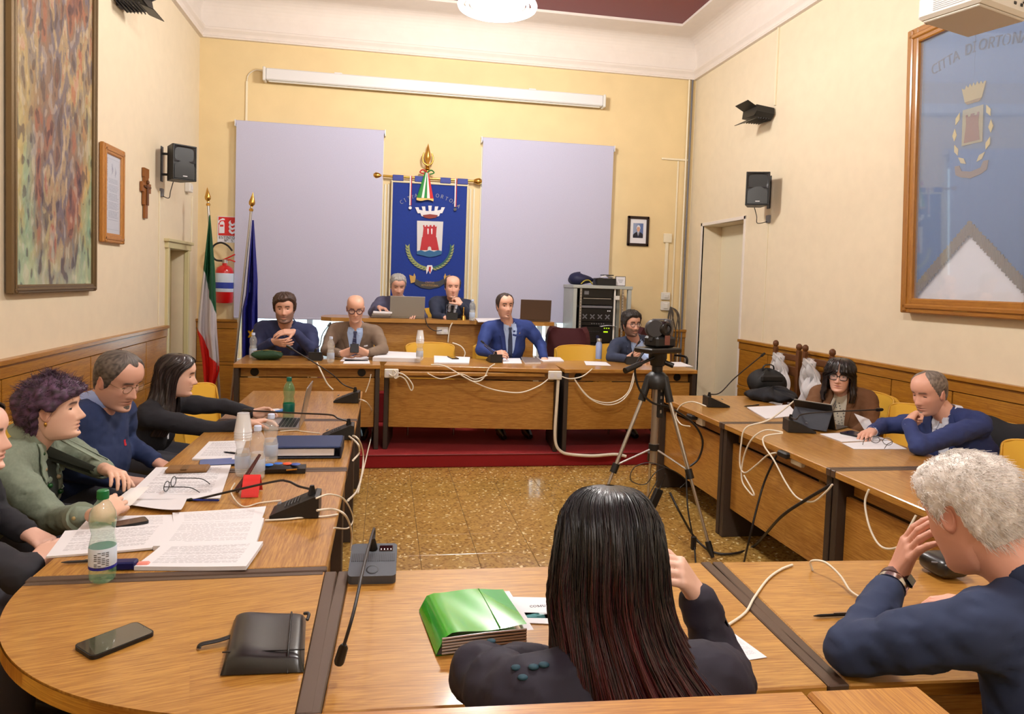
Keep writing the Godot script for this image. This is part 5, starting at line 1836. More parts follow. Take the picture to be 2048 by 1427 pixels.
# ---------------------------------------------------------------- things on the desks
const DT := 0.751
func quad_sheet(t: Node3D,called: String,m: Material,c: Array,th: float,edge: Material,bend := 0.0):
	# c: four world corners,top-left,top-right,bottom-right,bottom-left as read on the page
	var b = mb(t)
	var n = 6
	var at = func(a: float,v: float) -> Vector3:
		var p: Vector3 = c[0].lerp(c[1],a).lerp(c[3].lerp(c[2],a),v)
		return p + Vector3(0,th + bend * (pow(a,3) + pow(1.0 - v,4)),0)
	b.grid(n,n,func(a,v): return at.call(a,1.0 - v))
	for k in b.u.size(): b.u[k] = Vector2(b.u[k].x,1.0 - b.u[k].y)
	var o = part(b,called,m,t)
	b = mb(t)
	var ring = []
	for k in n: ring.append([float(k) / n,0.0])
	for k in n: ring.append([1.0,float(k) / n])
	for k in n: ring.append([1.0 - float(k) / n,1.0])
	for k in n: ring.append([0.0,1.0 - float(k) / n])
	var mid: Vector3 = (c[0] + c[1] + c[2] + c[3]) / 4.0
	for k in ring.size():
		var p: Vector3 = at.call(ring[k][0],ring[k][1])
		var q: Vector3 = at.call(ring[(k + 1) % ring.size()][0],ring[(k + 1) % ring.size()][1])
		b.poly([p,q,q - Vector3(0,th,0),p - Vector3(0,th,0)],mid,0)
	part(b,"page_edges",edge,t)
	return o
func paper(label: String,px: Array,y: float,th: float,m: Material,group: String,bend := 0.0):
	var c = []
	var s = Vector3.ZERO
	for p in px:
		c.append(on_y(p[0],p[1],y))
		s += c[-1]
	var t = thing("paper_sheets",label,"papers",s / 4.0,group)
	quad_sheet(t,"pages",m,c,th,M.paper_edge,bend)
	return t

func make_clear_bottle(green := 0) -> Node3D:
	var t = thing(["water_bottle","green_bottle","water_bottle_large"][green],"","bottle")
	var b = mb()
	var k = 1.0 if green == 0 else 1.12
	var p = [Vector2(0.0,0.004),Vector2(0.024,0.0),Vector2(0.031,0.008),Vector2(0.032,0.02),Vector2(0.032,0.095),Vector2(0.0275,0.115),Vector2(0.0265,0.122),Vector2(0.031,0.142),Vector2(0.0325,0.155),Vector2(0.030,0.175),Vector2(0.020,0.195),Vector2(0.013,0.204),Vector2(0.0125,0.214)]
	var q = []
	for e in p: q.append(Vector2(e.x * (1.0 if green == 0 else 1.08),e.y * k))
	b.lathe(q,20)
	part(b,"shell",[M.clear,M.green_clear,M.pale_green_clear][green],t)
	b = mb()
	var lv = 0.085 * k if green == 0 else 0.15 * k
	b.lathe([Vector2(0.0,0.007),Vector2(0.022,0.007),Vector2(0.029,0.012),Vector2(0.030,0.09),Vector2(0.0255,0.115),Vector2(0.0255,minf(lv + 0.03,0.12)),Vector2(0,minf(lv + 0.03,0.12))],16)
	if green == 0: part(b,"water",M.clear,t)
	b = mb()
	b.lathe([Vector2(0,0.208 * k),Vector2(0.0155,0.208 * k),Vector2(0.016,0.212 * k),Vector2(0.0155,0.228 * k),Vector2(0.013,0.230 * k),Vector2(0,0.230 * k)],16)
	part(b,"cap",[M.cap_white,M.cap_teal,M.cap_green][green],t)
	b = mb()
	var r = 0.0328 if green == 0 else 0.0355
	b.lathe([Vector2(r - 0.0006,0.036 * k),Vector2(r,0.037 * k),Vector2(r,0.088 * k),Vector2(r - 0.0006,0.089 * k)],20)
	var lm: StandardMaterial3D = M.bottle_label if green != 1 else M.cap_teal
	if green == 0:
		lm = mat(Color(0.74,0.80,0.90,0.6),0.4)
		lm.transparency = BaseMaterial3D.TRANSPARENCY_ALPHA
	part(b,"label",lm,t)
	if green == 2:
		b = mb()
		for j in 9:
			for w in 4:
				var a = 0.9 + w * 0.28
				if (j * 7 + w * 3) % 5 == 0: continue
				b.xf = Transform3D(Basis(Vector3.UP,-a + PI / 2),Vector3(0,0.048 + j * 0.0052,0))
				b.box(Vector3(0,0,0.0358),Vector3(0.008,0.0018,0.0004))
		part(b,"label_print",M.dark_grey,t)
		b = mb()
		b.lathe([Vector2(0.0352,0.0405),Vector2(0.0357,0.041),Vector2(0.0357,0.049),Vector2(0.0352,0.0495)],20)
		part(b,"label_band",mat(Color(0.05,0.10,0.55),0.4),t)
	return t
func bottle(kind: int,label: String,px: float,py: float,y: float,group := "clear water bottles") -> Node3D:
	return place("bottle%d" % kind,make_clear_bottle.bind(kind),label,on_y(px,py,y),rng.randf() * 6.0 if kind == 0 else 0.0,group)

func mic(label: String,base: Vector3,user: Vector3,neck: Array,group := "gooseneck microphones"):
	# user: direction from the base to the speaker; neck: world points from the base to the tip
	var t = thing("gooseneck_microphone",label,"microphone",base,group)
	user.y = 0
	user = user.normalized()
	t.transform.basis = Basis(Vector3.UP.cross(user).normalized(),Vector3.UP,user)
	var b = mb()
	b.xf = Transform3D(Basis(Vector3.UP,-PI / 2),Vector3(0,0,0))
	b.extrude(PackedVector2Array([Vector2(-0.085,0.002),Vector2(0.085,0.002),Vector2(0.085,0.012),Vector2(0.07,0.02),Vector2(-0.07,0.078),Vector2(-0.085,0.075)]),-0.058,0.058)
	part(b,"wedge_base",M.black_plastic,t)
	b = mb()
	b.xf = Transform3D(Basis(Vector3.RIGHT,0.385),Vector3(0,0.050,0.0))
	for k in 5: b.box(Vector3(0,0.0035,-0.01 + k * 0.012),Vector3(0.07,0.0025,0.004),0,0.001)
	part(b,"grille",M.dark_grey,t)
	b = mb()
	b.xf = Transform3D(Basis(Vector3.RIGHT,0.385),Vector3(0.03,0.050,0.055))
	b.box(Vector3.ZERO,Vector3(0.022,0.006,0.014),0,0.002)
	part(b,"talk_button",M.mid_grey,t)
	var root = t.transform * Vector3(0,0.07,-0.055)
	b = mb(t)
	b.tube([root,root + Vector3(0,0.035,0)],[0.016,0.008],10)
	part(b,"neck_boot",M.black_plastic,t)
	var pts = [root + Vector3(0,0.02,0)]
	pts.append_array(neck)
	var c = curve(pts,8)
	b = mb(t)
	b.tube(c,0.0045,8)
	part(b,"gooseneck",mat(Color(0.10,0.06,0.05),0.4),t)
	b = mb(t)
	var e: Vector3 = c[-1]
	var d: Vector3 = (c[-1] - c[-2]).normalized()
	b.tube([e - d * 0.002,e + d * 0.004,e + d * 0.04,e + d * 0.048],[0.006,0.0105,0.0105,0.007],10)
	part(b,"capsule",M.black_satin,t)
	return t

func phone(label: String,c: Array,y: float,m: Material):
	var w = []
	var s = Vector3.ZERO
	for p in c:
		w.append(on_y(p[0],p[1],y)); s += w[-1]
	var mid = s / 4.0
	var t = thing("smartphone",label,"phone",mid)
	var ax: Vector3 = ((w[1] + w[2]) - (w[0] + w[3])) / 2.0
	var az: Vector3 = ((w[3] + w[2]) - (w[0] + w[1])) / 2.0
	t.rotation.y = atan2(-ax.z,ax.x)
	var L = ax.length()
	var W = az.length()
	var b = mb()
	b.xf = Transform3D(Basis(Vector3.RIGHT,-PI / 2),Vector3.ZERO)
	b.extrude(rounded(L,W,minf(L,W) * 0.16,5),0.0,0.0085)
	part(b,"body",M.black_plastic,t)
	b = mb()
	b.xf = Transform3D(Basis(Vector3.RIGHT,-PI / 2),Vector3.ZERO)
	b.extrude(rounded(L - 0.006,W - 0.006,minf(L,W) * 0.13,5),0.0085,0.0092)
	part(b,"screen",m,t)
	b = mb()
	b.ball(Vector3(L * 0.47,0.0093,0),Vector3(0.0022,0.0003,0.0022),8,4)
	part(b,"camera_hole",M.mid_grey,t)
	return t

func pen(label: String,a: Vector3,b_: Vector3,m: Material):
	var t = thing("pen",label,"pen",(a + b_) / 2.0)
	var d = (b_ - a).normalized()
	var b = mb(t)
	b.tube([a,a + d * 0.012,a + d * 0.02,b_ - d * 0.004,b_],[0.001,0.0032,0.0042,0.0042,0.003],8)
	part(b,"barrel",m,t)
	b = mb(t)
	b.tube([b_ - d * 0.04 + Vector3(0,0.0055,0),b_ - d * 0.002 + Vector3(0,0.0055,0)],0.0014,6)
	part(b,"clip",M.chrome,t)

func spectacles(label: String,c: Vector3,turn: float,m: Material,folded := true):
	var t = thing("eyeglasses",label,"glasses",c)
	t.rotation.y = turn
	var b = mb()
	for s in [-1,1]:
		var r = []
		for k in 21:
			var a = TAU * k / 20.0
			r.append(Vector3(s * 0.034 + 0.026 * cos(a),0.022 + 0.019 * sin(a),0))
		b.tube(r,0.0018,6)
	b.tube([Vector3(-0.009,0.026,0),Vector3(0,0.028,0.002),Vector3(0.009,0.026,0)],0.0016,6)
	part(b,"rims",m,t)
	for s in [-1,1]:
		b = mb()
		b.tube(curve([Vector3(s * 0.062,0.028,0),Vector3(s * 0.063,0.028,-0.04),Vector3(s * 0.062,0.026,-0.10),Vector3(s * 0.058,0.006,-0.135)]),0.0018,6)
		part(b,"temple",m,t)
		b = mb()
		b.xf = Transform3D(Basis(Vector3.RIGHT,PI / 2),Vector3(s * 0.034,0.022,0))
		b.lathe([Vector2(0,-0.0006),Vector2(0.0255,-0.0006),Vector2(0.0255,0.0006),Vector2(0,0.0006)],18)
		part(b,"lens",M.pane,t)
	return t

func laptop(label: String,c: Vector3,turn: float,w: float,lid_m: Material,ang: float,keys := false):
	var t = thing("laptop",label,"laptop",c)
	t.rotation.y = turn     # screen faces +z of the thing
	var b = mb()
	b.box(Vector3(0,0.009,0.115),Vector3(w,0.016,0.23),0,0.004)
	part(b,"base",lid_m,t)
	b = mb()
	b.xf = Transform3D(Basis(Vector3.RIGHT,-ang),Vector3(0,0.016,0.0))
	b.box(Vector3(0,0.115,0),Vector3(w,0.23,0.008),0,0.003)
	part(b,"lid",lid_m,t)
	b = mb()
	b.xf = Transform3D(Basis(Vector3.RIGHT,-ang),Vector3(0,0.016,0.0))
	b.box(Vector3(0,0.118,0.0048),Vector3(w - 0.02,0.20,0.001))
	part(b,"screen",M.screen_black,t)
	var n = 0
	for r in 5:
		for k in 12:
			b = mb()
			b.box(Vector3(-w * 0.43 + (k + 0.5) * w * 0.86 / 12.0,0.018,0.03 + r * 0.021),Vector3(w * 0.86 / 12.0 - 0.004,0.003,0.017))
			if keys: part(b,"key",M.black_plastic,t)
	if not keys:
		b = mb()
		b.box(Vector3(0,0.0175,0.08),Vector3(w * 0.86,0.002,0.10))
		part(b,"keyboard",M.black_plastic,t)
	return t

func build_desk_things():
	# microphones of the left row
	var UL = Vector3(-1,0,0)
	mic("black gooseneck microphone pointing at the man in the zip jumper, past the laptop",on_y(694,803,DT),Vector3(-1,0,-0.1),[on_z(686,768,-5.12),on_z(660,745,-5.1),on_z(585,698,-5.05)])
	mic("black gooseneck microphone beside the dark blue folder",on_y(676,875,DT),UL,[on_z(676,836,-3.93),on_z(660,829,-3.95),on_z(600,826,-4.0),on_z(502,821,-4.05)])
	mic("black gooseneck microphone beside the printed papers and red stand",on_y(592,1027,DT),UL,[on_z(598,972,-2.72),on_z(575,962,-2.74),on_z(540,964,-2.76),on_z(385,1000,-2.85)])
	# right row
	mic("black gooseneck microphone on the desk with the navy coat",on_y(1432,812,DT),Vector3(1,0,0.1),[on_z(1440,785,-5.0),on_z(1470,755,-5.05),on_z(1522,712,-5.15)])
	mic("black gooseneck microphone beside the propped tablet",on_y(1598,862,DT),Vector3(1,0,0.25),[on_z(1592,838,-3.95),on_z(1605,828,-3.95),on_z(1660,823,-3.95),on_z(1752,819,-3.95)])
	# platform desks,seen from behind
	var yp = PLAT + 0.75 + 0.001
	mic("black gooseneck microphone in front of the beige jacket",on_y(632,719,yp),Vector3(0,0,-1),[on_z(640,690,-6.62),on_z(645,668,-6.66),on_z(656,652,-6.72)])
	mic("black gooseneck microphone in front of the blue suit",on_y(988,723,yp),Vector3(-0.1,0,-1),[on_z(986,702,-6.60),on_z(978,694,-6.64),on_z(968,686,-6.70)])
	mic("black gooseneck microphone in front of the bearded man",on_y(1262,727,yp),Vector3(0.2,0,-1),[on_z(1266,706,-6.62),on_z(1270,695,-6.66),on_z(1276,687,-6.70)])
	mic("black gooseneck microphone on the dais desk beside the brass bell",Vector3(on_z(903,640,-7.72).x,1.206,-7.74),Vector3(0,0,-1),[on_z(897,624,-7.86),on_z(894,612,-7.9),on_z(905,600,-7.94)])
	# grey microphone unit on the near desk
	var g = on_y(746,1148,DT)
	var t = thing("conference_unit","grey conference microphone unit with round button and small display","microphone",g)
	t.rotation.y = -0.04
	var b = mb()
	var tilt = Transform3D(Basis(Vector3.RIGHT,0.30),Vector3(0,0.032,0))
	b.xf = tilt * Transform3D(Basis(Vector3.RIGHT,-PI / 2),Vector3.ZERO)
	b.extrude(rounded(0.135,0.145,0.012,5),-0.012,0.016)
	var grey = mat(Color(0.26,0.28,0.31),0.45)
	part(b,"body",grey,t)
	b = mb()
	b.extrude(PackedVector2Array([Vector2(-0.06,0.002),Vector2(0.06,0.002),Vector2(0.06,0.03),Vector2(-0.06,0.03)]),-0.065,0.02)
	part(b,"foot",M.black_plastic,t)
	b = mb()
	b.xf = tilt
	b.box(Vector3(0.035,0.017,-0.048),Vector3(0.04,0.002,0.026),0,0.001)
	part(b,"display",M.screen_black,t)
	for k in 4:
		b = mb()
		b.xf = tilt
		b.box(Vector3(0.021 + k * 0.0095,0.0184,-0.042),Vector3(0.003,0.0006,0.006))
		part(b,"display_icon",M.paper,t)
	for k in 24:
		b = mb()
		b.xf = tilt
		b.box(Vector3(-0.0605 + k * 0.00525,0.0168,-0.008),Vector3(0.0022,0.0016,0.034))
		part(b,"speaker_slot",M.dark_grey,t)
	b = mb()
	b.xf = tilt * Transform3D(Basis.IDENTITY,Vector3(0.0,0.016,0.045))
	b.lathe([Vector2(0.0145,0),Vector2(0.0175,0.0004),Vector2(0.0175,0.0012),Vector2(0.0145,0.0016)],24)
	part(b,"button_ring",M.black_plastic,t)
	b = mb()
	b.xf = tilt * Transform3D(Basis.IDENTITY,Vector3(0.0,0.016,0.045))
	b.lathe([Vector2(0,0),Vector2(0.0143,0),Vector2(0.0143,0.001),Vector2(0,0.0012)],24)
	part(b,"button",grey,t)
	var root = t.transform * (tilt * Vector3(-0.004,0.016,-0.05))
	b = mb(t)
	var tipp = on_y(688,1290,0.83)
	var nk = curve([root,root + Vector3(0.002,0.06,0.0),on_y(728,1130,0.93),on_y(708,1220,0.90),tipp],8)
	b.tube(nk,0.0038,8)
	part(b,"gooseneck",M.dark_grey,t)
	b = mb(t)
	var dd = (tipp - Vector3(nk[-3])).normalized()
	b.tube([tipp - dd * 0.002,tipp + dd * 0.005,tipp + dd * 0.038,tipp + dd * 0.044],[0.006,0.0105,0.0115,0.009],12)
	part(b,"capsule",M.black_plastic,t)
	b = mb(t)
	b.tube([root - Vector3(0,0.004,0),root + Vector3(0,0.03,0)],[0.016,0.006],10)
	part(b,"neck_boot",M.black_satin,t)

	# bottles
	bottle(2,"large clear bottle with green cap and printed label on the corner desk edge",205,1160,DT,"")
	bottle(1,"green tinted bottle with teal cap beside the open laptop",577,838,DT,"")
	bottle(0,"clear water bottle wearing a stack of plastic cups",485,950,DT)
	bottle(0,"clear water bottle with white cap beside the bottle with cups",514,957,DT)
	bottle(0,"clear water bottle standing against the dark blue folder",541,925,DT)
	bottle(0,"clear water bottle beside the green pencil case",506,716,yp)
	bottle(0,"clear water bottle in front of the beige jacket",661,725,yp)
	bottle(0,"clear water bottle topped with plastic cups on the white document stack",839,721,yp + 0.02)
	bottle(0,"clear water bottle at the chin holding man's elbow on the dais desk",944,641,1.206)
	bottle(0,"clear water bottle between the bearded man and the video camera",1290,722,yp)
	var cups = [on_y(485,950,DT) + Vector3(0,0.155,0),on_y(839,721,yp + 0.02) + Vector3(0,0.16,0)]
	for k in 2:
		var st = thing("plastic_cups","stack of upturned plastic cups on the bottle beside the " + ("blue folder" if k == 0 else "white document stack"),"cups",cups[k],"plastic cup stacks")
		for j in 4:
			b = mb()
			b.xf = Transform3D(Basis.IDENTITY,Vector3(0,j * 0.012,0))
			b.lathe([Vector2(0.037,0.0),Vector2(0.0385,0.002),Vector2(0.037,0.004),Vector2(0.025,0.082),Vector2(0.0,0.083)],20)
			part(b,"cup",M.cup,st)
	# steel flask
	var fk = thing("steel_flask","pale steel flask in front of the rack","flask",on_y(1197,717,yp))
	b = mb()
	b.lathe([Vector2(0,0),Vector2(0.032,0),Vector2(0.033,0.15),Vector2(0.022,0.175),Vector2(0.022,0.18)],18)
	part(b,"body",mat(Color(0.60,0.66,0.82),0.35),fk)
	b = mb()
	b.lathe([Vector2(0.024,0.18),Vector2(0.025,0.205),Vector2(0.022,0.21),Vector2(0,0.21)],18)
	part(b,"lid",M.alu,fk)

	# papers
	var gp = "papers on the row by the certificate wall"
	paper("printed sheets lying under the dark eyeglasses",[[312,938],[462,934],[440,1000],[246,1000]],DT,0.006,M.print,gp,0.003)
	paper("single curled sheet beside the green shirt",[[375,1000],[362,1032],[250,1014],[262,996]],DT,0.001,M.paper,gp,0.012)
	paper("upper printed sheet with a phone lying on it",[[180,1034],[345,1030],[348,1056],[150,1066]],DT,0.003,M.print2,gp,0.0)
	paper("printed cover sheet beside the wedge microphone",[[345,1030],[532,1020],[522,1046],[348,1058]],DT,0.004,M.print2,gp,0.006)
	paper("open printed booklet page behind the green capped bottle",[[130,1066],[345,1052],[305,1100],[92,1116]],DT,0.006,M.print,gp,0.003)
	paper("thick clipped bundle of printed sheets on the near desk",[[345,1052],[528,1046],[512,1096],[306,1100]],DT,0.014,M.print2,gp,0.003)
	paper("fanned bundle of printed sheets over the desk joint",[[322,1100],[526,1094],[492,1142],[268,1140]],DT,0.012,M.print,gp,0.004)
	paper("printed sheets beneath the pen on the blue folder desk",[[418,886],[492,884],[478,922],[384,920]],DT,0.008,M.print,gp,0.002)
	gp = "papers on the platform desks"
	paper("small white sheet in front of the beige jacket",[[690,712],[738,712],[736,722],[680,722]],yp,0.002,M.paper,gp)
	paper("white sheet at the desk edge in front of the beige jacket",[[690,719],[738,720],[740,727],[686,727]],yp,0.002,M.paper,gp)
	paper("thick white document stack on the centre desk",[[762,708],[842,712],[840,724],[745,722]],yp,0.035,M.paper,gp)
	paper("spread white sheets in front of the empty yellow chair",[[868,713],[940,716],[938,728],[868,727]],yp,0.012,M.paper,gp)
	paper("white sheets in front of the blue suit",[[1006,717],[1040,717],[1044,727],[1006,727]],yp,0.006,M.paper,gp)
	paper("grey notebook under the blue suited man's papers",[[1042,716],[1076,718],[1082,727],[1050,728]],yp,0.015,mat(Color(0.45,0.40,0.38),0.6),gp)
	paper("loose sheets beside the grey notebook",[[1070,714],[1120,716],[1128,723],[1086,724]],yp,0.010,M.paper,gp)
	paper("white sheet in front of the empty chair by the rack",[[1168,722],[1212,724],[1222,731],[1172,730]],yp,0.002,M.paper,gp)
	paper("white sheet behind the video camera",[[1334,724],[1362,724],[1386,733],[1338,733]],yp,0.003,M.paper,gp)
	paper("papers at the edge of the dais desk by the bell",[[950,637],[1010,637],[1018,644],[956,644]],1.206,0.008,M.paper,gp)
	gp = "papers on the row by the framed banner"
	paper("fanned white sheets in front of the woman in brown",[[1494,816],[1578,812],[1596,832],[1532,838]],DT,0.006,M.paper,gp,0.004)
	paper("white sheets under the phone by the man in blue",[[1640,868],[1732,864],[1776,880],[1684,884]],DT,0.004,M.paper,gp)
	paper("white sheet under the thin eyeglasses",[[1684,886],[1778,881],[1814,898],[1708,898]],DT,0.002,M.paper,gp)
	gp = "papers on the desk before the barrier"
	paper("white printed sheet showing beside the dark red hair",[[1440,1255],[1462,1262],[1534,1314],[1430,1330]],DT,0.001,M.print2,gp)
	paper("corner of a white sheet under the dark red hair",[[1400,1340],[1456,1338],[1476,1362],[1400,1372]],DT,0.001,M.paper,gp)
	var lf = paper("white leaflet headed COMUNE beside the green folder",[[1018,1194],[1120,1196],[1150,1250],[1046,1246]],DT,0.002,M.paper,gp)
	b = MB.new()
	var o = on_y(1083,1211,DT + 0.0025)
	b.add_mesh(text_mesh("COMUNE",0.015,0.0006,"Droid Serif"),Transform3D(Basis(Vector3.UP,-0.02) * Basis(Vector3.RIGHT,-PI / 2),o - lf.position))
	part(b,"lettering",M.black_plastic,lf)
	b = mb(lf)
	var q = [on_y(1048,1224,DT + 0.002),on_y(1105,1225,DT + 0.002),on_y(1112,1236,DT + 0.002),on_y(1055,1235,DT + 0.002)]
	b.poly([q[0],q[1],q[2],q[3]],lf.position - Vector3(0,1,0),0)
	part(b,"teal_band",mat(Color(0.10,0.45,0.46),0.6),lf)
	# sheet held up by the man in blue
	t = thing("held_sheet","pale sheet of paper standing up in front of the man in blue","paper",on_y(1745,868,DT))
	b = mb(t)
	var hs = [on_z(1708,826,-4.02),on_z(1738,838,-3.98),on_z(1756,867,-3.92),on_z(1728,858,-3.98)]
	b.sheet(4,4,0.001,func(a,v): return hs[0].lerp(hs[1],a).lerp(hs[3].lerp(hs[2],a),v) + Vector3(0,0,0.006 * sin(a * 3.0)))
	part(b,"sheet",M.paper,t)

	# phones
	phone("black smartphone lying on the curved corner desk",[[142,1297],[268,1250],[316,1268],[188,1320]],DT,M.screen_black)
	phone("smartphone lying on the printed sheet by the green shirt",[[222,1048],[292,1036],[296,1046],[232,1058]],DT + 0.004,mat(Color(0.32,0.26,0.22),0.2))
	phone("smartphone with lit screen beneath the printed sheets",[[396,922],[478,918],[482,930],[400,935]],DT,mat(Color(0.32,0.42,0.66),0.2))
	phone("smartphone lying on papers by the man in blue",[[1692,866],[1716,862],[1742,874],[1716,878]],DT + 0.005,mat(Color(0.10,0.14,0.26),0.15))
	phone("small black phone on the spread sheets of the platform desk",[[898,713],[912,713],[914,718],[900,718]],yp + 0.013,M.screen_black)
	# brown wallet on the sheets
	t = thing("brown_wallet","brown flip wallet case on the printed sheets","wallet",on_y(376,941,DT + 0.008))
	t.rotation.y = 0.06
	b = mb()
	b.box(Vector3(0,0.009,0),Vector3(0.17,0.018,0.085),0,0.006)
	part(b,"case",mat(Color(0.48,0.34,0.18),0.5),t)
	b = mb()
	b.box(Vector3(-0.01,0.0185,0.012),Vector3(0.028,0.004,0.07),0,0.002)
	part(b,"strap",mat(Color(0.40,0.28,0.14),0.5),t)
	spectacles("dark framed eyeglasses resting on the printed sheets",on_y(340,978,DT + 0.008),-PI / 2 - 0.1,M.black_plastic)
	spectacles("thin wire eyeglasses on the white sheets by the man in blue",on_y(1762,888,DT + 0.005),2.2,mat(Color(0.30,0.26,0.20),0.3,0.8))
	pen("dark pen on the sheets beside the clear bottles",on_y(447,903,DT + 0.012),on_y(474,907,DT + 0.012),M.navy)
	pen("blue pen beside the dark eyeglasses",on_y(385,999,DT + 0.006),on_y(438,1000,DT + 0.006),M.blue)
	pen("dark pen under the booklet pages",on_y(122,1124,DT + 0.005),on_y(200,1120,DT + 0.005),M.dark_grey)
	pen("black ballpoint pen by the white haired man's elbow",on_y(1627,1231,DT + 0.005),on_y(1694,1228,DT + 0.005),M.black_satin)
	pen("black pen on the desk with the navy coat",on_y(1488,812,DT + 0.005),on_y(1518,809,DT + 0.005),M.black_satin)
	t = thing("blue_marker_box","small dark blue box behind the green capped bottle","box",on_y(246,1136,DT))
	b = mb()
	b.box(Vector3(0,0.012,0),Vector3(0.075,0.024,0.035),0,0.004)
	part(b,"box",mat(Color(0.02,0.03,0.30),0.4),t)
	b = mb()
	b.box(Vector3(0.055,0.010,0),Vector3(0.035,0.014,0.022),0,0.004)
	part(b,"pink_tip",mat(Color(0.90,0.55,0.50),0.5),t)
	# blue folder
	t = thing("blue_folder","thick dark blue zip folder full of white pages","folder",on_y(615,905,DT))
	b = mb()
	b.box(Vector3(0,0.005,0),Vector3(0.33,0.008,0.25),0,0.003)
	b.box(Vector3(0.166,0.03,0),Vector3(0.008,0.058,0.25),0,0.003)
	part(b,"lower_cover",M.navy,t)
	b = mb()
	b.box(Vector3(-0.01,0.03,0),Vector3(0.29,0.034,0.23),0,0.002)
	part(b,"pages",M.paper,t)
	b = mb()
	b.box(Vector3(0,0.055,0),Vector3(0.33,0.012,0.25),0,0.005)
	part(b,"upper_cover",mat(Color(0.03,0.14,0.32),0.55),t)
	# colourful pencil case
	t = thing("pencil_case","black pencil case with green blue and orange pattern","pencil case",on_y(560,943,DT))
	t.rotation.y = 0.05
	b = mb()
	b.sheet(16,8,0.022,func(a,v): return Vector3(-0.11 + 0.22 * a,0.022 + 0.014 * sin(PI * v) * sin(PI * minf(a * 1.15,1.0)),0.04 - 0.08 * v))
	part(b,"body",M.black_plastic,t)
	for k in 5:
		b = mb()
		b.ball(Vector3(-0.085 + k * 0.038,0.034,-0.005 + 0.01 * sin(k * 2.0)),Vector3(0.021,0.004,0.022),12,6)
		part(b,"pattern_patch",mat([Color(0.55,0.75,0.10),Color(0.08,0.42,0.80),Color(0.10,0.35,0.70),Color(0.85,0.30,0.10),Color(0.20,0.30,0.60)][k],0.5),t)
	b = mb()
	b.tube([Vector3(0.03,0.018,0.042),Vector3(0.075,0.022,0.046)],0.004,6)
	part(b,"zip_pull",M.brass,t)
	# red stand with leaning red phone case
	t = thing("red_phone_stand","folded red card stand by the clear bottles","stand",on_y(492,988,DT))
	b = mb()
	b.sheet(2,4,0.002,func(a,v): return Vector3(0.065 * a - 0.01,0.002 + 0.075 * (1.0 - absf(v - 0.5) * 2.0),-0.05 + 0.10 * v))
	part(b,"folded_card",mat(Color(0.80,0.16,0.14),0.5),t)
	t = thing("red_phone_case","dark red phone case leaning on the red stand","phone case",on_y(478,986,DT))
	b = mb(t)
	var pa = on_z(472,985,-2.95)
	var pc = on_z(520,908,-3.02)
	b.tube([pa + Vector3(0,0.006,0),pa.lerp(pc,0.5),pc],[0.016,0.012,0.008],8,0.5)
	part(b,"case",mat(Color(0.26,0.03,0.05),0.3),t)
	# open laptop of the woman in black
	laptop("open silver laptop in front of the woman in black",on_y(604,850,DT),-PI / 2,0.30,M.alu,0.18,true)
	# dais laptops
	laptop("silver laptop with closed-back lid before the grey haired man",Vector3(on_z(814,640,-7.75).x,1.206,-7.74),PI,0.37,mat(Color(0.52,0.50,0.46),0.45),0.25)
	laptop("brown laptop at the end of the dais desk",Vector3(on_z(1070,642,-7.75).x,1.206,-7.74),PI - 0.12,0.34,mat(Color(0.28,0.20,0.13),0.5),0.2)
	# document books left of the laptop
	t = thing("document_folder","stack of grey documents under the grey haired man's hand","folder",Vector3(on_z(761,640,-7.8).x,1.206,-7.82))
	for k in 3:
		b = mb()
		b.box(Vector3(0.01 * k,0.012 + k * 0.022,0),Vector3(0.20,0.020,0.24),0,0.003)
		part(b,"volume",[mat(Color(0.34,0.30,0.27),0.6),mat(Color(0.50,0.46,0.42),0.6),M.paper][k],t)
	# brass bell
	t = thing("brass_bell","small brass hand bell on the dais desk","bell",Vector3(on_z(927,640,-7.70).x,1.206,-7.72))
	b = mb()
	b.lathe([Vector2(0,0.0),Vector2(0.03,0.0),Vector2(0.027,0.01),Vector2(0.024,0.03),Vector2(0.02,0.045),Vector2(0.008,0.052),Vector2(0.005,0.056),Vector2(0.006,0.085),Vector2(0.008,0.10),Vector2(0.004,0.125),Vector2(0,0.128)],16)
	part(b,"bell_body",M.brass,t)
	b = mb()
	b.ball(Vector3(0,0.13,0),Vector3(0.009,0.009,0.009),10,6)
	part(b,"handle_knob",M.brass,t)
	# white power brick on the document stack
	t = thing("usb_charger","small white charger standing by the beige jacket","charger",on_y(752,709,yp))
	b = mb()
	b.box(Vector3(0,0.03,0),Vector3(0.05,0.06,0.03),1,0.006)
	part(b,"block",M.white_plastic,t)
	b = mb()
	b.tube(curve([Vector3(0,0.06,0),Vector3(0.0,0.09,0),Vector3(-0.03,0.06,0.03),Vector3(-0.06,0.006,0.05)]),0.003,6)
	part(b,"lead",M.cable_white,t)
	# green pencil case on platform desk
	t = thing("green_pouch","dark green zipped pencil pouch beside the clear bottle","pouch",on_y(534,719,yp))
	b = mb()
	b.grid(18,10,func(a,v):
		var th: float = TAU * a
		var ph: float = PI * (v - 0.5)
		var k = pow(absf(cos(th)),0.4) * signf(cos(th))
		var l = pow(absf(sin(th)),0.4) * signf(sin(th))
		return Vector3(0.135 * cos(ph) * k,0.042 + 0.040 * sin(ph) + 0.006 * sin(th * 4.0),-0.06 * cos(ph) * l))
	part(b,"pouch",mat(Color(0.03,0.20,0.09),0.7),t)
	b = mb()
	b.ball(Vector3(0.0,0.083,0.0),Vector3(0.055,0.004,0.02),12,5)
	part(b,"patch",mat(Color(0.35,0.36,0.16),0.7),t)
	b = mb()
	b.tube([Vector3(-0.12,0.072,-0.01),Vector3(0,0.088,-0.01),Vector3(0.12,0.072,-0.01)],0.003,6)
	part(b,"zip",M.brass,t)
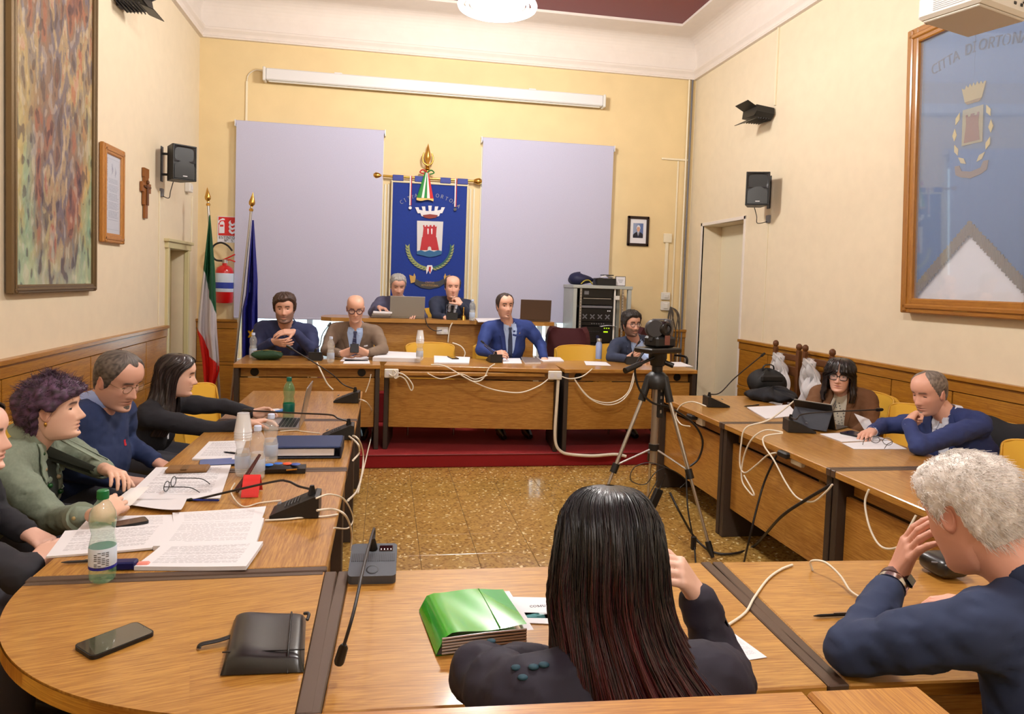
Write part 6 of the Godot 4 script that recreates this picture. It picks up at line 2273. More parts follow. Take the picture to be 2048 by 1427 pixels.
	# black leather pouch on the corner desk
	t = thing("leather_pouch","black leather zip pouch with wrist strap on the corner desk","pouch",on_y(535,1300,DT))
	b = mb()
	var pw = [on_y(468,1240,DT) - t.position,on_y(612,1238,DT) - t.position,on_y(608,1345,DT) - t.position,on_y(440,1352,DT) - t.position]
	b.grid(24,24,func(a,v):
		var p: Vector3 = pw[0].lerp(pw[1],a).lerp(pw[3].lerp(pw[2],a),1.0 - v)
		var ra: float = 1.0 - pow(absf(a - 0.5) * 2.0,5)
		var rv: float = 1.0 - pow(absf(v - 0.5) * 2.0,6)
		var sag: float = 0.006 * sin(a * 5.0 + 1.0) * rv
		return p + Vector3(0,0.002 + 0.040 * pow(maxf(ra * rv,0.0),0.35) * lerpf(1.0,0.75,v) + sag * ra,0))
	part(b,"body",M.leather_black,t)
	b = mb()
	var zp = []
	for k in 13: zp.append(pw[0].lerp(pw[3],k / 12.0).lerp(pw[1].lerp(pw[2],k / 12.0),0.80) + Vector3(0,0.0425 * pow(maxf(1.0 - pow(absf(k / 12.0 - 0.5) * 2.0,6),0.0),0.35) * lerpf(0.75,1.0,k / 12.0) + 0.001,0))
	b.tube(zp,0.0022,6)
	part(b,"zip",M.black_plastic,t)
	b = mb()
	var z1 = []
	for k in 13: z1.append(pw[3].lerp(pw[2],k / 12.0).lerp(pw[0].lerp(pw[1],k / 12.0),0.13) + Vector3(0,0.036,0))
	b.tube(z1,0.0015,6)
	part(b,"seam",M.black_plastic,t)
	b = mb()
	var s0: Vector3 = pw[0].lerp(pw[3],0.42) + Vector3(0.01,0.015,0)
	b.tube(curve([s0,s0 + Vector3(-0.03,-0.004,0.012),s0 + Vector3(-0.065,-0.006,0.022),s0 + Vector3(-0.07,-0.012,0.028)]),0.009,6,0.35)
	part(b,"wrist_strap",M.black_plastic,t)
	b = mb()
	var s1: Vector3 = pw[1].lerp(pw[2],0.12) + Vector3(-0.004,0.03,0)
	b.tube(curve([s1,s1 + Vector3(0.012,0.004,0.012),s1 + Vector3(0.010,-0.004,0.028)]),0.004,6)
	part(b,"zip_pull",M.dark_grey,t)
	# green folder
	t = thing("green_binder","shiny lime green plastic binder full of pages","binder",on_y(930,1260,DT))
	var gw = [on_y(838,1222,DT) - t.position,on_y(1005,1212,DT) - t.position,on_y(1052,1290,DT) - t.position,on_y(872,1312,DT) - t.position]
	var lime = varnish(mat(Color(0.10,0.62,0.02),0.25),1.0,0.06)
	b = mb()
	for k in 2:
		b.grid(12,12,func(a,v):
			var p: Vector3 = gw[0].lerp(gw[1],a).lerp(gw[3].lerp(gw[2],a),1.0 - v)
			var rise = 0.046 * pow(1.0 - pow(1.0 - minf(a * 5.0,1.0),2),0.5)
			return p + Vector3(0,(rise + 0.004 + 0.003 * sin(a * 8.0 + v * 3.0) * minf(a * 5.0,1.0)) if k == 0 else 0.001,0))
	part(b,"cover",lime,t)
	b = mb()
	var sp = [gw[0],gw[3]]
	b.poly([gw[3] + Vector3(0,0.003,0),gw[2] + Vector3(0,0.003,0),gw[2] + Vector3(0,0.042,0),gw[3].lerp(gw[2],0.12) + Vector3(0,0.042,0)],Vector3(0,0.02,0),0)
	b.poly([gw[0] + Vector3(0,0.003,0),gw[1] + Vector3(0,0.003,0),gw[1] + Vector3(0,0.042,0),gw[0].lerp(gw[1],0.12) + Vector3(0,0.042,0)],Vector3(0,0.02,0),0)
	part(b,"page_block",M.dark_grey,t)
	for k in 6:
		b = mb()
		var e0: Vector3 = gw[3].lerp(gw[2],0.06) + Vector3(0,0.006 + k * 0.007,0.002)
		var e1: Vector3 = gw[2] + Vector3(0,0.006 + k * 0.007,0.002)
		b.tube([e0,e0.lerp(e1,0.5) + Vector3(0,0.001 * (k % 3),0),e1],0.0028,5)
		part(b,"plastic_sleeve",mat(Color(0.62,0.56,0.52),0.12),t)
	b = mb()
	b.poly([gw[0].lerp(gw[1],0.93) + Vector3(0,0.040,-0.004),gw[1] + Vector3(0.018,0.040,-0.004),gw[2] + Vector3(0.018,0.038,0),gw[3].lerp(gw[2],0.95) + Vector3(0,0.038,0)],Vector3(0,-1,0),0)
	part(b,"white_sheet",M.paper,t)
	b = mb()
	for k in 2: b.tube([gw[0].lerp(gw[1],0.70) + Vector3(0,0.053,0),gw[3].lerp(gw[2],0.70) + Vector3(0,0.051,0)],0.0012,5)
	part(b,"pocket_seam",mat(Color(0.40,0.75,0.25),0.3),t)
	# tablet in a stand cover
	t = thing("tablet","tablet propped up in a dark folding cover","tablet",on_y(1634,854,DT))
	t.rotation.y = PI / 2 + 0.55
	b = mb()
	b.xf = Transform3D(Basis(Vector3.RIGHT,-0.45),Vector3(0,0.0,0.0))
	b.box(Vector3(0,0.10,0.004),Vector3(0.25,0.185,0.008),0,0.003)
	part(b,"slab",M.alu,t)
	b = mb()
	b.xf = Transform3D(Basis(Vector3.RIGHT,-0.45),Vector3(0,0.0,0.0))
	b.box(Vector3(0,0.10,-0.004),Vector3(0.252,0.188,0.007),0,0.003)
	part(b,"cover_back",M.black_plastic,t)
	b = mb()
	b.xf = Transform3D(Basis(Vector3.RIGHT,0.55),Vector3(0,0.125,-0.065))
	b.box(Vector3(0,-0.065,0),Vector3(0.25,0.145,0.006),0,0.002)
	part(b,"cover_flap",mat(Color(0.08,0.10,0.15),0.5),t)
	b = mb()
	b.box(Vector3(0,0.005,0.09),Vector3(0.25,0.008,0.17),0,0.003)
	part(b,"keyboard_cover",M.dark_grey,t)
	# coat and rucksack on the far right desk
	t = thing("navy_coat","navy coat lying in a heap on the desk","coat",on_y(1545,800,DT))
	b = mb()
	b.grid(30,14,func(a,v):
		var th: float = TAU * a
		var ph: float = PI * (v - 0.5)
		var r = 1.0 + 0.10 * sin(th * 3.0) + 0.06 * sin(th * 7.0 + v * 8.0)
		return Vector3(0.20 * cos(ph) * cos(th) * r,maxf(0.04 + 0.05 * sin(ph) * (1.0 + 0.35 * sin(th * 2.0 + 0.7)) + 0.012 * sin(th * 9.0 + v * 5.0),0.0),-0.20 * cos(ph) * sin(th) * r))
	part(b,"cloth",mat(Color(0.02,0.03,0.075),0.85),t)
	t = thing("black_rucksack","black rucksack standing on the desk end before the carved chairs","rucksack",on_y(1505,792,DT) + Vector3(0.18,0,-0.10))
	b = mb()
	b.grid(24,14,func(a,v):
		var th: float = TAU * a
		var ph: float = PI * (v - 0.5)
		var k = pow(absf(cos(th)),0.6) * signf(cos(th))
		var l = pow(absf(sin(th)),0.6) * signf(sin(th))
		return Vector3(0.15 * cos(ph) * k,maxf(0.10 + 0.115 * sin(ph) + 0.012 * sin(th * 5.0),0.0),-0.13 * cos(ph) * l))
	part(b,"bag",mat(Color(0.018,0.022,0.03),0.7),t)
	b = mb()
	b.box(Vector3(-0.02,0.15,0.115),Vector3(0.20,0.055,0.03),0,0.012)
	part(b,"front_flap",mat(Color(0.03,0.035,0.045),0.6),t)
	b = mb()
	b.tube(curve([Vector3(-0.05,0.205,0),Vector3(-0.03,0.25,0.01),Vector3(0.04,0.25,0.01),Vector3(0.06,0.205,0)]),0.010,6,0.5)
	part(b,"top_handle",M.black_plastic,t)
	# black helmet-like bag behind the white haired man's arm
	t = thing("black_handbag","small glossy black bag on the desk behind the raised arm","bag",on_y(1886,1148,DT))
	b = mb()
	b.grid(20,12,func(a,v):
		var th: float = TAU * a
		var ph: float = PI * (v - 0.5)
		return Vector3(0.055 * cos(ph) * signf(cos(th)) * pow(absf(cos(th)),0.5),0.034 + 0.034 * signf(sin(ph)) * pow(absf(sin(ph)),0.6),-0.06 * cos(ph) * signf(sin(th)) * pow(absf(sin(th)),0.5)))
	part(b,"body",M.leather_black,t)
	b = mb()
	b.tube([Vector3(-0.062,0.05,0.02),Vector3(0,0.055,0.062),Vector3(0.062,0.05,0.02)],0.003,6)
	part(b,"zip",M.mid_grey,t)
	# things at the frame edge on the right hand desk
	t = thing("black_keyboard_case","black case with a white sheet on the bare desk","case",on_y(2046,1040,DT))
	b = mb()
	b.box(Vector3(0.03,0.02,0),Vector3(0.16,0.04,0.20),0,0.006)
	part(b,"case",M.black_plastic,t)
	b = mb()
	b.box(Vector3(0.03,0.0425,0),Vector3(0.15,0.003,0.19))
	part(b,"sheet",M.paper,t)
	# blue notebook and face mask beside the green bottle
	t = thing("blue_mask_packet","light blue folded packet beside the green bottle","packet",on_y(556,828,DT + 0.02))
	t.rotation.y = 0.5
	b = mb()
	b.box(Vector3(0,0.02,0),Vector3(0.10,0.014,0.07),0,0.004)
	part(b,"packet",mat(Color(0.12,0.50,0.85),0.4),t)
	b = mb()
	b.box(Vector3(-0.012,0.029,-0.005),Vector3(0.05,0.004,0.05),0,0.001)
	part(b,"label",M.paper,t)

# ---------------------------------------------------------------- cables and sockets under the desks
func cable(label: String,pts: Array,r: float,m: Material,group: String):
	var c = curve(pts,7)
	var t = thing("cable",label,"cable",c[0],group)
	var b = mb(t)
	b.tube(c,r,6)
	part(b,"lead",m,t)
func build_cables():
	var px = func(a: Array,z: float) -> Array:
		var o = []
		for p in a: o.append(on_z(p[0],p[1],z + (p[2] if p.size() > 2 else 0.0)))
		return o
	var pl = func(a: Array,x: float) -> Array:
		var o = []
		for p in a: o.append(on_x(p[0],p[1],x + (p[2] if p.size() > 2 else 0.0)))
		return o
	var py = func(a: Array,y: float) -> Array:
		var o = []
		for p in a: o.append(on_y(p[0],p[1],y + (p[2] if p.size() > 2 else 0.0)))
		return o
	var g = "white cables along the platform desks"
	var z = -6.13
	cable("white cable sagging across the centre desk front from the document stack",px.call([[862,729],[890,732],[935,757],[975,775],[1010,783],[1045,784],[1080,770],[1103,752]],z),0.006,M.cable_white,g)
	cable("white flat lead dropping from the blue suit's microphone",px.call([[990,727],[978,736],[970,752],[960,761],[945,762],[935,757]],z),0.006,M.cable_white,g)
	cable("white lead coiled under the left end of the centre desk",px.call([[775,745,-0.12],[786,752],[792,745],[786,740],[790,756],[800,752],[812,760],[822,780],[826,772],[818,758],[806,748],[796,745]],z + 0.02),0.006,M.cable_white,g)
	cable("thin white lead looped below the centre desk edge",px.call([[855,746],[880,757],[905,752],[925,748],[950,758],[975,750]],z + 0.01),0.0045,M.cable_white,g)
	cable("white lead hanging below the beige jacket's microphone",px.call([[634,725,-0.16],[642,742],[654,766],[666,779]],-6.12),0.007,M.cable_white,g)
	cable("white lead dropping at the end of the flag side desk",px.call([[742,748],[738,765],[731,784]],-6.12),0.005,M.cable_white,g)
	cable("thick white hose running down the desk leg to the tripod",px.call([[1117,752],[1114,800],[1110,860],[1112,888],[1122,902],[1140,908],[1185,911],[1230,908],[1252,912]],-6.08),0.014,M.cable_white,g)
	cable("white double lead sagging across the rack side desk",px.call([[1148,756],[1165,780],[1185,798],[1215,805],[1240,798],[1258,780],[1268,745]],z),0.0055,M.cable_white,g)
	cable("white lead sagging lowest across the rack side desk",px.call([[1150,760],[1170,788],[1195,805],[1222,809],[1245,800],[1262,778],[1270,748]],z + 0.01),0.0055,M.cable_white,g)
	cable("white lead lying over the rack side desk edge",px.call([[1122,752],[1140,757],[1165,752],[1185,737]],z),0.0055,M.cable_white,g)
	cable("white lead hanging from the dais microphone",px.call([[905,645],[900,655],[897,672],[896,684]],-7.58),0.007,M.cable_white,g)
	cable("white lead curving behind the empty yellow chair",px.call([[905,685],[922,692],[930,704],[928,714]],-6.98),0.006,M.cable_white,g)
	g = "white cables of the row by the certificate wall"
	var xl = -0.125
	cable("white cable falling from the microphone at the laptop desk",pl.call([[716,798,-0.05],[735,806,0.02],[746,830,0.03],[744,865,0.03],[736,900,0.02],[724,950,0.01],[716,985,0.0]],xl),0.005,M.cable_white,g)
	cable("white cable falling from the microphone beside the blue folder",pl.call([[698,870,-0.06],[715,876,0.0],[726,905,0.02],[724,945,0.02],[714,980,0.01],[696,1000,0.0]],xl),0.005,M.cable_white,g)
	cable("white cable looping under the blue folder desk",pl.call([[698,872,-0.05],[716,888,0.01],[718,905,0.01],[706,920,0.0]],xl),0.005,M.cable_white,g)
	cable("white cable crossing the printed papers desk",py.call([[530,1040,0.004],[570,1038,0.004],[610,1034,0.004],[650,1032,0.004],[676,1028,0.004]],DT),0.0035,M.cable_white,g)
	cable("white cable falling from the microphone beside the printed papers",pl.call([[634,1020,-0.08],[668,1018,-0.03],[692,1032,0.01],[703,1065,0.015],[701,1100,0.01]],xl),0.004,M.cable_white,g)
	cable("thin cream lead rising past the wedge microphone",pl.call([[632,996,-0.08],[660,988,-0.04],[690,1000,0.0],[706,1035,0.01],[697,1055,0.0],[668,1055,-0.01]],xl),0.003,M.cable_white,g)
	cable("thin cream lead curling by the red stand",py.call([[470,965,0.05],[462,985,0.02],[485,1012,0.004],[520,1005,0.004],[562,1000,0.004]],DT),0.003,M.cable_white,g)
	cable("thin cream charger lead between laptop and microphone",py.call([[560,862,0.004],[590,860,0.004],[605,862,0.004],[640,866,0.004]],DT),0.003,M.cable_white,g)
	g = "white cables of the row by the framed banner"
	var xr = 2.185
	cable("white cable looping off the microphone at the navy coat desk",pl.call([[1412,812,0.08],[1385,803,0.03],[1362,810,-0.01],[1352,830,-0.02],[1362,848,-0.01],[1380,852,0.0]],xr),0.005,M.cable_white,g)
	cable("white cable hanging from the tablet desk to a long loop",pl.call([[1590,800,0.5],[1540,838,0.12],[1492,855,0.0],[1482,890,-0.02],[1480,930,-0.02],[1490,945,-0.02],[1512,930,-0.02],[1535,910,-0.01],[1552,905,0.0]],xr),0.005,M.cable_white,g)
	cable("white cable hanging in a twisted loop below the tablet desk",pl.call([[1566,864,0.09],[1530,860,0.03],[1502,880,-0.02],[1486,920,-0.02],[1484,960,-0.02],[1500,985,-0.02],[1508,990,-0.02],[1505,980,-0.02],[1488,950,-0.02]],xr),0.005,M.cable_white,g)
	cable("white cable sagging below the tablet desk to the leg panel",pl.call([[1566,866,0.09],[1530,872,0.0],[1528,890,-0.02],[1548,920,-0.02],[1572,965,-0.02],[1595,995,-0.02],[1625,1003,-0.02],[1650,985,-0.02],[1665,968,-0.01]],xr),0.005,M.cable_white,g)
	cable("white cable sagging under the bare desk",pl.call([[1738,978,0.0],[1730,1005,-0.01],[1738,1050,-0.02],[1755,1085,-0.02],[1775,1097,-0.02],[1800,1090,-0.02],[1816,1060,-0.02],[1832,1030,0.0]],xr),0.005,M.cable_white,g)
	g = "cream cables on the near desk"
	cable("cream cable lying across the desk joint beside the red hair",py.call([[1585,1129,0.004],[1562,1138,0.004],[1535,1158,0.004],[1508,1195,0.004],[1490,1225,0.004],[1450,1253,0.004]],DT),0.0038,M.cable_white,g)
	cable("cream cable bowing over the desk behind the pen",py.call([[1625,1140,0.0],[1622,1122,0.03],[1650,1124,0.045],[1680,1150,0.03],[1700,1180,0.01],[1722,1195,0.004]],DT),0.0038,M.cable_white,g)
	g = "black cables of the video camera"
	cable("thick black cable looping from the tripod to the tablet desk leg",[on_z(1340,985,-4.2),on_z(1360,1025,-4.1),on_y(1390,1075,0.02),on_y(1425,1103,0.012),on_y(1470,1106,0.012),on_y(1510,1090,0.02),on_x(1560,1035,2.12),on_x(1610,1000,2.15),on_x(1664,968,2.19)],0.008,M.cable_black,g)
	cable("black cable curving from the camera plate round the tripod",px.call([[1290,700,0.05],[1275,722,0.06],[1270,745,0.06],[1280,780,0.06],[1305,805,0.06],[1340,815,0.05],[1385,845,0.03],[1405,880,0.0],[1398,915,-0.02],[1380,932,-0.02]],-4.28),0.007,M.cable_black,g)
	cable("black lead hanging past the inline plug to the floor",[on_z(1372,930,-4.1),on_z(1375,1010,-4.0),on_z(1384,1065,-3.95),on_z(1388,1085,-3.95),on_z(1391,1120,-3.9),on_y(1392,1128,0.008)],0.005,M.cable_black,g)
	cable("black lead falling from the socket under the tablet desk to the floor",[on_x(1553,910,2.185),on_x(1530,960,2.15),on_x(1515,1010,2.10),on_x(1498,1080,2.05),on_y(1487,1128,0.01)],0.006,M.cable_black,g)
	cable("thin black lead tangled at the tripod braces",px.call([[1330,935,0.1],[1310,945,0.12],[1290,968,0.12],[1262,960,0.1],[1268,935,0.08],[1300,925,0.1],[1345,940,0.12],[1372,960,0.1],[1360,975,0.1]],-4.28),0.003,M.cable_black,g)
	cable("thin black power lead of the brown laptop on the dais",px.call([[850,634,0.0],[856,652,0.02],[870,661,0.02],[884,660,0.02]],-7.6),0.005,M.cable_black,g)
	# sockets and trunking
	var so = [["white socket block under the left end of the centre desk",on_z(783,746,-6.2),Vector3(0.12,0.075,0.03)],["white socket block under the right end of the centre desk",on_z(1110,750,-6.06),Vector3(0.12,0.075,0.03)],["white socket block on the dais desk front",on_z(885,661,-7.65),Vector3(0.125,0.08,0.03)]]
	for e in so:
		var t = thing("socket_block",e[0],"socket",e[1],"socket blocks on desk fronts")
		var b = mb()
		b.box(Vector3.ZERO,e[2],0,0.006)
		part(b,"box",M.white_plastic,t)
		for k in 2:
			b = mb()
			b.xf = Transform3D(Basis(Vector3.RIGHT,PI / 2),Vector3(-0.03 + 0.06 * k,0,0.016))
			b.lathe([Vector2(0,0),Vector2(0.018,0),Vector2(0.02,0.004),Vector2(0,0.004)],14)
			part(b,"outlet",M.paper_edge,t)
	for e in [["cream socket box with a black plug under the tablet desk",on_x(1590,915,2.24),true],["cream socket box under the navy coat desk",on_x(1398,838,2.24),false]]:
		var t = thing("desk_socket",e[0],"socket",e[1],"sockets under the framed banner row")
		var b = mb()
		b.box(Vector3(0,0,0.03),Vector3(0.03,0.07,0.10),2,0.005)
		part(b,"box",M.white_plastic,t)
		b = mb()
		b.box(Vector3(-0.04,0.012,-0.03),Vector3(0.055,0.035,0.09),2,0.008)
		part(b,"plug",M.black_plastic,t)
	var tk = thing("desk_trunking","pale cable trunking along the centre desk front","trunking",on_z(950,748,-6.2))
	var tb = mb(tk)
	tb.span(on_z(800,746,-6.25) + Vector3(0,-0.012,0),on_z(1090,749,-6.20) + Vector3(0,0.012,0),0,0.003)
	part(tb,"channel",M.oak,tk)

# ================================================================ people
class Field:
	var o: Vector3
	var c: float
	var nx: int
	var ny: int
	var nz: int
	var val := PackedFloat32Array()
	func _init(lo: Vector3,hi: Vector3,cell: float):
		o = lo; c = cell
		nx = int((hi.x - lo.x) / cell) + 2; ny = int((hi.y - lo.y) / cell) + 2; nz = int((hi.z - lo.z) / cell) + 2
		val.resize(nx * ny * nz); val.fill(1.0)
	# tapered capsule joined by a smooth minimum
	func cap(a: Vector3,b: Vector3,ra: float,rb: float,k: float):
		var m := maxf(ra,rb) + k + c * 2.0
		var lo := (a.min(b) - Vector3(m,m,m) - o) / c
		var hi := (a.max(b) + Vector3(m,m,m) - o) / c
		var x0 := maxi(int(lo.x),0)
		var x1 := mini(int(hi.x) + 1,nx - 1)
		var y0 := maxi(int(lo.y),0)
		var y1 := mini(int(hi.y) + 1,ny - 1)
		var z0 := maxi(int(lo.z),0)
		var z1 := mini(int(hi.z) + 1,nz - 1)
		var ab := b - a
		var inv := 1.0 / maxf(ab.length_squared(),1e-9)
		for z in range(z0,z1 + 1):
			for y in range(y0,y1 + 1):
				var row := (z * ny + y) * nx
				for x in range(x0,x1 + 1):
					var p := o + Vector3(x,y,z) * c - a
					var t := clampf(p.dot(ab) * inv,0.0,1.0)
					var d := (p - ab * t).length() - (ra + (rb - ra) * t)
					var q := row + x
					var w := val[q]
					var h := k - absf(w - d)
					if h > 0.0: val[q] = minf(w,d) - h * h * 0.25 / k
					elif d < w: val[q] = d
	func wrinkle(amp: float,freq: float,seed_: int,stretch := Vector3.ONE):
		var f := FastNoiseLite.new()
		f.seed = seed_; f.frequency = freq; f.fractal_octaves = 2
		for z in nz:
			for y in ny:
				var row := (z * ny + y) * nx
				for x in nx:
					var w := val[row + x]
					if w < 0.04 and w > -0.03:
						var p := (o + Vector3(x,y,z) * c) * stretch
						val[row + x] = w + amp * (absf(f.get_noise_3d(p.x,p.y,p.z)) - 0.25)
	func at(p: Vector3) -> float:
		var q := (p - o) / c
		var x := int(q.x)
		var y := int(q.y)
		var z := int(q.z)
		if x < 0 or y < 0 or z < 0 or x >= nx - 1 or y >= ny - 1 or z >= nz - 1: return 1.0
		var fx := q.x - x
		var fy := q.y - y
		var fz := q.z - z
		var i := (z * ny + y) * nx + x
		var s := nx * ny
		var a := lerpf(lerpf(val[i],val[i + 1],fx),lerpf(val[i + nx],val[i + nx + 1],fx),fy)
		var b := lerpf(lerpf(val[i + s],val[i + s + 1],fx),lerpf(val[i + s + nx],val[i + s + nx + 1],fx),fy)
		return lerpf(a,b,fz)
	func hit(from: Vector3,dir: Vector3,most: float) -> float:
		var t := 0.0
		while t < most:
			var d := at(from + dir * t)
			if d < 0.0005: return t
			t += clampf(d,0.002,0.02)
		return -1.0
	# surface nets into a builder
	func net(mb: MB):
		var idx := PackedInt32Array()
		idx.resize(nx * ny * nz); idx.fill(-1)
		var off := [0,1,nx,nx + 1,nx * ny,nx * ny + 1,nx * ny + nx,nx * ny + nx + 1]
		var ps := PackedVector3Array()
		var cs := [Vector3(0,0,0),Vector3(1,0,0),Vector3(0,1,0),Vector3(1,1,0),Vector3(0,0,1),Vector3(1,0,1),Vector3(0,1,1),Vector3(1,1,1)]
		var ed := [[0,1],[2,3],[4,5],[6,7],[0,2],[1,3],[4,6],[5,7],[0,4],[1,5],[2,6],[3,7]]
		var lim := c * 2.2
		for z in nz - 1:
			for y in ny - 1:
				var row := (z * ny + y) * nx
				for x in nx - 1:
					var w := val[row + x]
					if w > lim or w < -lim: continue
					var m := 0
					for q in 8:
						if val[row + x + off[q]] < 0.0: m += 1
					if m == 0 or m == 8: continue
					var s := Vector3.ZERO
					var n := 0
					for e in ed:
						var a: float = val[row + x + off[e[0]]]
						var b: float = val[row + x + off[e[1]]]
						if (a < 0.0) != (b < 0.0):
							s += cs[e[0]].lerp(cs[e[1]],a / (a - b)); n += 1
					idx[row + x] = ps.size()
					ps.append(o + (Vector3(x,y,z) + s / n) * c)
		var nn := PackedVector3Array()
		nn.resize(ps.size())
		var quads := PackedInt32Array()
		var sxy := nx * ny
		for z in range(1,nz - 1):
			for y in range(1,ny - 1):
				var row := (z * ny + y) * nx
				for x in range(1,nx - 1):
					var r := row + x
					if idx[r] < 0: continue
					var ins := val[r] < 0.0
					for ax in 3:
						var d: int = [1,nx,sxy][ax]
						var u: int = [nx,sxy,1][ax]
						var v: int = [sxy,1,nx][ax]
						if (val[r + d] < 0.0) == ins: continue
						var a := idx[r]
						var b := idx[r - u]
						var cc := idx[r - u - v]
						var dd := idx[r - v]
						if a < 0 or b < 0 or cc < 0 or dd < 0: continue
						if ins: quads.append_array(PackedInt32Array([a,b,cc,dd]))
						else: quads.append_array(PackedInt32Array([a,dd,cc,b]))
		for q in range(0,quads.size(),4):
			var f := (ps[quads[q + 2]] - ps[quads[q]]).cross(ps[quads[q + 3]] - ps[quads[q + 1]])
			for k in 4: nn[quads[q + k]] += f
		var k0 := mb.v.size()
		for q in ps.size(): mb.vert(ps[q],nn[q])
		for q in range(0,quads.size(),4):
			mb.tri(k0 + quads[q],k0 + quads[q + 1],k0 + quads[q + 2])
			mb.tri(k0 + quads[q],k0 + quads[q + 2],k0 + quads[q + 3])

# ---------------------------------------------------------------- head
const HY := [-0.126,-0.119,-0.105,-0.085,-0.06,-0.035,-0.01,0.015,0.04,0.065,0.085,0.10,0.111,0.118]
const HF := [0.050,0.072,0.082,0.079,0.082,0.083,0.081,0.081,0.088,0.083,0.070,0.050,0.024,-0.006]
const HB := [-0.005,-0.02,-0.04,-0.058,-0.075,-0.09,-0.101,-0.106,-0.107,-0.10,-0.088,-0.068,-0.038,-0.008]
const HW := [0.018,0.036,0.049,0.058,0.064,0.068,0.071,0.074,0.076,0.073,0.065,0.051,0.028,0.001]
const NY := [-0.056,-0.051,-0.047,-0.041,-0.034,-0.026,-0.010,0.004,0.016,0.024]
const NZ := [0.0,0.003,0.012,0.021,0.0235,0.020,0.012,0.006,0.003,0.0]
const NW := [0.013,0.014,0.0155,0.015,0.0135,0.011,0.009,0.008,0.008,0.008]
func tab(xs: Array,ys: Array,x: float) -> float:
	if x <= xs[0]: return ys[0]
	var n = xs.size()
	for k in n - 1:
		if x <= xs[k + 1]:
			var t: float = (x - xs[k]) / (xs[k + 1] - xs[k])
			var y0: float = ys[maxi(k - 1,0)]
			var y3: float = ys[mini(k + 2,n - 1)]
			return cubic_interpolate(ys[k],ys[k + 1],y0,y3,t)
	return ys[n - 1]
func gs(x: float,s: float) -> float: return exp(-(x * x) / (s * s))
func head_rows(n: int) -> Array:      # tables worked out once for a number of rows
	var o = []
	for k in n + 1:
		var t = float(k) / n
		var y: float
		if t < 0.80: y = lerpf(-0.126,0.085,t / 0.80)
		else: y = lerpf(0.085,0.118,sin((t - 0.80) / 0.20 * PI / 2))
		o.append([y,tab(HY,HF,y),tab(HY,HB,y),tab(HY,HW,y),maxf(tab(NY,NZ,y),0.0) if y < 0.024 and y > -0.056 else 0.0,tab(NY,NW,y)])
	return o
func head_point(th: float,r: Array,st: Dictionary) -> Vector3:
	var y: float = r[0]
	var w: float = r[3] * (1.0 + st.get("jaw",0.0) * clampf((-y - 0.02) / 0.08,0.0,1.0)) * st.get("wide",1.0)
	var s = sin(th)
	var cth = cos(th)
	var x = w * signf(s) * pow(absf(s),0.92)
	var z: float
	if cth > 0: z = lerpf(-0.01,r[1],pow(cth,0.86))
	else: z = lerpf(-0.01,r[2],pow(-cth,0.92))
	if cth > 0.1:
		var ax = absf(x)
		var fr = clampf((cth - 0.1) * 3.0,0.0,1.0)
		var d: float = r[4] * st.get("nose",1.0) * gs(x,r[5])
		d -= 0.0095 * gs(ax - 0.031,0.0155) * gs(y - 0.003,0.0125)
		d += 0.0045 * gs(ax - 0.028,0.02) * gs(y - 0.022,0.008)
		d += 0.004 * gs(ax - 0.043,0.018) * gs(y + 0.026,0.018)
		d += 0.0055 * gs(x,0.021) * (gs(y + 0.0615,0.0045) + gs(y + 0.0755,0.005))
		d -= 0.0035 * gs(x,0.026) * gs(y + 0.0685,0.0026)
		d -= 0.0035 * gs(x,0.022) * gs(y + 0.089,0.005)
		d += 0.006 * gs(x,0.018) * gs(y + 0.106,0.011)
		d -= 0.002 * gs(x,0.004) * gs(y + 0.0555,0.005)
		z += d * fr
	if st.has("chin2"): z += st.chin2 * gs(y + 0.118,0.02) * clampf(cth,0.0,1.0) * 0.5
	return Vector3(x,y,z)
func th_of(a: float) -> float:
	var u = a * 2.0 - 1.0
	return PI * signf(u) * pow(absf(u),1.3)

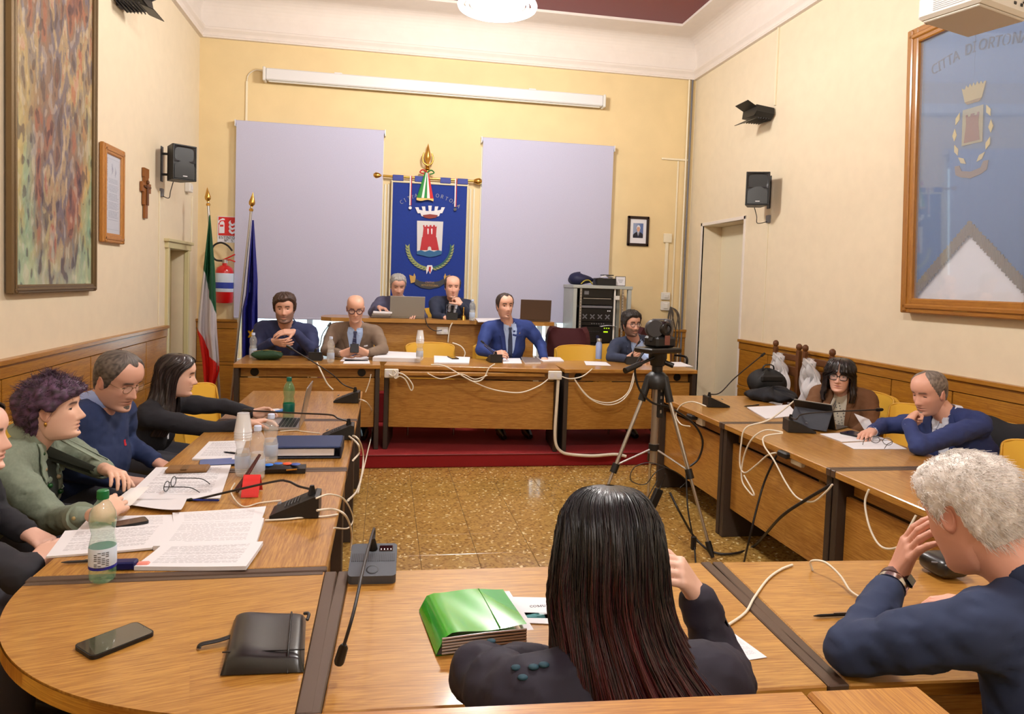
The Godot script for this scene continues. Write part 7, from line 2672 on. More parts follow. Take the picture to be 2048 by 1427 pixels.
func add_head(skin: MB,person: Node3D,H: Transform3D,st: Dictionary):
	# H: head axes in the person's own space (y up,z out of the face)
	var rows = head_rows(74)
	var base: Color = st.skin.lerp(Color(0.74,0.58,0.50),0.28)
	var lip: Color = base.lerp(Color(0.48,0.12,0.10),st.get("lip",0.4))
	var brow: Color = st.get("brow",Color(0.06,0.04,0.03))
	var beard: float = st.get("beard",0.0)
	var beard_c: Color = st.get("beard_col",Color(0.07,0.05,0.04))
	var save = skin.xf
	skin.xf = H
	var nb = rows.size() - 1
	skin.grid(88,nb,func(a,b): return head_point(th_of(a),rows[roundi(b * nb)],st),func(a,b,p):
		var c = base
		var ax = absf(p.x)
		if p.z > 0.0:
			c = c.lerp(Color(0.62,0.20,0.14),0.16 * gs(ax - 0.042,0.02) * gs(p.y + 0.03,0.02) + 0.14 * gs(p.x,0.014) * gs(p.y + 0.038,0.014))
			var mouth = gs(p.x,0.021) * (gs(p.y + 0.0625,0.005) + gs(p.y + 0.074,0.006))
			c = c.lerp(lip,clampf(mouth * 1.3 - 0.25,0.0,1.0))
			c = c.lerp(Color(0.10,0.03,0.025),clampf(gs(p.y + 0.0685,0.0022) * gs(p.x,0.02) * 1.1,0.0,1.0) * 0.6)
			var by: float = 0.0215 + 0.004 * (1.0 - pow((ax - 0.03) / 0.02,2))
			var bw = gs(p.y - by,0.0048) * clampf((0.052 - ax) * 140.0,0.0,1.0) * clampf((ax - 0.010) * 200.0,0.0,1.0)
			c = c.lerp(brow,clampf(bw * 1.4,0.0,0.95))
		if beard > 0.0 and p.z > -0.03:
			var up: float = -0.052 + 0.55 * maxf(ax - 0.02,0.0)
			var m = smoothstep(up + 0.012,up - 0.010,p.y)
			m = maxf(m,gs(p.y + 0.0565,0.006) * gs(p.x,0.026) * clampf(p.z * 40.0,0.0,1.0))
			m *= 1.0 - clampf(gs(p.x,0.018) * gs(p.y + 0.074,0.006) * 1.4,0.0,1.0)
			m *= 1.0 - 0.75 * gs(p.x,0.009) * gs(p.y + 0.086,0.005)
			c = c.lerp(beard_c,m * beard)
		if st.has("scalp"):
			var l: float = tab(st.hair_t,st.hair_y,absf(th_of(a)))
			c = c.lerp(st.scalp[0],smoothstep(l - 0.012,l + 0.012,p.y) * st.scalp[1])
		return c)
	skin.col = base
	for s in [-1.0,1.0]:      # ears
		var ec = Vector3(s * (0.0715 * st.get("wide",1.0)),-0.012,-0.014)
		skin.xf = H * Transform3D(Basis(Vector3.UP,s * 0.38) * Basis(Vector3.RIGHT,-0.12),ec)
		skin.grid(20,7,func(a,b):
			var an: float = TAU * a * -s
			var r: float = b
			var egg = 1.0 - 0.22 * sin(an)
			egg = 1.0 + 0.10 * sin(an)
			var y = 0.031 * r * sin(an)
			var z = 0.0185 * r * cos(an) * egg
			var rim = 0.0075 * exp(-pow((r - 0.80) / 0.16,2)) * clampf(0.55 + 0.6 * sin(an) - 0.35 * cos(an),0.15,1.0)
			var x = 0.006 + rim - 0.012 * pow(r,8)
			return Vector3(s * x,y,z),func(_a,b,_p): return base.lerp(Color(0.55,0.16,0.12),0.22 + 0.12 * (1.0 - b)))
	skin.col = base
	skin.xf = save
	# eyes
	var eb = MB.new()
	eb.xf = H
	var shut: float = st.get("shut",0.0)
	for s in [-1.0,1.0]:
		var ec = Vector3(s * 0.031,0.0025,0.0565)
		if shut < 0.9:
			eb.col = Color(0.50,0.46,0.43)
			eb.ball(ec,Vector3(0.0128,0.0072 * (1.0 - shut * 0.5),0.0125),12,8)
			eb.col = st.get("iris",Color(0.05,0.03,0.02))
			eb.ball(ec + Vector3(st.get("gaze",0.0),-0.0005 - 0.002 * shut,0.0085),Vector3(0.0068,0.0062 * (1.0 - shut * 0.4),0.0048),10,6)
		eb.col = base.lerp(Color(0.36,0.14,0.10),0.22)
		eb.ball(ec + Vector3(0,0.0062 - 0.0052 * shut,-0.0005),Vector3(0.0142,0.0048 + 0.005 * shut,0.0135),12,8)
		eb.ball(ec + Vector3(0,-0.0078,-0.0022),Vector3(0.0138,0.0036,0.0125),12,6)
		eb.col = Color(0.035,0.022,0.018)
		var yl = 0.0022 - 0.0075 * shut
		eb.tube(curve([ec + Vector3(-0.0125,yl - 0.002,0.0066),ec + Vector3(-0.006,yl + 0.0016,0.0118),ec + Vector3(0.0,yl + 0.0022,0.0134),ec + Vector3(0.006,yl + 0.0016,0.0118),ec + Vector3(0.0125,yl - 0.002,0.0066)],3),st.get("lash",0.0017),5)
	part(eb,"eyes",M.vc_gloss,person)

func add_short_hair(person: Node3D,H: Transform3D,st: Dictionary,called := "hair"):
	# shell that stands off the skin where hair grows; hair_t / hair_y give the hairline height against the angle from the face
	var rows = head_rows(54)
	var nb = rows.size() - 1
	var hb = MB.new()
	hb.xf = H
	var f = FastNoiseLite.new()
	f.seed = st.get("seed",3); f.frequency = 1.0; f.fractal_octaves = 3
	var T: float = st.get("thick",0.012)
	var lump: float = st.get("lump",0.25)
	var ff: float = st.get("lump_f",60.0)
	var c0: Color = st.hair
	var c1: Color = st.get("hair2",c0.lerp(Color(0.5,0.45,0.4),0.10))
	hb.grid(80,nb,func(a,b):
		var th = th_of(a)
		var r: Array = rows[roundi(b * nb)]
		var p = head_point(th,r,st)
		var at = absf(th)
		var line: float = tab(st.hair_t,st.hair_y,at) + (st.get("part",0.0) * th if at < 1.2 else 0.0)
		var m = smoothstep(line - 0.006,line + 0.014,p.y)
		if st.has("top_t"):
			var top: float = tab(st.top_t,st.top_y,at)
			m *= 1.0 - smoothstep(top - 0.012,top + 0.012,p.y)
		var d = (p - Vector3(0,0.02,-0.012)).normalized()
		var q = p * ff
		var n = f.get_noise_3d(q.x,q.y * 0.6,q.z)
		var t = T * (1.0 + lump * n * 2.0) * (1.0 + st.get("crown",0.0) * smoothstep(0.03,0.11,p.y))
		return p + d * lerpf(-0.004,t,m),func(a,b,p):
		var n = f.get_noise_3d(a * 90.0,b * 14.0,3.0)
		return c0.lerp(c1,clampf(0.5 + n * 1.3,0.0,1.0)))
	part(hb,called,st.get("hair_mat",M.hair),person)
	# short strands that break the outline
	if st.has("strands"):
		var sb = MB.new()
		sb.xf = H
		var r2 = RandomNumberGenerator.new()
		r2.seed = st.get("seed",3) + 100
		var len_: float = st.get("strand_len",0.02)
		for k in st.strands:
			var a = r2.randf()
			var row: Array = rows[r2.randi_range(4,nb - 1)]
			var th = PI * (a * 2.0 - 1.0)
			var p = head_point(th,row,st)
			if p.y < tab(st.hair_t,st.hair_y,absf(th)) + 0.006: continue
			var d = (p - Vector3(0,0.01,-0.012)).normalized()
			var side = Vector3(r2.randf_range(-1,1),r2.randf_range(-0.9,0.5),r2.randf_range(-1,1)) * st.get("strand_wild",0.7)
			sb.col = c0.lerp(c1,r2.randf())
			var l = len_ * r2.randf_range(0.6,1.3)
			var p0 = p + d * T * 0.4
			var flow: Vector3 = st.get("flow",Vector3.ZERO)
			var p1 = p0 + (d + side * 0.5 + flow).normalized() * l * 0.6
			var p2 = p1 + (d * 0.4 + side + flow * 2.0).normalized() * l * 0.7
			sb.tube([p0,p1,p2],[0.0011 * st.get("strand_r",1.0),0.0009 * st.get("strand_r",1.0),0.0002],3)
		var o = part(sb,"hair_strands",st.get("hair_mat",M.hair),person)
		o.set_meta("kind","stuff")

# long hair: rings from the crown down; each level [y,half width,back,front,opening angle,x shift,z shift] in head axes
func add_long_hair(person: Node3D,H: Transform3D,lv: Array,c0: Color,c1: Color,seed_: int,tip = null,strands := 0):
	var f = FastNoiseLite.new()
	f.seed = seed_; f.frequency = 1.0; f.fractal_octaves = 3
	var ys = []
	var col = [[],[],[],[],[],[]]
	for k in lv.size():
		ys.append(float(k) / (lv.size() - 1))
		for q in 6: col[q].append(lv[k][q + 1])
	var yv = []
	for e in lv: yv.append(e[0])
	var at = func(a: float,v: float,out: float) -> Vector3:
		var w = tab(ys,col[0],v)
		var bk = tab(ys,col[1],v)
		var fr = tab(ys,col[2],v)
		var op = tab(ys,col[3],v)
		var th = lerpf(op,TAU - op,a)
		var strand = f.get_noise_2d(a * 95.0,v * 1.6) * 0.005 * minf(v * 4.0,1.0) + f.get_noise_2d(a * 22.0,v * 3.0 + 9.0) * 0.016 * minf(v * 2.0,1.0)
		var k = 1.0 + strand / maxf(w,0.03)
		var cz = cos(th)
		var z: float = (fr * cz if cz > 0 else bk * cz) * k
		return Vector3(w * sin(th) * k + tab(ys,col[4],v),tab(ys,yv,v),z + tab(ys,col[5],v))
	var b = MB.new()
	b.xf = H
	var paint = func(a,v,_p):
		var n: float = clampf(0.5 + f.get_noise_2d(a * 60.0,v * 1.5 + 5.0) * 1.4,0.0,1.0)
		var c = c0.lerp(c1,n * 0.8)
		if tip != null: c = c.lerp(tip[0],smoothstep(tip[1],tip[2],v + f.get_noise_2d(a * 8.0,3.0) * 0.25) * lerpf(0.6,1.0,n))
		return c
	b.grid(110,48,func(a,v): return at.call(1.0 - a,1.0 - v,0.0),func(a,v,p): return paint.call(1.0 - a,1.0 - v,p))
	b.grid(110,48,func(a,v):
		var p: Vector3 = at.call(a,1.0 - v,0.0)
		var k = 0.93
		return Vector3((p.x - 0.0) * k,p.y - 0.002,p.z * k),func(a,v,p): return paint.call(a,1.0 - v,p))
	part(b,"long_hair",M.hair_gloss,person)
	if strands > 0:
		var r2 = RandomNumberGenerator.new()
		r2.seed = seed_
		var sb = MB.new()
		sb.xf = H
		for k in strands:
			var a = r2.randf()
			var v0 = r2.randf_range(0.05,0.5)
			var v1 = minf(v0 + r2.randf_range(0.3,0.6),1.03)
			var drift = r2.randf_range(-0.02,0.02)
			var pts = []
			for q in 9:
				var v = lerpf(v0,v1,q / 8.0)
				var aa = clampf(a + drift * q / 8.0,0.0,1.0)
				var p: Vector3 = at.call(aa,minf(v,1.0),0.0)
				var ou = Vector3(p.x,0,p.z).normalized() * (0.0015 + 0.003 * sin(PI * q / 8.0))
				pts.append(p + ou - Vector3(0,maxf(v - 1.0,0.0) * 0.4,0))
			sb.col = paint.call(a,(v0 + v1) * 0.5,Vector3.ZERO)
			sb.col = sb.col.lerp(c1,r2.randf() * 0.5)
			sb.tube(pts,[0.0004,0.0008,0.0009,0.0009,0.0009,0.0009,0.0008,0.0006,0.0002],3)
		var o = part(sb,"hair_strands",M.hair_gloss,person)
		o.set_meta("kind","stuff")

func add_glasses(person: Node3D,H: Transform3D,m: Material,w: float,h: float,r: float,square := false):
	var g = MeshInstance3D.new()
	var b = MB.new()
	b.xf = H
	for s in [-1.0,1.0]:
		var ring = []
		for k in 25:
			var a = TAU * k / 24.0
			var cx = cos(a)
			var sy = sin(a)
			if square:
				cx = signf(cx) * pow(absf(cx),0.55); sy = signf(sy) * pow(absf(sy),0.6)
			ring.append(Vector3(s * 0.033 + w * cx,-0.002 + h * sy,0.0835 - 0.10 * pow(absf(s * 0.033 + w * cx),1.6)))
		b.tube(ring,r,6)
	b.tube([Vector3(-0.011,0.003,0.0835),Vector3(0,0.0055,0.087),Vector3(0.011,0.003,0.0835)],r,6)
	g.free()
	var o = part(b,"glasses",m,person)
	for s in [-1.0,1.0]:
		b = MB.new()
		b.xf = H
		b.tube(curve([Vector3(s * (0.033 + w),0.004,0.079),Vector3(s * 0.073,0.006,0.055),Vector3(s * 0.078,0.006,-0.005),Vector3(s * 0.074,-0.006,-0.022)],5),r * 0.8,6)
		part(b,"temple",m,o)
		b = MB.new()
		b.xf = H
		b.grid(10,10,func(a,v):
			var x = s * 0.033 + w * (a - 0.5) * 1.7
			return Vector3(x,-0.002 + h * (v - 0.5) * 1.7,0.0835 - 0.10 * pow(absf(x),1.6)))
		part(b,"lens",M.pane,o)

# ---------------------------------------------------------------- hands
func add_hand(skin: MB,W: Vector3,dir: Vector3,palm: Vector3,thumb_side: float,curl: Array,sc := 1.0,spread := 0.10,thumb_out := 0.7,cell := 0.0034,back = null):
	# dir: wrist to knuckles,palm: out of the palm; curl: [mcp,pip,dip] angles
	dir = dir.normalized()
	palm = (palm - dir * palm.dot(dir)).normalized()
	var s = palm.cross(dir).normalized() * thumb_side
	var R = 0.21 * sc
	var f = Field.new(W - Vector3(R,R,R),W + Vector3(R,R,R) + dir * 0.0,cell)
	var base = []
	for k in 4:
		var off: float = [0.028,0.0095,-0.0095,-0.027][k]
		var fwd: float = [0.088,0.092,0.087,0.078][k]
		base.append(W + (dir * fwd + s * off - palm * 0.002) * sc)
	f.cap(W + (back if back != null else -dir) * 0.055 * sc,W + dir * 0.005 * sc,0.0265 * sc,0.0245 * sc,0.01)
	for k in 4: f.cap(W + (dir * 0.008 + s * [0.014,0.005,-0.005,-0.013][k]) * sc,base[k],0.0165 * sc,0.0118 * sc,0.012)
	f.cap(W + (dir * 0.02 + s * 0.018 + palm * 0.006) * sc,W + (dir * 0.055 + s * 0.026 + palm * 0.007) * sc,0.017 * sc,0.014 * sc,0.012)
	for k in 4:
		var L: float = [0.95,1.06,1.0,0.80][k] * sc
		var c: Array = curl[k] if curl[0] is Array else curl
		var d = (dir + s * ([1.0,0.25,-0.4,-1.1][k] * spread)).normalized()
		var ax = d.cross(palm).normalized()
		var p: Vector3 = base[k]
		var ang = 0.0
		for j in 3:
			ang += c[j]
			var e = p + d.rotated(ax,ang) * [0.043,0.027,0.021][j] * L
			f.cap(p,e,[0.0098,0.0088,0.0080][j] * sc,[0.0088,0.0080,0.0068][j] * sc,0.0025)
			p = e
	var td = (dir * 0.62 + s * thumb_out + palm * 0.34).normalized()
	var tp = W + (dir * 0.022 + s * 0.024 + palm * 0.006) * sc
	var tax = td.cross(-s + palm * 0.3).normalized()
	for j in 3:
		var e = tp + td.rotated(tax,[0.0,0.28,0.55][j]) * [0.042,0.034,0.026][j] * sc
		f.cap(tp,e,[0.0145,0.0108,0.0095][j] * sc,[0.0115,0.0095,0.0075][j] * sc,0.006 if j == 0 else 0.003)
		tp = e
	f.net(skin)

# ---------------------------------------------------------------- body
func person(label: String,D: Dictionary) -> Node3D:
	D.neck += Vector3(0,D.get("lift",0.045),0)
	var neck: Vector3 = D.neck
	var hip: Vector3 = D.hip
	var fw = Vector3(sin(D.yaw),0,cos(D.yaw))
	var sp = (neck - hip).normalized()
	var lat = sp.cross(fw).normalized()       # person's left
	fw = lat.cross(sp).normalized()
	var base: float = D.get("base",0.0)
	var t = thing("person",label,"person",Vector3(hip.x,base,hip.z))
	var inv = t.transform.affine_inverse()
	var g: float = D.get("girth",1.0)
	var belly: float = D.get("belly",1.0)
	var sw: float = D.get("sw",0.185)
	var cell: float = D.get("cell",0.015)
	for s in ["L","R"]:
		if D[s].size() < 3: D[s].append(D[s][1] + (D[s][1] - D[s][0]).normalized() * 0.05)
	var sh = {}
	for s in ["L","R"]:
		var k = 1.0 if s == "L" else -1.0
		sh[s] = neck + lat * k * sw - sp * 0.085 + fw * D.get("hunch",0.01)
	var lo = neck.min(hip) - Vector3(0.34,0.20,0.34)
	var hi = neck.max(hip) + Vector3(0.34,0.12,0.34)
	for s in ["L","R"]:
		for q in D[s]:
			lo = lo.min(q - Vector3(0.1,0.1,0.1)); hi = hi.max(q + Vector3(0.1,0.1,0.1))
	# clothes of the upper body
	var f = Field.new(lo,hi,cell)
	var fill = func(F: Field,gr: float,arms: bool):
		F.cap(neck + lat * (sw - 0.03) - sp * 0.08,neck - lat * (sw - 0.03) - sp * 0.08,0.060 * gr,0.060 * gr,0.05)
		for k in [-1.0,1.0]:
			F.cap(neck - sp * 0.025 + lat * k * 0.03,neck + lat * k * sw * 0.8 - sp * 0.06,0.047 * gr,0.05 * gr,0.04)
			F.cap(neck - sp * 0.15 + lat * k * 0.075 + fw * 0.012,neck - sp * 0.26 + lat * k * 0.07 + fw * 0.02,0.098 * gr * g,0.10 * gr * g,0.06)
		F.cap(neck - sp * 0.30 + lat * 0.055 + fw * 0.02 * belly,neck - sp * 0.30 - lat * 0.055 + fw * 0.02 * belly,0.108 * gr * g * belly,0.108 * gr * g * belly,0.07)
		F.cap(hip + sp * 0.13 + lat * 0.06 + fw * 0.03 * belly,hip + sp * 0.13 - lat * 0.06 + fw * 0.03 * belly,0.112 * gr * g * belly,0.112 * gr * g * belly,0.07)
		F.cap(hip + lat * 0.07,hip - lat * 0.07,0.125 * gr * g,0.125 * gr * g,0.06)
		if D.has("bust"):
			for k in [-1.0,1.0]: F.cap(neck - sp * 0.20 + lat * k * 0.07 + fw * 0.085,neck - sp * 0.22 + lat * k * 0.065 + fw * 0.095,D.bust * gr,D.bust * gr,0.05)
		if arms:
			for s in ["L","R"]:
				var el: Vector3 = D[s][0]
				var wr: Vector3 = D[s][1]
				var up: float = D.get("arm",1.0)
				F.cap(sh[s],sh[s].lerp(el,0.45),0.060 * gr * up,0.056 * gr * up,0.035)
				F.cap(sh[s].lerp(el,0.45),el,0.056 * gr * up,0.046 * gr * up,0.02)
				var cut: float = D.get("sleeve",0.90)
				F.cap(el,el.lerp(wr,cut),0.046 * gr * up,0.037 * gr * up,0.02)
	fill.call(f,1.0,true)
	f.wrinkle(D.get("fold",0.010),9.0,D.get("seed",1),D.get("fold_dir",Vector3(1,1.6,1)))
	var cb = MB.new()
	cb.xf = inv
	f.net(cb)
	part(cb,D.get("top_name","jacket"),D.top,t)
	# skin: a slimmer body under the clothes,neck,head and hands in one mesh
	var skin = MB.new()
	skin.xf = inv
	skin.col = D.face.skin.lerp(Color(0.74,0.58,0.50),0.28)
	var hc: Vector3 = D.head
	var hb = Basis.from_euler(Vector3(D.get("pitch",0.0),D.hyaw,D.get("roll",0.0)),EULER_ORDER_YXZ).scaled(Vector3.ONE * D.get("hs",1.0))
	var Hw = Transform3D(hb,hc)
	var inner = Field.new(lo,hi,0.022)
	fill.call(inner,0.80,true)
	inner.net(skin)
	var nf = Field.new(neck.min(hc) - Vector3(0.13,0.10,0.13),neck.max(hc) + Vector3(0.13,0.05,0.13),0.009)
	nf.cap(neck - sp * 0.05 + fw * 0.005,Hw * Vector3(0,-0.055,-0.022),0.062 * D.get("nk",1.0),0.056 * D.get("nk",1.0),0.02)
	nf.cap(neck - sp * 0.07 + lat * 0.06,neck - sp * 0.07 - lat * 0.06,0.045,0.045,0.04)
	nf.cap(Hw * Vector3(0,-0.06,-0.02),Hw * Vector3(0,-0.09,0.035),0.05,0.036,0.03)
	nf.net(skin)
	var H = inv * Hw
	add_head(skin,t,H,D.face)
	for s in ["L","R"]:
		var hd: Dictionary = D.get("hand" + s,{"palm": Vector3(0,-1,0.02)})
		add_hand(skin,D[s][1],D[s][2] - D[s][1],hd.palm,hd.get("side",1.0 if s == "R" else -1.0),hd.get("curl",[0.3,0.5,0.3]),hd.get("sc",1.0),hd.get("spread",0.10),hd.get("thumb",0.7),hd.get("cell",0.0042),(D[s][0] - D[s][1]).normalized())
	part(skin,"body",M.skin,t)
	# shirt cuffs
	if D.has("cuff"):
		for s in ["L","R"]:
			var el: Vector3 = D[s][0]
			var wr: Vector3 = D[s][1]
			var d = (wr - el).normalized()
			var b = MB.new()
			b.xf = inv
			b.tube([wr - d * 0.035,wr - d * 0.004,wr + d * 0.004],[0.034,0.0325,0.030],14)
			part(b,"cuff",D.cuff,t)
	# trousers and shoes
	var b = MB.new()
	b.xf = inv
	var flat = Vector3(sin(D.yaw),0,cos(D.yaw))
	var latf = Vector3.UP.cross(flat)
	for k in [-1.0,1.0]:
		var sb = MB.new()
		sb.xf = inv
		var h0: Vector3 = Vector3(hip.x,base + 0.555,hip.z) + latf * k * 0.09
		var kn: Vector3 = Vector3(hip.x,base + 0.53,hip.z) + latf * k * 0.13 + flat * 0.42
		var an: Vector3 = Vector3(hip.x,base + 0.10,hip.z) + latf * k * 0.13 + flat * (0.40 + D.get("feet",0.0))
		b.tube([h0 - flat * 0.10,h0,h0.lerp(kn,0.5),kn - flat * 0.03,kn + Vector3(0,-0.06,0) + flat * 0.01,kn.lerp(an,0.5),an],[0.06,0.092,0.085,0.07,0.066,0.058,0.05],12)
		sb.tube([an + Vector3(0,-0.02,0) - flat * 0.05,an + Vector3(0,-0.045,0) + flat * 0.03,an + Vector3(0,-0.06,0) + flat * 0.12,an + Vector3(0,-0.068,0) + flat * 0.19],[0.036,0.046,0.038,0.022],10)
		part(sb,"shoe",M.leather_black,t)
	part(b,"trousers",D.get("legs",M.cloth_dark),t)
	D.field = f; D.H = H; D.inv = inv; D.fw = fw; D.sp = sp; D.lat = lat
	return t

# a strip of cloth laid on the chest: rows [down from the neck,x left edge,x right edge] (x towards the person's left)
func chest_patch(t: Node3D,D: Dictionary,called: String,m: Material,rows: Array,off: float,th := 0.003,cols := 6) -> MeshInstance3D:
	var f: Field = D.field
	var n = rows.size() - 1
	var sub = 5
	var pts = []
	for r in n * sub + 1:
		var k = mini(r / sub,n - 1)
		var q = (r - k * sub) / float(sub)
		var y: float = lerpf(rows[k][0],rows[k + 1][0],q)
		var xl: float = lerpf(rows[k][1],rows[k + 1][1],q)
		var xr: float = lerpf(rows[k][2],rows[k + 1][2],q)
		var line = []
		for c in cols + 1:
			var x = lerpf(xl,xr,c / float(cols))
			var from: Vector3 = D.neck - D.sp * y + D.lat * x + D.fw * 0.32
			var d = f.hit(from,-D.fw,0.5)
			line.append([from,d])
		pts.append(line)
	for r in pts.size():        # rays that miss the body take their neighbour's depth
		for c in cols + 1:
			if pts[r][c][1] < 0.0:
				var best = 0.24
				for e in range(1,pts.size()):
					if r + e < pts.size() and pts[r + e][c][1] >= 0.0:
						best = pts[r + e][c][1] + 0.004 * e; break
				pts[r][c][1] = best
	var rn = pts.size() - 1
	var b = MB.new()
	b.xf = D.inv
	b.sheet(cols,rn,th,func(a,v):
		var e: Array = pts[roundi((1.0 - v) * rn)][roundi(a * cols)]
		return e[0] - D.fw * (e[1] - off))
	return part(b,called,m,t)
func add_collar(t: Node3D,D: Dictionary,m: Material,r := 0.063,h := 0.04,gap := 0.35,drop := 0.02,tall := 0.0,flare := 0.012):
	var b = MB.new()
	b.xf = D.inv
	var ax: Vector3 = (D.head + Vector3(0,-0.06,0) - D.neck).normalized()
	b.sheet(28,4,0.003,func(a,v):
		var th: float = lerpf(gap,TAU - gap,1.0 - a)
		var fr: float = cos(th)
		var rr: float = r + flare * (1.0 - v) + 0.004
		return D.neck + (D.lat * sin(th) * 1.03 + D.fw * cos(th)) * rr + ax * (-0.022 + (h + tall * (1.0 - fr) * 0.5) * v - drop * maxf(fr,-0.25) * 1.5))
	part(b,"collar",m,t)
func suit(t: Node3D,D: Dictionary,shirt: Material,tie,lapel: Material,deep := 0.30,w := 0.062):
	chest_patch(t,D,"shirt_front",shirt,[[0.015,-w * 0.9,w * 0.9],[0.06,-w,w],[deep * 0.6,-w * 0.62,w * 0.62],[deep,-0.008,0.008]],0.003)
	if tie != null:
		var o = chest_patch(t,D,"tie",tie,[[0.045,-0.018,0.018],[0.075,-0.012,0.012],[0.16,-0.021,0.021],[deep + 0.01,-0.027,0.027]],0.010,0.004,4)
		o.name = "tie"
	for k in [-1.0,1.0]:
		var c = chest_patch(t,D,"collar_wing",shirt,[[0.012,k * 0.05,k * 0.012],[0.035,k * 0.056,k * 0.01],[0.07,k * 0.048,k * 0.030]],0.012,0.003,4)
		c.name = "collar_wing"
		var l = chest_patch(t,D,"lapel",lapel,[[0.0,k * w * 0.95,k * (w + 0.018)],[0.06,k * w,k * (w + 0.042)],[0.115,k * w * 0.84,k * (w + 0.048)],[0.13,k * w * 0.80,k * (w + 0.030)],[deep * 0.7,k * w * 0.5,k * (w * 0.5 + 0.036)],[deep + 0.01,k * 0.006,k * 0.014]],0.011 + 0.003 * k,0.004,6)
		l.name = "lapel"
	add_collar(t,D,shirt,0.060,0.035,0.45,0.018)

func lin(r: float,g: float,b: float) -> Color: return Color(r / 255.0,g / 255.0,b / 255.0).srgb_to_linear()
const HT := [0.0,0.5,0.9,1.15,1.35,1.5,1.75,2.0,2.4,3.15]
func build_people():
	M.skin = vmat(0.5)
	M.hair = vmat(0.6)
	M.hair_gloss = varnish(vmat(0.42),0.35,0.3)
	M.cloth_dark = mat(Color(0.228,0.228,0.26),0.9)
	var shirt_white = mat(Color(0.82,0.84,0.9),0.8)
	var shirt_blue = mat(Color(0.66,0.75,0.9),0.8)
	var Z = on_z
	# ---- man in a navy zip jumper with folded hands
	var D = {
		"neck": on_z(572,654,-6.98),"hip": Vector3(-0.95,PLAT + 0.57,-7.24),"yaw": 0.02,"base": PLAT,"sw": 0.225,"girth": 1.22,"belly": 1.1,"arm": 1.18,"nk": 1.15,"seed": 11,
		"head": on_z(569,616,-6.86),"hyaw": 0.04,"pitch": 0.10,"roll": 0.03,"hs": 1.10,
		"L": [on_z(626,702,-6.80),on_z(589,663,-6.70),on_z(565,664,-6.66)],"R": [on_z(516,704,-6.80),on_z(545,682,-6.68),on_z(565,685,-6.64)],
		"handL": {"palm": Vector3(0.1,-0.8,-0.5),"curl": [0.25,0.35,0.2],"sc": 1.05},"handR": {"palm": Vector3(0.1,0.5,-0.8),"curl": [0.25,0.4,0.2],"sc": 1.05},
		"top": mat(Color(0.147,0.175,0.321),0.85),"top_name": "jumper",
		"face": {"skin": lin(206,146,118),"jaw": 0.16,"wide": 1.04,"chin2": 0.02,"beard": 0.72,"beard_col": lin(62,44,36),"brow": lin(58,40,32),"shut": 0.35,"hair": lin(46,32,25),"hair2": lin(76,54,42),"hair_t": HT,"hair_y": [0.062,0.066,0.050,0.030,-0.02,-0.025,0.014,-0.045,-0.075,-0.08],"part": 0.012,"thick": 0.017,"crown": 0.35,"seed": 11}}
	var t = person("man in a navy zip neck jumper with folded hands beside the flags",D)
	add_short_hair(t,D.H,D.face)
	add_collar(t,D,mat(Color(0.158,0.19,0.336),0.85),0.066,0.06,0.55,0.03,0.02,0.02)
	chest_patch(t,D,"undershirt",mat(Color(0.35,0.3,0.32),0.8),[[0.01,-0.035,0.035],[0.05,-0.025,0.025],[0.09,-0.004,0.004]],0.004)
	var b = MB.new()
	b.xf = D.inv
	var wd = (D.L[1] - D.L[0]).normalized()
	b.tube([D.L[1] - wd * 0.012,D.L[1] - wd * 0.002],[0.034,0.034],14)
	part(b,"bracelet",M.chrome,t)
	# ---- bald man with beige jacket and phone
	D = {
		"neck": on_z(712,656,-7.0),"hip": Vector3(-0.30,PLAT + 0.57,-7.22),"yaw": 0.0,"base": PLAT,"sw": 0.20,"girth": 1.05,"arm": 1.1,"seed": 12,
		"head": on_z(711,616,-6.88),"hyaw": 0.06,"pitch": 0.34,"hs": 1.05,
		"L": [on_z(766,698,-6.84),on_z(736,706,-6.68),on_z(722,702,-6.66)],"R": [on_z(652,700,-6.84),on_z(682,707,-6.68),on_z(698,703,-6.66)],
		"handL": {"palm": Vector3(-0.4,0.3,-0.8),"curl": [0.5,0.7,0.4]},"handR": {"palm": Vector3(0.4,0.3,-0.8),"curl": [0.5,0.7,0.4]},
		"top": mat(Color(0.46,0.39,0.33),0.9),"cuff": shirt_white,
		"face": {"skin": lin(214,150,118),"shut": 0.85,"brow": lin(120,90,76),"beard": 0.18,"beard_col": lin(150,130,122),"scalp": [lin(196,158,138),0.35],"hair_t": HT,"hair_y": [0.2,0.2,0.2,0.05,0.0,-0.01,0.01,-0.04,-0.07,-0.075]}}
	t = person("bald man with round glasses and beige jacket looking at a phone",D)
	suit(t,D,shirt_blue,mat(Color(0.175,0.19,0.336),0.6),mat(Color(0.42,0.35,0.29),0.9),0.30,0.075)
	for k in 4:
		chest_patch(t,D,"tie_stripe",mat(Color(0.45,0.46,0.55),0.6),[[0.10 + k * 0.045,-0.018,0.0],[0.106 + k * 0.045,-0.019,0.0195]],0.013,0.002,3)
	chest_patch(t,D,"pocket_square",M.paper,[[0.165,0.09,0.125],[0.178,0.09,0.128]],0.006,0.003,3)
	add_glasses(t,D.H,mat(Color(0.25,0.14,0.203),0.3),0.0255,0.0225,0.0034)
	var ph = thing("smartphone","black smartphone held by the bald man","phone",on_z(709,696,-6.62))
	ph.rotation = Vector3(-0.5,0.0,0.02)
	b = mb()
	b.box(Vector3(0,0,0),Vector3(0.078,0.085,0.010),1,0.003)
	part(b,"body",M.black_plastic,ph)
	b = mb()
	b.box(Vector3(0,0,-0.0055),Vector3(0.07,0.078,0.001))
	part(b,"screen",M.screen_black,ph)
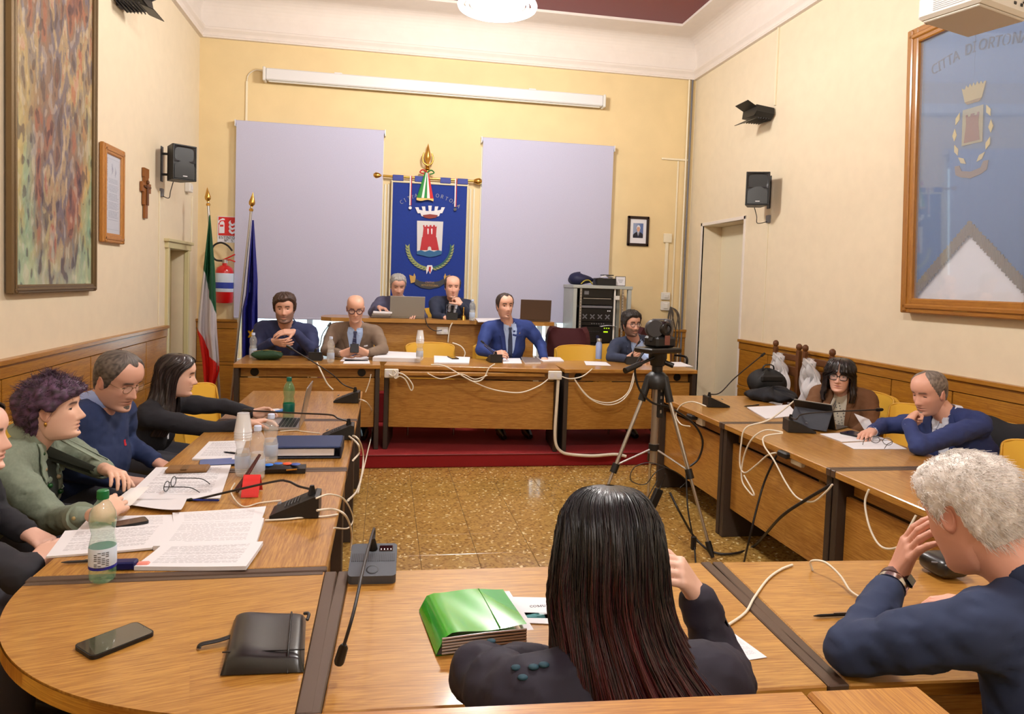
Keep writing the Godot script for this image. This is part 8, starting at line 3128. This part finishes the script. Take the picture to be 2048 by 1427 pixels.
	# ---- grey haired man behind the laptop on the dais
	D = {
		"neck": on_z(797,603,-8.05),"hip": Vector3(0.12,DAIS + 0.57,-8.30),"yaw": 0.0,"base": DAIS,"sw": 0.20,"arm": 1.1,"seed": 13,
		"head": on_z(796,571,-7.94),"hyaw": 0.12,"pitch": 0.34,"hs": 1.04,
		"L": [on_z(846,634,-7.98),on_z(835,632,-7.86)],"R": [on_z(746,624,-7.99),on_z(757,614,-7.88),on_z(770,617,-7.84)],
		"handR": {"palm": Vector3(0.1,-0.8,0.2),"curl": [0.6,0.8,0.4]},
		"top": mat(Color(0.297,0.297,0.396),0.85),"cuff": shirt_white,
		"face": {"skin": lin(200,138,112),"shut": 0.9,"brow": lin(110,100,96),"hair": lin(120,118,116),"hair2": lin(170,168,164),"hair_t": HT,"hair_y": [0.076,0.080,0.062,0.03,-0.02,-0.03,0.012,-0.045,-0.07,-0.075],"thick": 0.010,"crown": 0.4,"seed": 13}}
	t = person("grey haired man in a dark suit behind the silver laptop on the dais",D)
	add_short_hair(t,D.H,D.face)
	suit(t,D,shirt_white,mat(Color(0.14,0.14,0.175),0.5),mat(Color(0.288,0.288,0.39),0.85),0.28,0.062)
	# ---- balding man with his hand at his mouth on the dais
	D = {
		"neck": on_z(906,604,-8.04),"hip": Vector3(0.72,DAIS + 0.57,-8.30),"yaw": 0.0,"base": DAIS,"sw": 0.20,"girth": 1.12,"arm": 1.15,"seed": 14,
		"head": on_z(905,573,-7.93),"hyaw": 0.03,"pitch": 0.12,"hs": 1.04,
		"L": [on_z(938,632,-7.86),on_z(923,609,-7.76),on_z(913,596,-7.79)],"R": [on_z(874,634,-7.90),on_z(888,634,-7.78),on_z(897,635,-7.76)],
		"handL": {"palm": Vector3(-0.6,0.0,-0.6),"curl": [1.1,1.2,0.6]},"handR": {"palm": Vector3(0.1,-0.9,0.0),"curl": [0.6,0.8,0.4]},
		"top": mat(Color(0.131,0.158,0.239),0.85),"cuff": shirt_white,
		"face": {"skin": lin(222,158,130),"wide": 1.03,"jaw": 0.06,"shut": 0.3,"brow": lin(90,70,58),"beard": 0.25,"beard_col": lin(130,110,100),"hair": lin(44,34,30),"hair2": lin(80,66,58),"hair_t": HT,"hair_y": [0.2,0.2,0.2,0.045,-0.01,-0.025,0.012,-0.045,-0.07,-0.075],"top_t": [0.0,1.0,1.5,2.2,3.15],"top_y": [0.0,0.055,0.085,0.105,0.11],"thick": 0.011,"seed": 14}}
	t = person("balding man in a dark suit holding his hand to his mouth on the dais",D)
	add_short_hair(t,D.H,D.face)
	suit(t,D,shirt_white,mat(Color(0.14,0.175,0.27),0.5),mat(Color(0.131,0.155,0.228),0.85),0.28,0.05)
	# ---- man in blue suit
	D = {
		"neck": on_z(1017,649,-7.02),"hip": Vector3(1.22,PLAT + 0.57,-7.22),"yaw": 0.10,"base": PLAT,"sw": 0.215,"girth": 1.08,"arm": 1.15,"seed": 15,
		"head": on_z(1010,611,-6.93),"hyaw": 0.20,"pitch": 0.02,"roll": 0.03,"hs": 1.02,
		"L": [on_z(1082,690,-7.04),on_z(1088,716,-6.86)],"R": [on_z(962,700,-6.88),on_z(988,708,-6.72),on_z(1000,707,-6.68)],
		"handR": {"palm": Vector3(0.2,-0.4,-0.7),"curl": [0.7,0.9,0.4]},
		"top": mat(Color(0.103,0.19,0.435),0.8),"cuff": shirt_white,
		"face": {"skin": lin(206,146,118),"brow": lin(46,32,26),"beard": 0.30,"beard_col": lin(96,76,66),"hair": lin(38,28,24),"hair2": lin(60,46,40),"hair_t": HT,"hair_y": [0.090,0.100,0.078,0.03,-0.02,-0.025,0.014,-0.045,-0.075,-0.08],"thick": 0.008,"seed": 15}}
	t = person("man in a bright navy suit, pale shirt and plain tie holding a pen",D)
	add_short_hair(t,D.H,D.face)
	suit(t,D,shirt_blue,mat(Color(0.131,0.175,0.297),0.55),mat(Color(0.098,0.181,0.424),0.8),0.42,0.07)
	chest_patch(t,D,"lapel_pin",M.brass,[[0.085,0.088,0.100],[0.10,0.088,0.100]],0.014,0.003,2)
	pen("thin dark pen in the blue suited man's hand",on_z(996,714,-6.66),on_z(968,690,-6.62),M.dark_grey)
	# ---- bearded man with glasses
	D = {
		"neck": on_z(1270,682,-7.02),"hip": Vector3(2.58,PLAT + 0.57,-7.24),"yaw": 0.05,"base": PLAT,"sw": 0.21,"girth": 1.08,"arm": 1.1,"seed": 16,
		"head": on_z(1263,647,-6.90),"hyaw": 0.22,"pitch": 0.06,"roll": 0.02,"hs": 1.04,
		"L": [on_z(1318,714,-6.90),on_z(1296,722,-6.76)],"R": [on_z(1222,714,-6.86),on_z(1254,717,-6.72),on_z(1264,712,-6.70)],
		"handR": {"palm": Vector3(0.6,0.3,-0.5),"curl": [0.5,0.7,0.4]},
		"top": mat(Color(0.175,0.208,0.297),0.9),"cuff": shirt_blue,
		"face": {"skin": lin(190,128,98),"brow": lin(30,22,18),"beard": 0.85,"beard_col": lin(56,38,30),"shut": 0.15,"hair": lin(20,16,15),"hair2": lin(40,32,28),"hair_t": HT,"hair_y": [0.066,0.070,0.054,0.03,-0.02,-0.035,0.014,-0.045,-0.075,-0.08],"thick": 0.017,"crown": 0.35,"seed": 16}}
	t = person("bearded man with glasses and open dark blazer beside the video camera",D)
	add_short_hair(t,D.H,D.face)
	suit(t,D,shirt_blue,null,mat(Color(0.175,0.203,0.288),0.9),0.36,0.07)
	chest_patch(t,D,"white_scarf",M.paper,[[0.03,0.075,0.11],[0.10,0.075,0.15],[0.22,0.06,0.16]],0.012,0.004)
	add_glasses(t,D.H,mat(Color(0.228,0.118,0.118),0.3),0.0255,0.020,0.0022)
	# ---- woman in black with long hair,profile
	var HY2 = PI / 2
	D = {
		"neck": Vector3(-1.215,0.865,-4.30),"hip": Vector3(-1.44,0.56,-4.33),"yaw": HY2 - 0.05,"sw": 0.165,"girth": 0.92,"arm": 0.95,"bust": 0.055,"seed": 17,"cell": 0.012,
		"head": Vector3(-1.14,1.04,-4.27),"hyaw": HY2 + 0.12,"pitch": 0.12,"hs": 0.96,"nk": 0.85,
		"L": [on_z(450,812,-4.50),on_z(506,826,-4.46),on_z(532,822,-4.46)],"R": [on_z(428,860,-4.14),on_z(498,846,-4.12),on_z(520,842,-4.14)],
		"handL": {"palm": Vector3(0.2,-0.4,0.8),"curl": [0.4,0.5,0.3],"sc": 0.9},"handR": {"palm": Vector3(0.1,-0.9,0.2),"curl": [0.35,0.45,0.25],"sc": 0.9},
		"top": mat(Color(0.113,0.113,0.14),0.9),
		"face": {"skin": lin(222,172,148),"lip": 0.6,"jaw": -0.10,"shut": 0.7,"brow": lin(40,28,24),"nose": 1.05}}
	t = person("woman in a black jacket with long dark hair at the laptop",D)
	chest_patch(t,D,"white_blouse",M.paper,[[0.01,-0.04,0.04],[0.08,-0.035,0.035],[0.20,-0.006,0.006]],0.004)
	add_collar(t,D,M.paper,0.052,0.03,0.6,0.02)
	add_long_hair(t,D.H,[[0.128,0.012,0.012,0.012,0.02,0,-0.01],[0.118,0.055,0.066,0.060,0.03,0,-0.01],[0.085,0.083,0.103,0.088,0.42,0,-0.008],[0.04,0.092,0.120,0.085,1.02,0,-0.008],[-0.02,0.092,0.122,0.055,1.22,0,-0.008],[-0.10,0.092,0.118,0.06,1.20,0,-0.012],[-0.18,0.105,0.125,0.075,1.05,0,-0.02],[-0.27,0.12,0.14,0.10,1.0,0,-0.035],[-0.35,0.11,0.15,0.10,1.1,0,-0.05]],lin(22,17,17),lin(62,48,46),21,null,260)
	# ---- man in navy jumper,looking down
	D = {
		"neck": Vector3(-1.335,0.945,-3.70),"hip": Vector3(-1.53,0.57,-3.72),"yaw": HY2 - 0.22,"sw": 0.215,"girth": 1.25,"belly": 1.28,"arm": 1.15,"nk": 1.15,"seed": 18,"cell": 0.012,"fold": 0.012,
		"head": Vector3(-1.245,1.10,-3.66),"hyaw": HY2 - 0.42,"pitch": 0.42,"roll": 0.05,"hs": 1.12,
		"L": [Vector3(-1.33,0.74,-3.97),Vector3(-1.12,0.655,-3.82),Vector3(-1.06,0.64,-3.78)],"R": [Vector3(-1.42,0.73,-3.45),Vector3(-1.17,0.655,-3.50),Vector3(-1.10,0.64,-3.52)],"handL": {"palm": Vector3(0,-1,0)},"handR": {"palm": Vector3(0,-1,0)},
		"top": mat(Color(0.103,0.168,0.321),0.85),"top_name": "jumper",
		"face": {"skin": lin(196,134,106),"jaw": 0.14,"wide": 1.04,"chin2": 0.02,"shut": 0.9,"brow": lin(70,58,52),"nose": 1.15,"beard": 0.15,"beard_col": lin(130,110,100),"hair": lin(48,42,40),"hair2": lin(104,94,86),"hair_t": HT,"hair_y": [0.088,0.098,0.075,0.03,-0.02,-0.03,0.012,-0.045,-0.075,-0.08],"thick": 0.0065,"lump": 0.15,"seed": 18}}
	t = person("man in a navy round neck jumper and wire glasses looking down",D)
	add_short_hair(t,D.H,D.face)
	add_collar(t,D,mat(Color(0.62,0.7,0.92),0.8),0.068,0.055,0.30,0.022,0.02,0.018)
	add_glasses(t,D.H,mat(Color(0.55,0.45,0.3),0.3,0.9),0.024,0.017,0.0012)
	var em = chest_patch(t,D,"red_emblem",mat(Color(0.72,0.08,0.16),0.7),[[0.145,0.062,0.080],[0.168,0.062,0.080]],0.003,0.002,3)
	em.name = "red_emblem"
	# ---- woman in green shirt with purple curls
	D = {
		"neck": Vector3(-1.375,0.905,-3.13),"hip": Vector3(-1.60,0.56,-3.16),"yaw": HY2 + 0.02,"sw": 0.195,"girth": 1.12,"belly": 1.12,"arm": 1.12,"bust": 0.08,"seed": 19,"cell": 0.011,"fold": 0.016,"sleeve": 0.62,
		"head": Vector3(-1.30,1.055,-3.12),"hyaw": HY2 + 0.10,"pitch": -0.05,"hs": 1.0,
		"L": [Vector3(-1.27,0.79,-3.34),Vector3(-1.10,0.80,-3.12),Vector3(-1.03,0.805,-3.04)],"R": [on_z(112,1040,-2.92),on_y(196,1028,0.80),on_y(224,1012,0.81)],
		"handL": {"palm": Vector3(0.2,-0.8,0.5),"curl": [0.4,0.6,0.3],"sc": 0.95},"handR": {"palm": Vector3(-0.1,-0.2,-0.9),"curl": [0.5,0.7,0.4],"sc": 0.95},
		"top": tri_mat(rgb_image(128,128,noise_shade(0.12,65,0.86,1.0)),0.9,Color(0.53,0.58,0.51),Vector3(5,5,5)),"top_name": "shirt",
		"face": {"skin": lin(224,172,142),"lip": 0.5,"jaw": 0.06,"nose": 1.15,"shut": 0.25,"brow": lin(70,46,44),"hair": lin(30,20,26),"hair2": lin(92,62,92),"hair_t": HT,"hair_y": [0.050,0.048,0.036,0.020,0.0,0.002,0.012,-0.05,-0.085,-0.09],"thick": 0.036,"lump": 0.34,"lump_f": 26.0,"crown": -0.35,"seed": 19,"strands": 2600,"strand_len": 0.034,"strand_wild": 1.0}}
	t = person("woman in a sage green shirt with short purple curls",D)
	add_short_hair(t,D.H,D.face)
	var sage = mat(Color(0.52,0.57,0.50),0.9)
	chest_patch(t,D,"dark_top",mat(Color(0.203,0.228,0.203),0.9),[[0.02,-0.05,0.05],[0.12,-0.045,0.045],[0.32,-0.03,0.03]],0.004)
	for k in [-1.0,1.0]:
		var c = chest_patch(t,D,"collar_flap",sage,[[-0.005,k * 0.075,k * 0.035],[0.05,k * 0.095,k * 0.035],[0.12,k * 0.085,k * 0.055]],0.014,0.004,5)
		c.name = "collar_flap"
		c = chest_patch(t,D,"pocket_flap",sage,[[0.20,k * 0.055,k * 0.14],[0.235,k * 0.055,k * 0.145],[0.25,k * 0.09,k * 0.11]],0.007,0.004,5)
		c.name = "pocket_flap"
	add_collar(t,D,sage,0.064,0.045,0.9,0.02,0.02,0.022)
	for k in 13:     # bead necklace
		var v = (k - 6) / 6.0
		var y = 0.30 - 0.27 * pow(absf(v),1.3)
		var x = 0.058 * signf(v) * pow(absf(v),0.5)
		var from = D.neck - D.sp * y + D.lat * x + D.fw * 0.32
		var d = D.field.hit(from,-D.fw,0.5)
		if d < 0: continue
		b = MB.new()
		b.xf = D.inv
		var r = 0.008 + 0.006 * (1.0 - absf(v))
		b.ball(from - D.fw * (d - 0.010),Vector3(r,r,r),10,8)
		part(b,"bead",mat([Color(0.05,0.24,0.08),Color(0.62,0.55,0.42),Color(0.10,0.32,0.12)][k % 3],0.35),t)
	b = MB.new()
	b.xf = D.inv
	b.ball(D.H.origin + Vector3.ZERO,Vector3(0.001,0.001,0.001),4,3)
	b = MB.new()
	b.xf = D.H
	for s in [-1.0,1.0]: b.ball(Vector3(s * 0.081,-0.047,-0.010),Vector3(0.006,0.009,0.006),10,8)
	part(b,"earrings",M.brass,t)
	b = MB.new()
	b.xf = D.inv
	var rw = D.R[0].lerp(D.R[1],0.60)
	var rd = (D.R[1] - D.R[0]).normalized()
	b.tube([rw - rd * 0.022,rw,rw + rd * 0.022],[0.051,0.053,0.050],16)
	part(b,"rolled_cuff",sage,t)
	b = MB.new()
	b.xf = D.inv
	b.ball(rw + Vector3(0.0,0.012,0.052),Vector3(0.007,0.007,0.004),10,6)
	part(b,"cuff_button",mat(Color(0.7,0.62,0.42),0.4),t)
	var tb = thing("clear_tablet_sleeve","clear plastic document sleeve held by the woman in green","sleeve",on_y(258,1002,0.80))
	b = mb(tb)
	var tq = [on_y(262,975,0.815),on_y(300,972,0.80),on_y(262,1010,0.79),on_y(212,1014,0.82)]
	b.sheet(3,3,0.002,func(a,v): return tq[3].lerp(tq[2],a).lerp(tq[0].lerp(tq[1],a),v))
	part(b,"sheet",M.cup,tb)
	# ---- woman in black at the edge
	D = {
		"neck": Vector3(-1.385,0.885,-2.60),"hip": Vector3(-1.54,0.56,-2.58),"yaw": HY2,"sw": 0.185,"girth": 1.02,"arm": 1.1,"bust": 0.06,"seed": 20,"cell": 0.012,"fold": 0.014,
		"head": Vector3(-1.312,1.065,-2.585),"hyaw": HY2 + 0.05,"pitch": 0.04,"hs": 0.98,"nk": 0.9,
		"L": [Vector3(-1.38,0.74,-2.80),Vector3(-1.20,0.70,-2.68)],"R": [on_z(40,1150,-2.32),on_z(62,1130,-2.36)],
		"top": mat(Color(0.131,0.131,0.155),0.9),
		"face": {"skin": lin(226,172,148),"lip": 0.5,"jaw": -0.05,"brow": lin(50,36,30),"shut": 0.3}}
	t = person("woman in a black jacket with brown hair beside the woman in green",D)
	add_long_hair(t,D.H,[[0.124,0.012,0.012,0.012,0.02,0,-0.01],[0.115,0.055,0.066,0.060,0.03,0,-0.01],[0.085,0.080,0.100,0.084,0.55,0,-0.008],[0.04,0.086,0.115,0.07,1.15,0,-0.008],[-0.02,0.086,0.115,0.03,1.38,0,-0.008],[-0.10,0.088,0.115,0.03,1.35,0,-0.012],[-0.20,0.11,0.12,0.06,1.1,0,-0.01],[-0.32,0.125,0.13,0.09,0.95,0,-0.01],[-0.44,0.11,0.13,0.09,1.1,0,-0.02]],lin(26,19,18),lin(74,54,46),22,null,160)
	# ---- woman with long dark red hair,from behind
	D = {
		"lift": 0.0,"neck": Vector3(0.435,0.965,-1.215),"hip": Vector3(0.44,0.56,-1.08),"yaw": PI,"sw": 0.185,"girth": 1.0,"arm": 1.15,"seed": 23,"cell": 0.010,"fold": 0.014,
		"head": on_z(1216,1103,-1.30),"hyaw": PI - 0.12,"pitch": 0.16,"hs": 0.97,
		"L": [on_z(955,1345,-1.36),Vector3(0.36,0.80,-1.47),Vector3(0.43,0.80,-1.50)],"R": [on_z(1450,1345,-1.42),on_z(1392,1188,-1.46),on_z(1362,1145,-1.44)],
		"handL": {"palm": Vector3(0,-1,0),"sc": 0.92},"handR": {"palm": Vector3(-0.8,0.2,-0.2),"curl": [0.9,1.1,0.6],"sc": 0.95,"cell": 0.0034},
		"top": mat(Color(0.085,0.065,0.14),0.75),"top_name": "blouse",
		"face": {"skin": lin(222,172,148),"brow": lin(40,28,24)}}
	t = person("woman seen from behind with very long black and dark red hair",D)
	add_long_hair(t,D.H,[[0.132,0.010,0.010,0.010,0.02,0,-0.01],[0.124,0.052,0.060,0.055,0.03,0,-0.01],[0.10,0.078,0.092,0.08,0.35,0,-0.01],[0.06,0.096,0.115,0.09,0.8,0,-0.01],[0.0,0.107,0.125,0.08,1.0,0,-0.01],[-0.08,0.112,0.128,0.075,1.05,0,-0.01],[-0.16,0.125,0.14,0.08,1.1,-0.02,-0.025],[-0.24,0.165,0.155,0.09,1.15,-0.055,-0.04],[-0.34,0.195,0.16,0.09,1.2,-0.095,-0.06],[-0.46,0.21,0.155,0.08,1.25,-0.12,-0.08],[-0.56,0.20,0.15,0.07,1.3,-0.13,-0.09]],lin(7,6,8),lin(24,19,23),24,[lin(92,20,28),0.40,0.80],1500)
	for k in 7:
		b = MB.new()
		b.xf = D.inv
		var p = on_z([1008,1035,1062,1020,1050,1070,1028][k],[1300,1296,1300,1325,1322,1318,1340][k],-1.24)
		var dd = D.field.hit(p + Vector3(0,0.10,0.25),Vector3(0,-0.37,-0.93).normalized(),0.6)
		if dd < 0: continue
		b.ball(p + Vector3(0,0.10,0.25) + Vector3(0,-0.37,-0.93).normalized() * dd,Vector3(0.010,0.0045,0.008),10,6)
		part(b,"flower_print",mat(Color(0.04,0.22,0.28),0.7),t)
	# ---- white haired man from behind
	D = {
		"neck": Vector3(1.415,0.985,-1.285),"hip": Vector3(1.47,0.56,-1.08),"yaw": PI - 0.05,"sw": 0.205,"girth": 1.12,"arm": 1.15,"nk": 1.1,"seed": 25,"cell": 0.010,"fold": 0.013,
		"head": on_z(1936,1024,-1.40),"hyaw": PI + 0.10,"pitch": 0.45,"roll": 0.0,"hs": 1.05,
		"L": [on_y(1702,1300,0.805),on_z(1795,1150,-1.60),on_z(1822,1088,-1.56)],"R": [Vector3(1.78,0.80,-1.45),Vector3(1.62,0.79,-1.62),Vector3(1.54,0.79,-1.66)],
		"handL": {"palm": Vector3(0.8,0.1,0.35),"curl": [0.25,0.35,0.2],"sc": 1.05,"cell": 0.0034},"handR": {"palm": Vector3(0,-1,0)},
		"top": mat(Color(0.131,0.181,0.297),0.85),"top_name": "polo_shirt",
		"sleeve": 0.74,"face": {"skin": lin(214,144,118),"wide": 1.02,"brow": lin(180,170,160),"shut": 0.9,"hair": lin(206,198,190),"hair2": lin(248,244,240),"hair_t": HT,"hair_y": [0.075,0.080,0.066,0.035,0.0,-0.02,0.016,-0.040,-0.072,-0.080],"thick": 0.013,"lump": 0.3,"lump_f": 45.0,"seed": 25,"strands": 9500,"strand_len": 0.021,"strand_r": 0.55,"strand_wild": 0.55,"flow": Vector3(0,-0.35,-0.45),"scalp": [lin(225,165,148),0.4]}}
	t = person("white haired man in a navy polo shirt leaning his head on one hand",D)
	add_short_hair(t,D.H,D.face)
	add_collar(t,D,mat(Color(0.123,0.175,0.297),0.85),0.068,0.05,0.3,0.0,0.02,0.024)
	b = MB.new()
	b.xf = D.inv
	var ring = []
	for k in 25:
		var th = lerpf(0.7,TAU - 0.7,k / 24.0)
		ring.append(D.neck + (D.lat * sin(th) * 1.03 + D.fw * cos(th)) * 0.0965 + D.sp * (-0.014 + 0.0))
	b.tube(ring,0.0028,6)
	part(b,"collar_piping",mat(Color(0.08,0.14,0.55),0.7),t)
	var wr = D.L[1]
	var wdir = (D.L[1] - D.L[0]).normalized()
	for e in [[-0.022,0.009,0.035,"watch_strap",mat(Color(0.321,0.216,0.203),0.4)],[-0.046,0.008,0.037,"steel_bracelet",M.chrome]]:
		b = MB.new()
		b.xf = D.inv
		b.tube([wr + wdir * (e[0] - e[1]),wr + wdir * e[0],wr + wdir * (e[0] + e[1])],[e[2],e[2] + 0.001,e[2] - 0.001],18)
		part(b,e[3],e[4],t)
	b = MB.new()
	b.xf = D.inv * Transform3D(Basis(Quaternion(Vector3.UP,wdir)),wr + wdir * -0.022)
	b.box(Vector3(0.010,0.0,0.037),Vector3(0.030,0.034,0.010),1,0.004)
	part(b,"watch_case",M.screen_black,t)
	# ---- woman in brown jacket with glasses
	D = {
		"neck": Vector3(3.41,0.875,-4.82),"hip": Vector3(3.55,0.56,-4.94),"yaw": -0.85,"sw": 0.18,"girth": 1.1,"arm": 1.12,"bust": 0.07,"seed": 26,"cell": 0.012,"fold": 0.012,
		"head": Vector3(3.345,1.015,-4.765),"hyaw": -0.72,"pitch": 0.04,"roll": -0.03,"hs": 1.0,
		"L": [on_z(1742,846,-4.60),on_z(1700,872,-4.72)],"R": [on_z(1622,826,-4.84),on_z(1648,846,-4.66)],
		"top": mat(Color(0.42,0.28,0.17),0.9),
		"face": {"skin": lin(220,160,134),"lip": 0.6,"brow": lin(40,28,24),"jaw": 0.03,"shut": 0.3}}
	t = person("woman in a brown corduroy jacket with dark hair and square glasses",D)
	chest_patch(t,D,"patterned_blouse",mat(Color(0.8,0.78,0.72),0.8),[[0.02,-0.045,0.045],[0.08,-0.05,0.05],[0.28,-0.035,0.035]],0.004)
	var spots = FastNoiseLite.new()
	for k in 26:
		var y = 0.07 + 0.2 * fposmod(k * 0.618,1.0)
		var x = -0.036 + 0.072 * fposmod(k * 0.414,1.0)
		var sp2 = chest_patch(t,D,"blouse_motif",mat(Color(0.3,0.32,0.36),0.8),[[y,x,x + 0.007],[y + 0.007,x,x + 0.007]],0.0055,0.001,1)
		sp2.name = "blouse_motif"
	for k in [-1.0,1.0]:
		var l = chest_patch(t,D,"lapel",mat(Color(0.44,0.30,0.19),0.9),[[0.0,k * 0.05,k * 0.085],[0.07,k * 0.05,k * 0.105],[0.10,k * 0.048,k * 0.09],[0.27,k * 0.035,k * 0.05]],0.011,0.005,4)
		l.name = "lapel"
	add_collar(t,D,mat(Color(0.8,0.78,0.72),0.8),0.056,0.035,0.7,0.02)
	add_long_hair(t,D.H,[[0.134,0.012,0.012,0.012,0.02,0,-0.01],[0.125,0.06,0.07,0.066,0.03,0,-0.008],[0.095,0.090,0.105,0.098,0.05,0,-0.006],[0.055,0.102,0.122,0.108,0.05,0,-0.006],[0.030,0.106,0.125,0.106,0.16,0,-0.006],[-0.01,0.108,0.125,0.085,0.82,0,-0.006],[-0.08,0.112,0.125,0.075,0.88,0,-0.004],[-0.14,0.118,0.125,0.075,0.85,0,0.0],[-0.19,0.112,0.12,0.07,0.85,0,0.0]],lin(16,12,13),lin(46,36,36),27,null,220)
	add_glasses(t,D.H,M.black_plastic,0.0265,0.020,0.0030,true)
	# ---- man in blue jacket with hand at mouth
	D = {
		"neck": Vector3(3.305,0.905,-3.69),"hip": Vector3(3.50,0.56,-3.66),"yaw": -1.40,"sw": 0.185,"girth": 1.12,"arm": 1.02,"nk": 1.05,"seed": 28,"cell": 0.012,"fold": 0.012,
		"head": Vector3(3.195,1.055,-3.71),"hyaw": -1.42,"pitch": 0.30,"roll": 0.0,"hs": 1.06,
		"L": [on_z(1838,893,-3.42),on_z(1816,844,-3.57),on_z(1829,826,-3.62)],"R": [Vector3(3.12,0.80,-3.98),Vector3(2.95,0.79,-3.86)],
		"handL": {"palm": Vector3(0.9,0.1,-0.25),"curl": [1.35,1.5,0.9],"sc": 1.05,"thumb": 0.35},
		"top": mat(Color(0.131,0.19,0.39),0.82),"cuff": shirt_white,
		"face": {"skin": lin(208,142,114),"wide": 1.02,"brow": lin(110,84,70),"shut": 0.85,"nose": 1.1,"beard": 0.2,"beard_col": lin(140,120,110),"hair": lin(84,74,68),"hair2": lin(134,122,112),"hair_t": HT,"hair_y": [0.116,0.112,0.092,0.045,0.0,-0.02,0.014,-0.045,-0.075,-0.08],"thick": 0.0055,"lump": 0.2,"seed": 28}}
	t = person("man in a blue jacket and open white shirt with fist at his mouth",D)
	add_short_hair(t,D.H,D.face)
	suit(t,D,shirt_white,null,mat(Color(0.127,0.187,0.384),0.82),0.34,0.06)
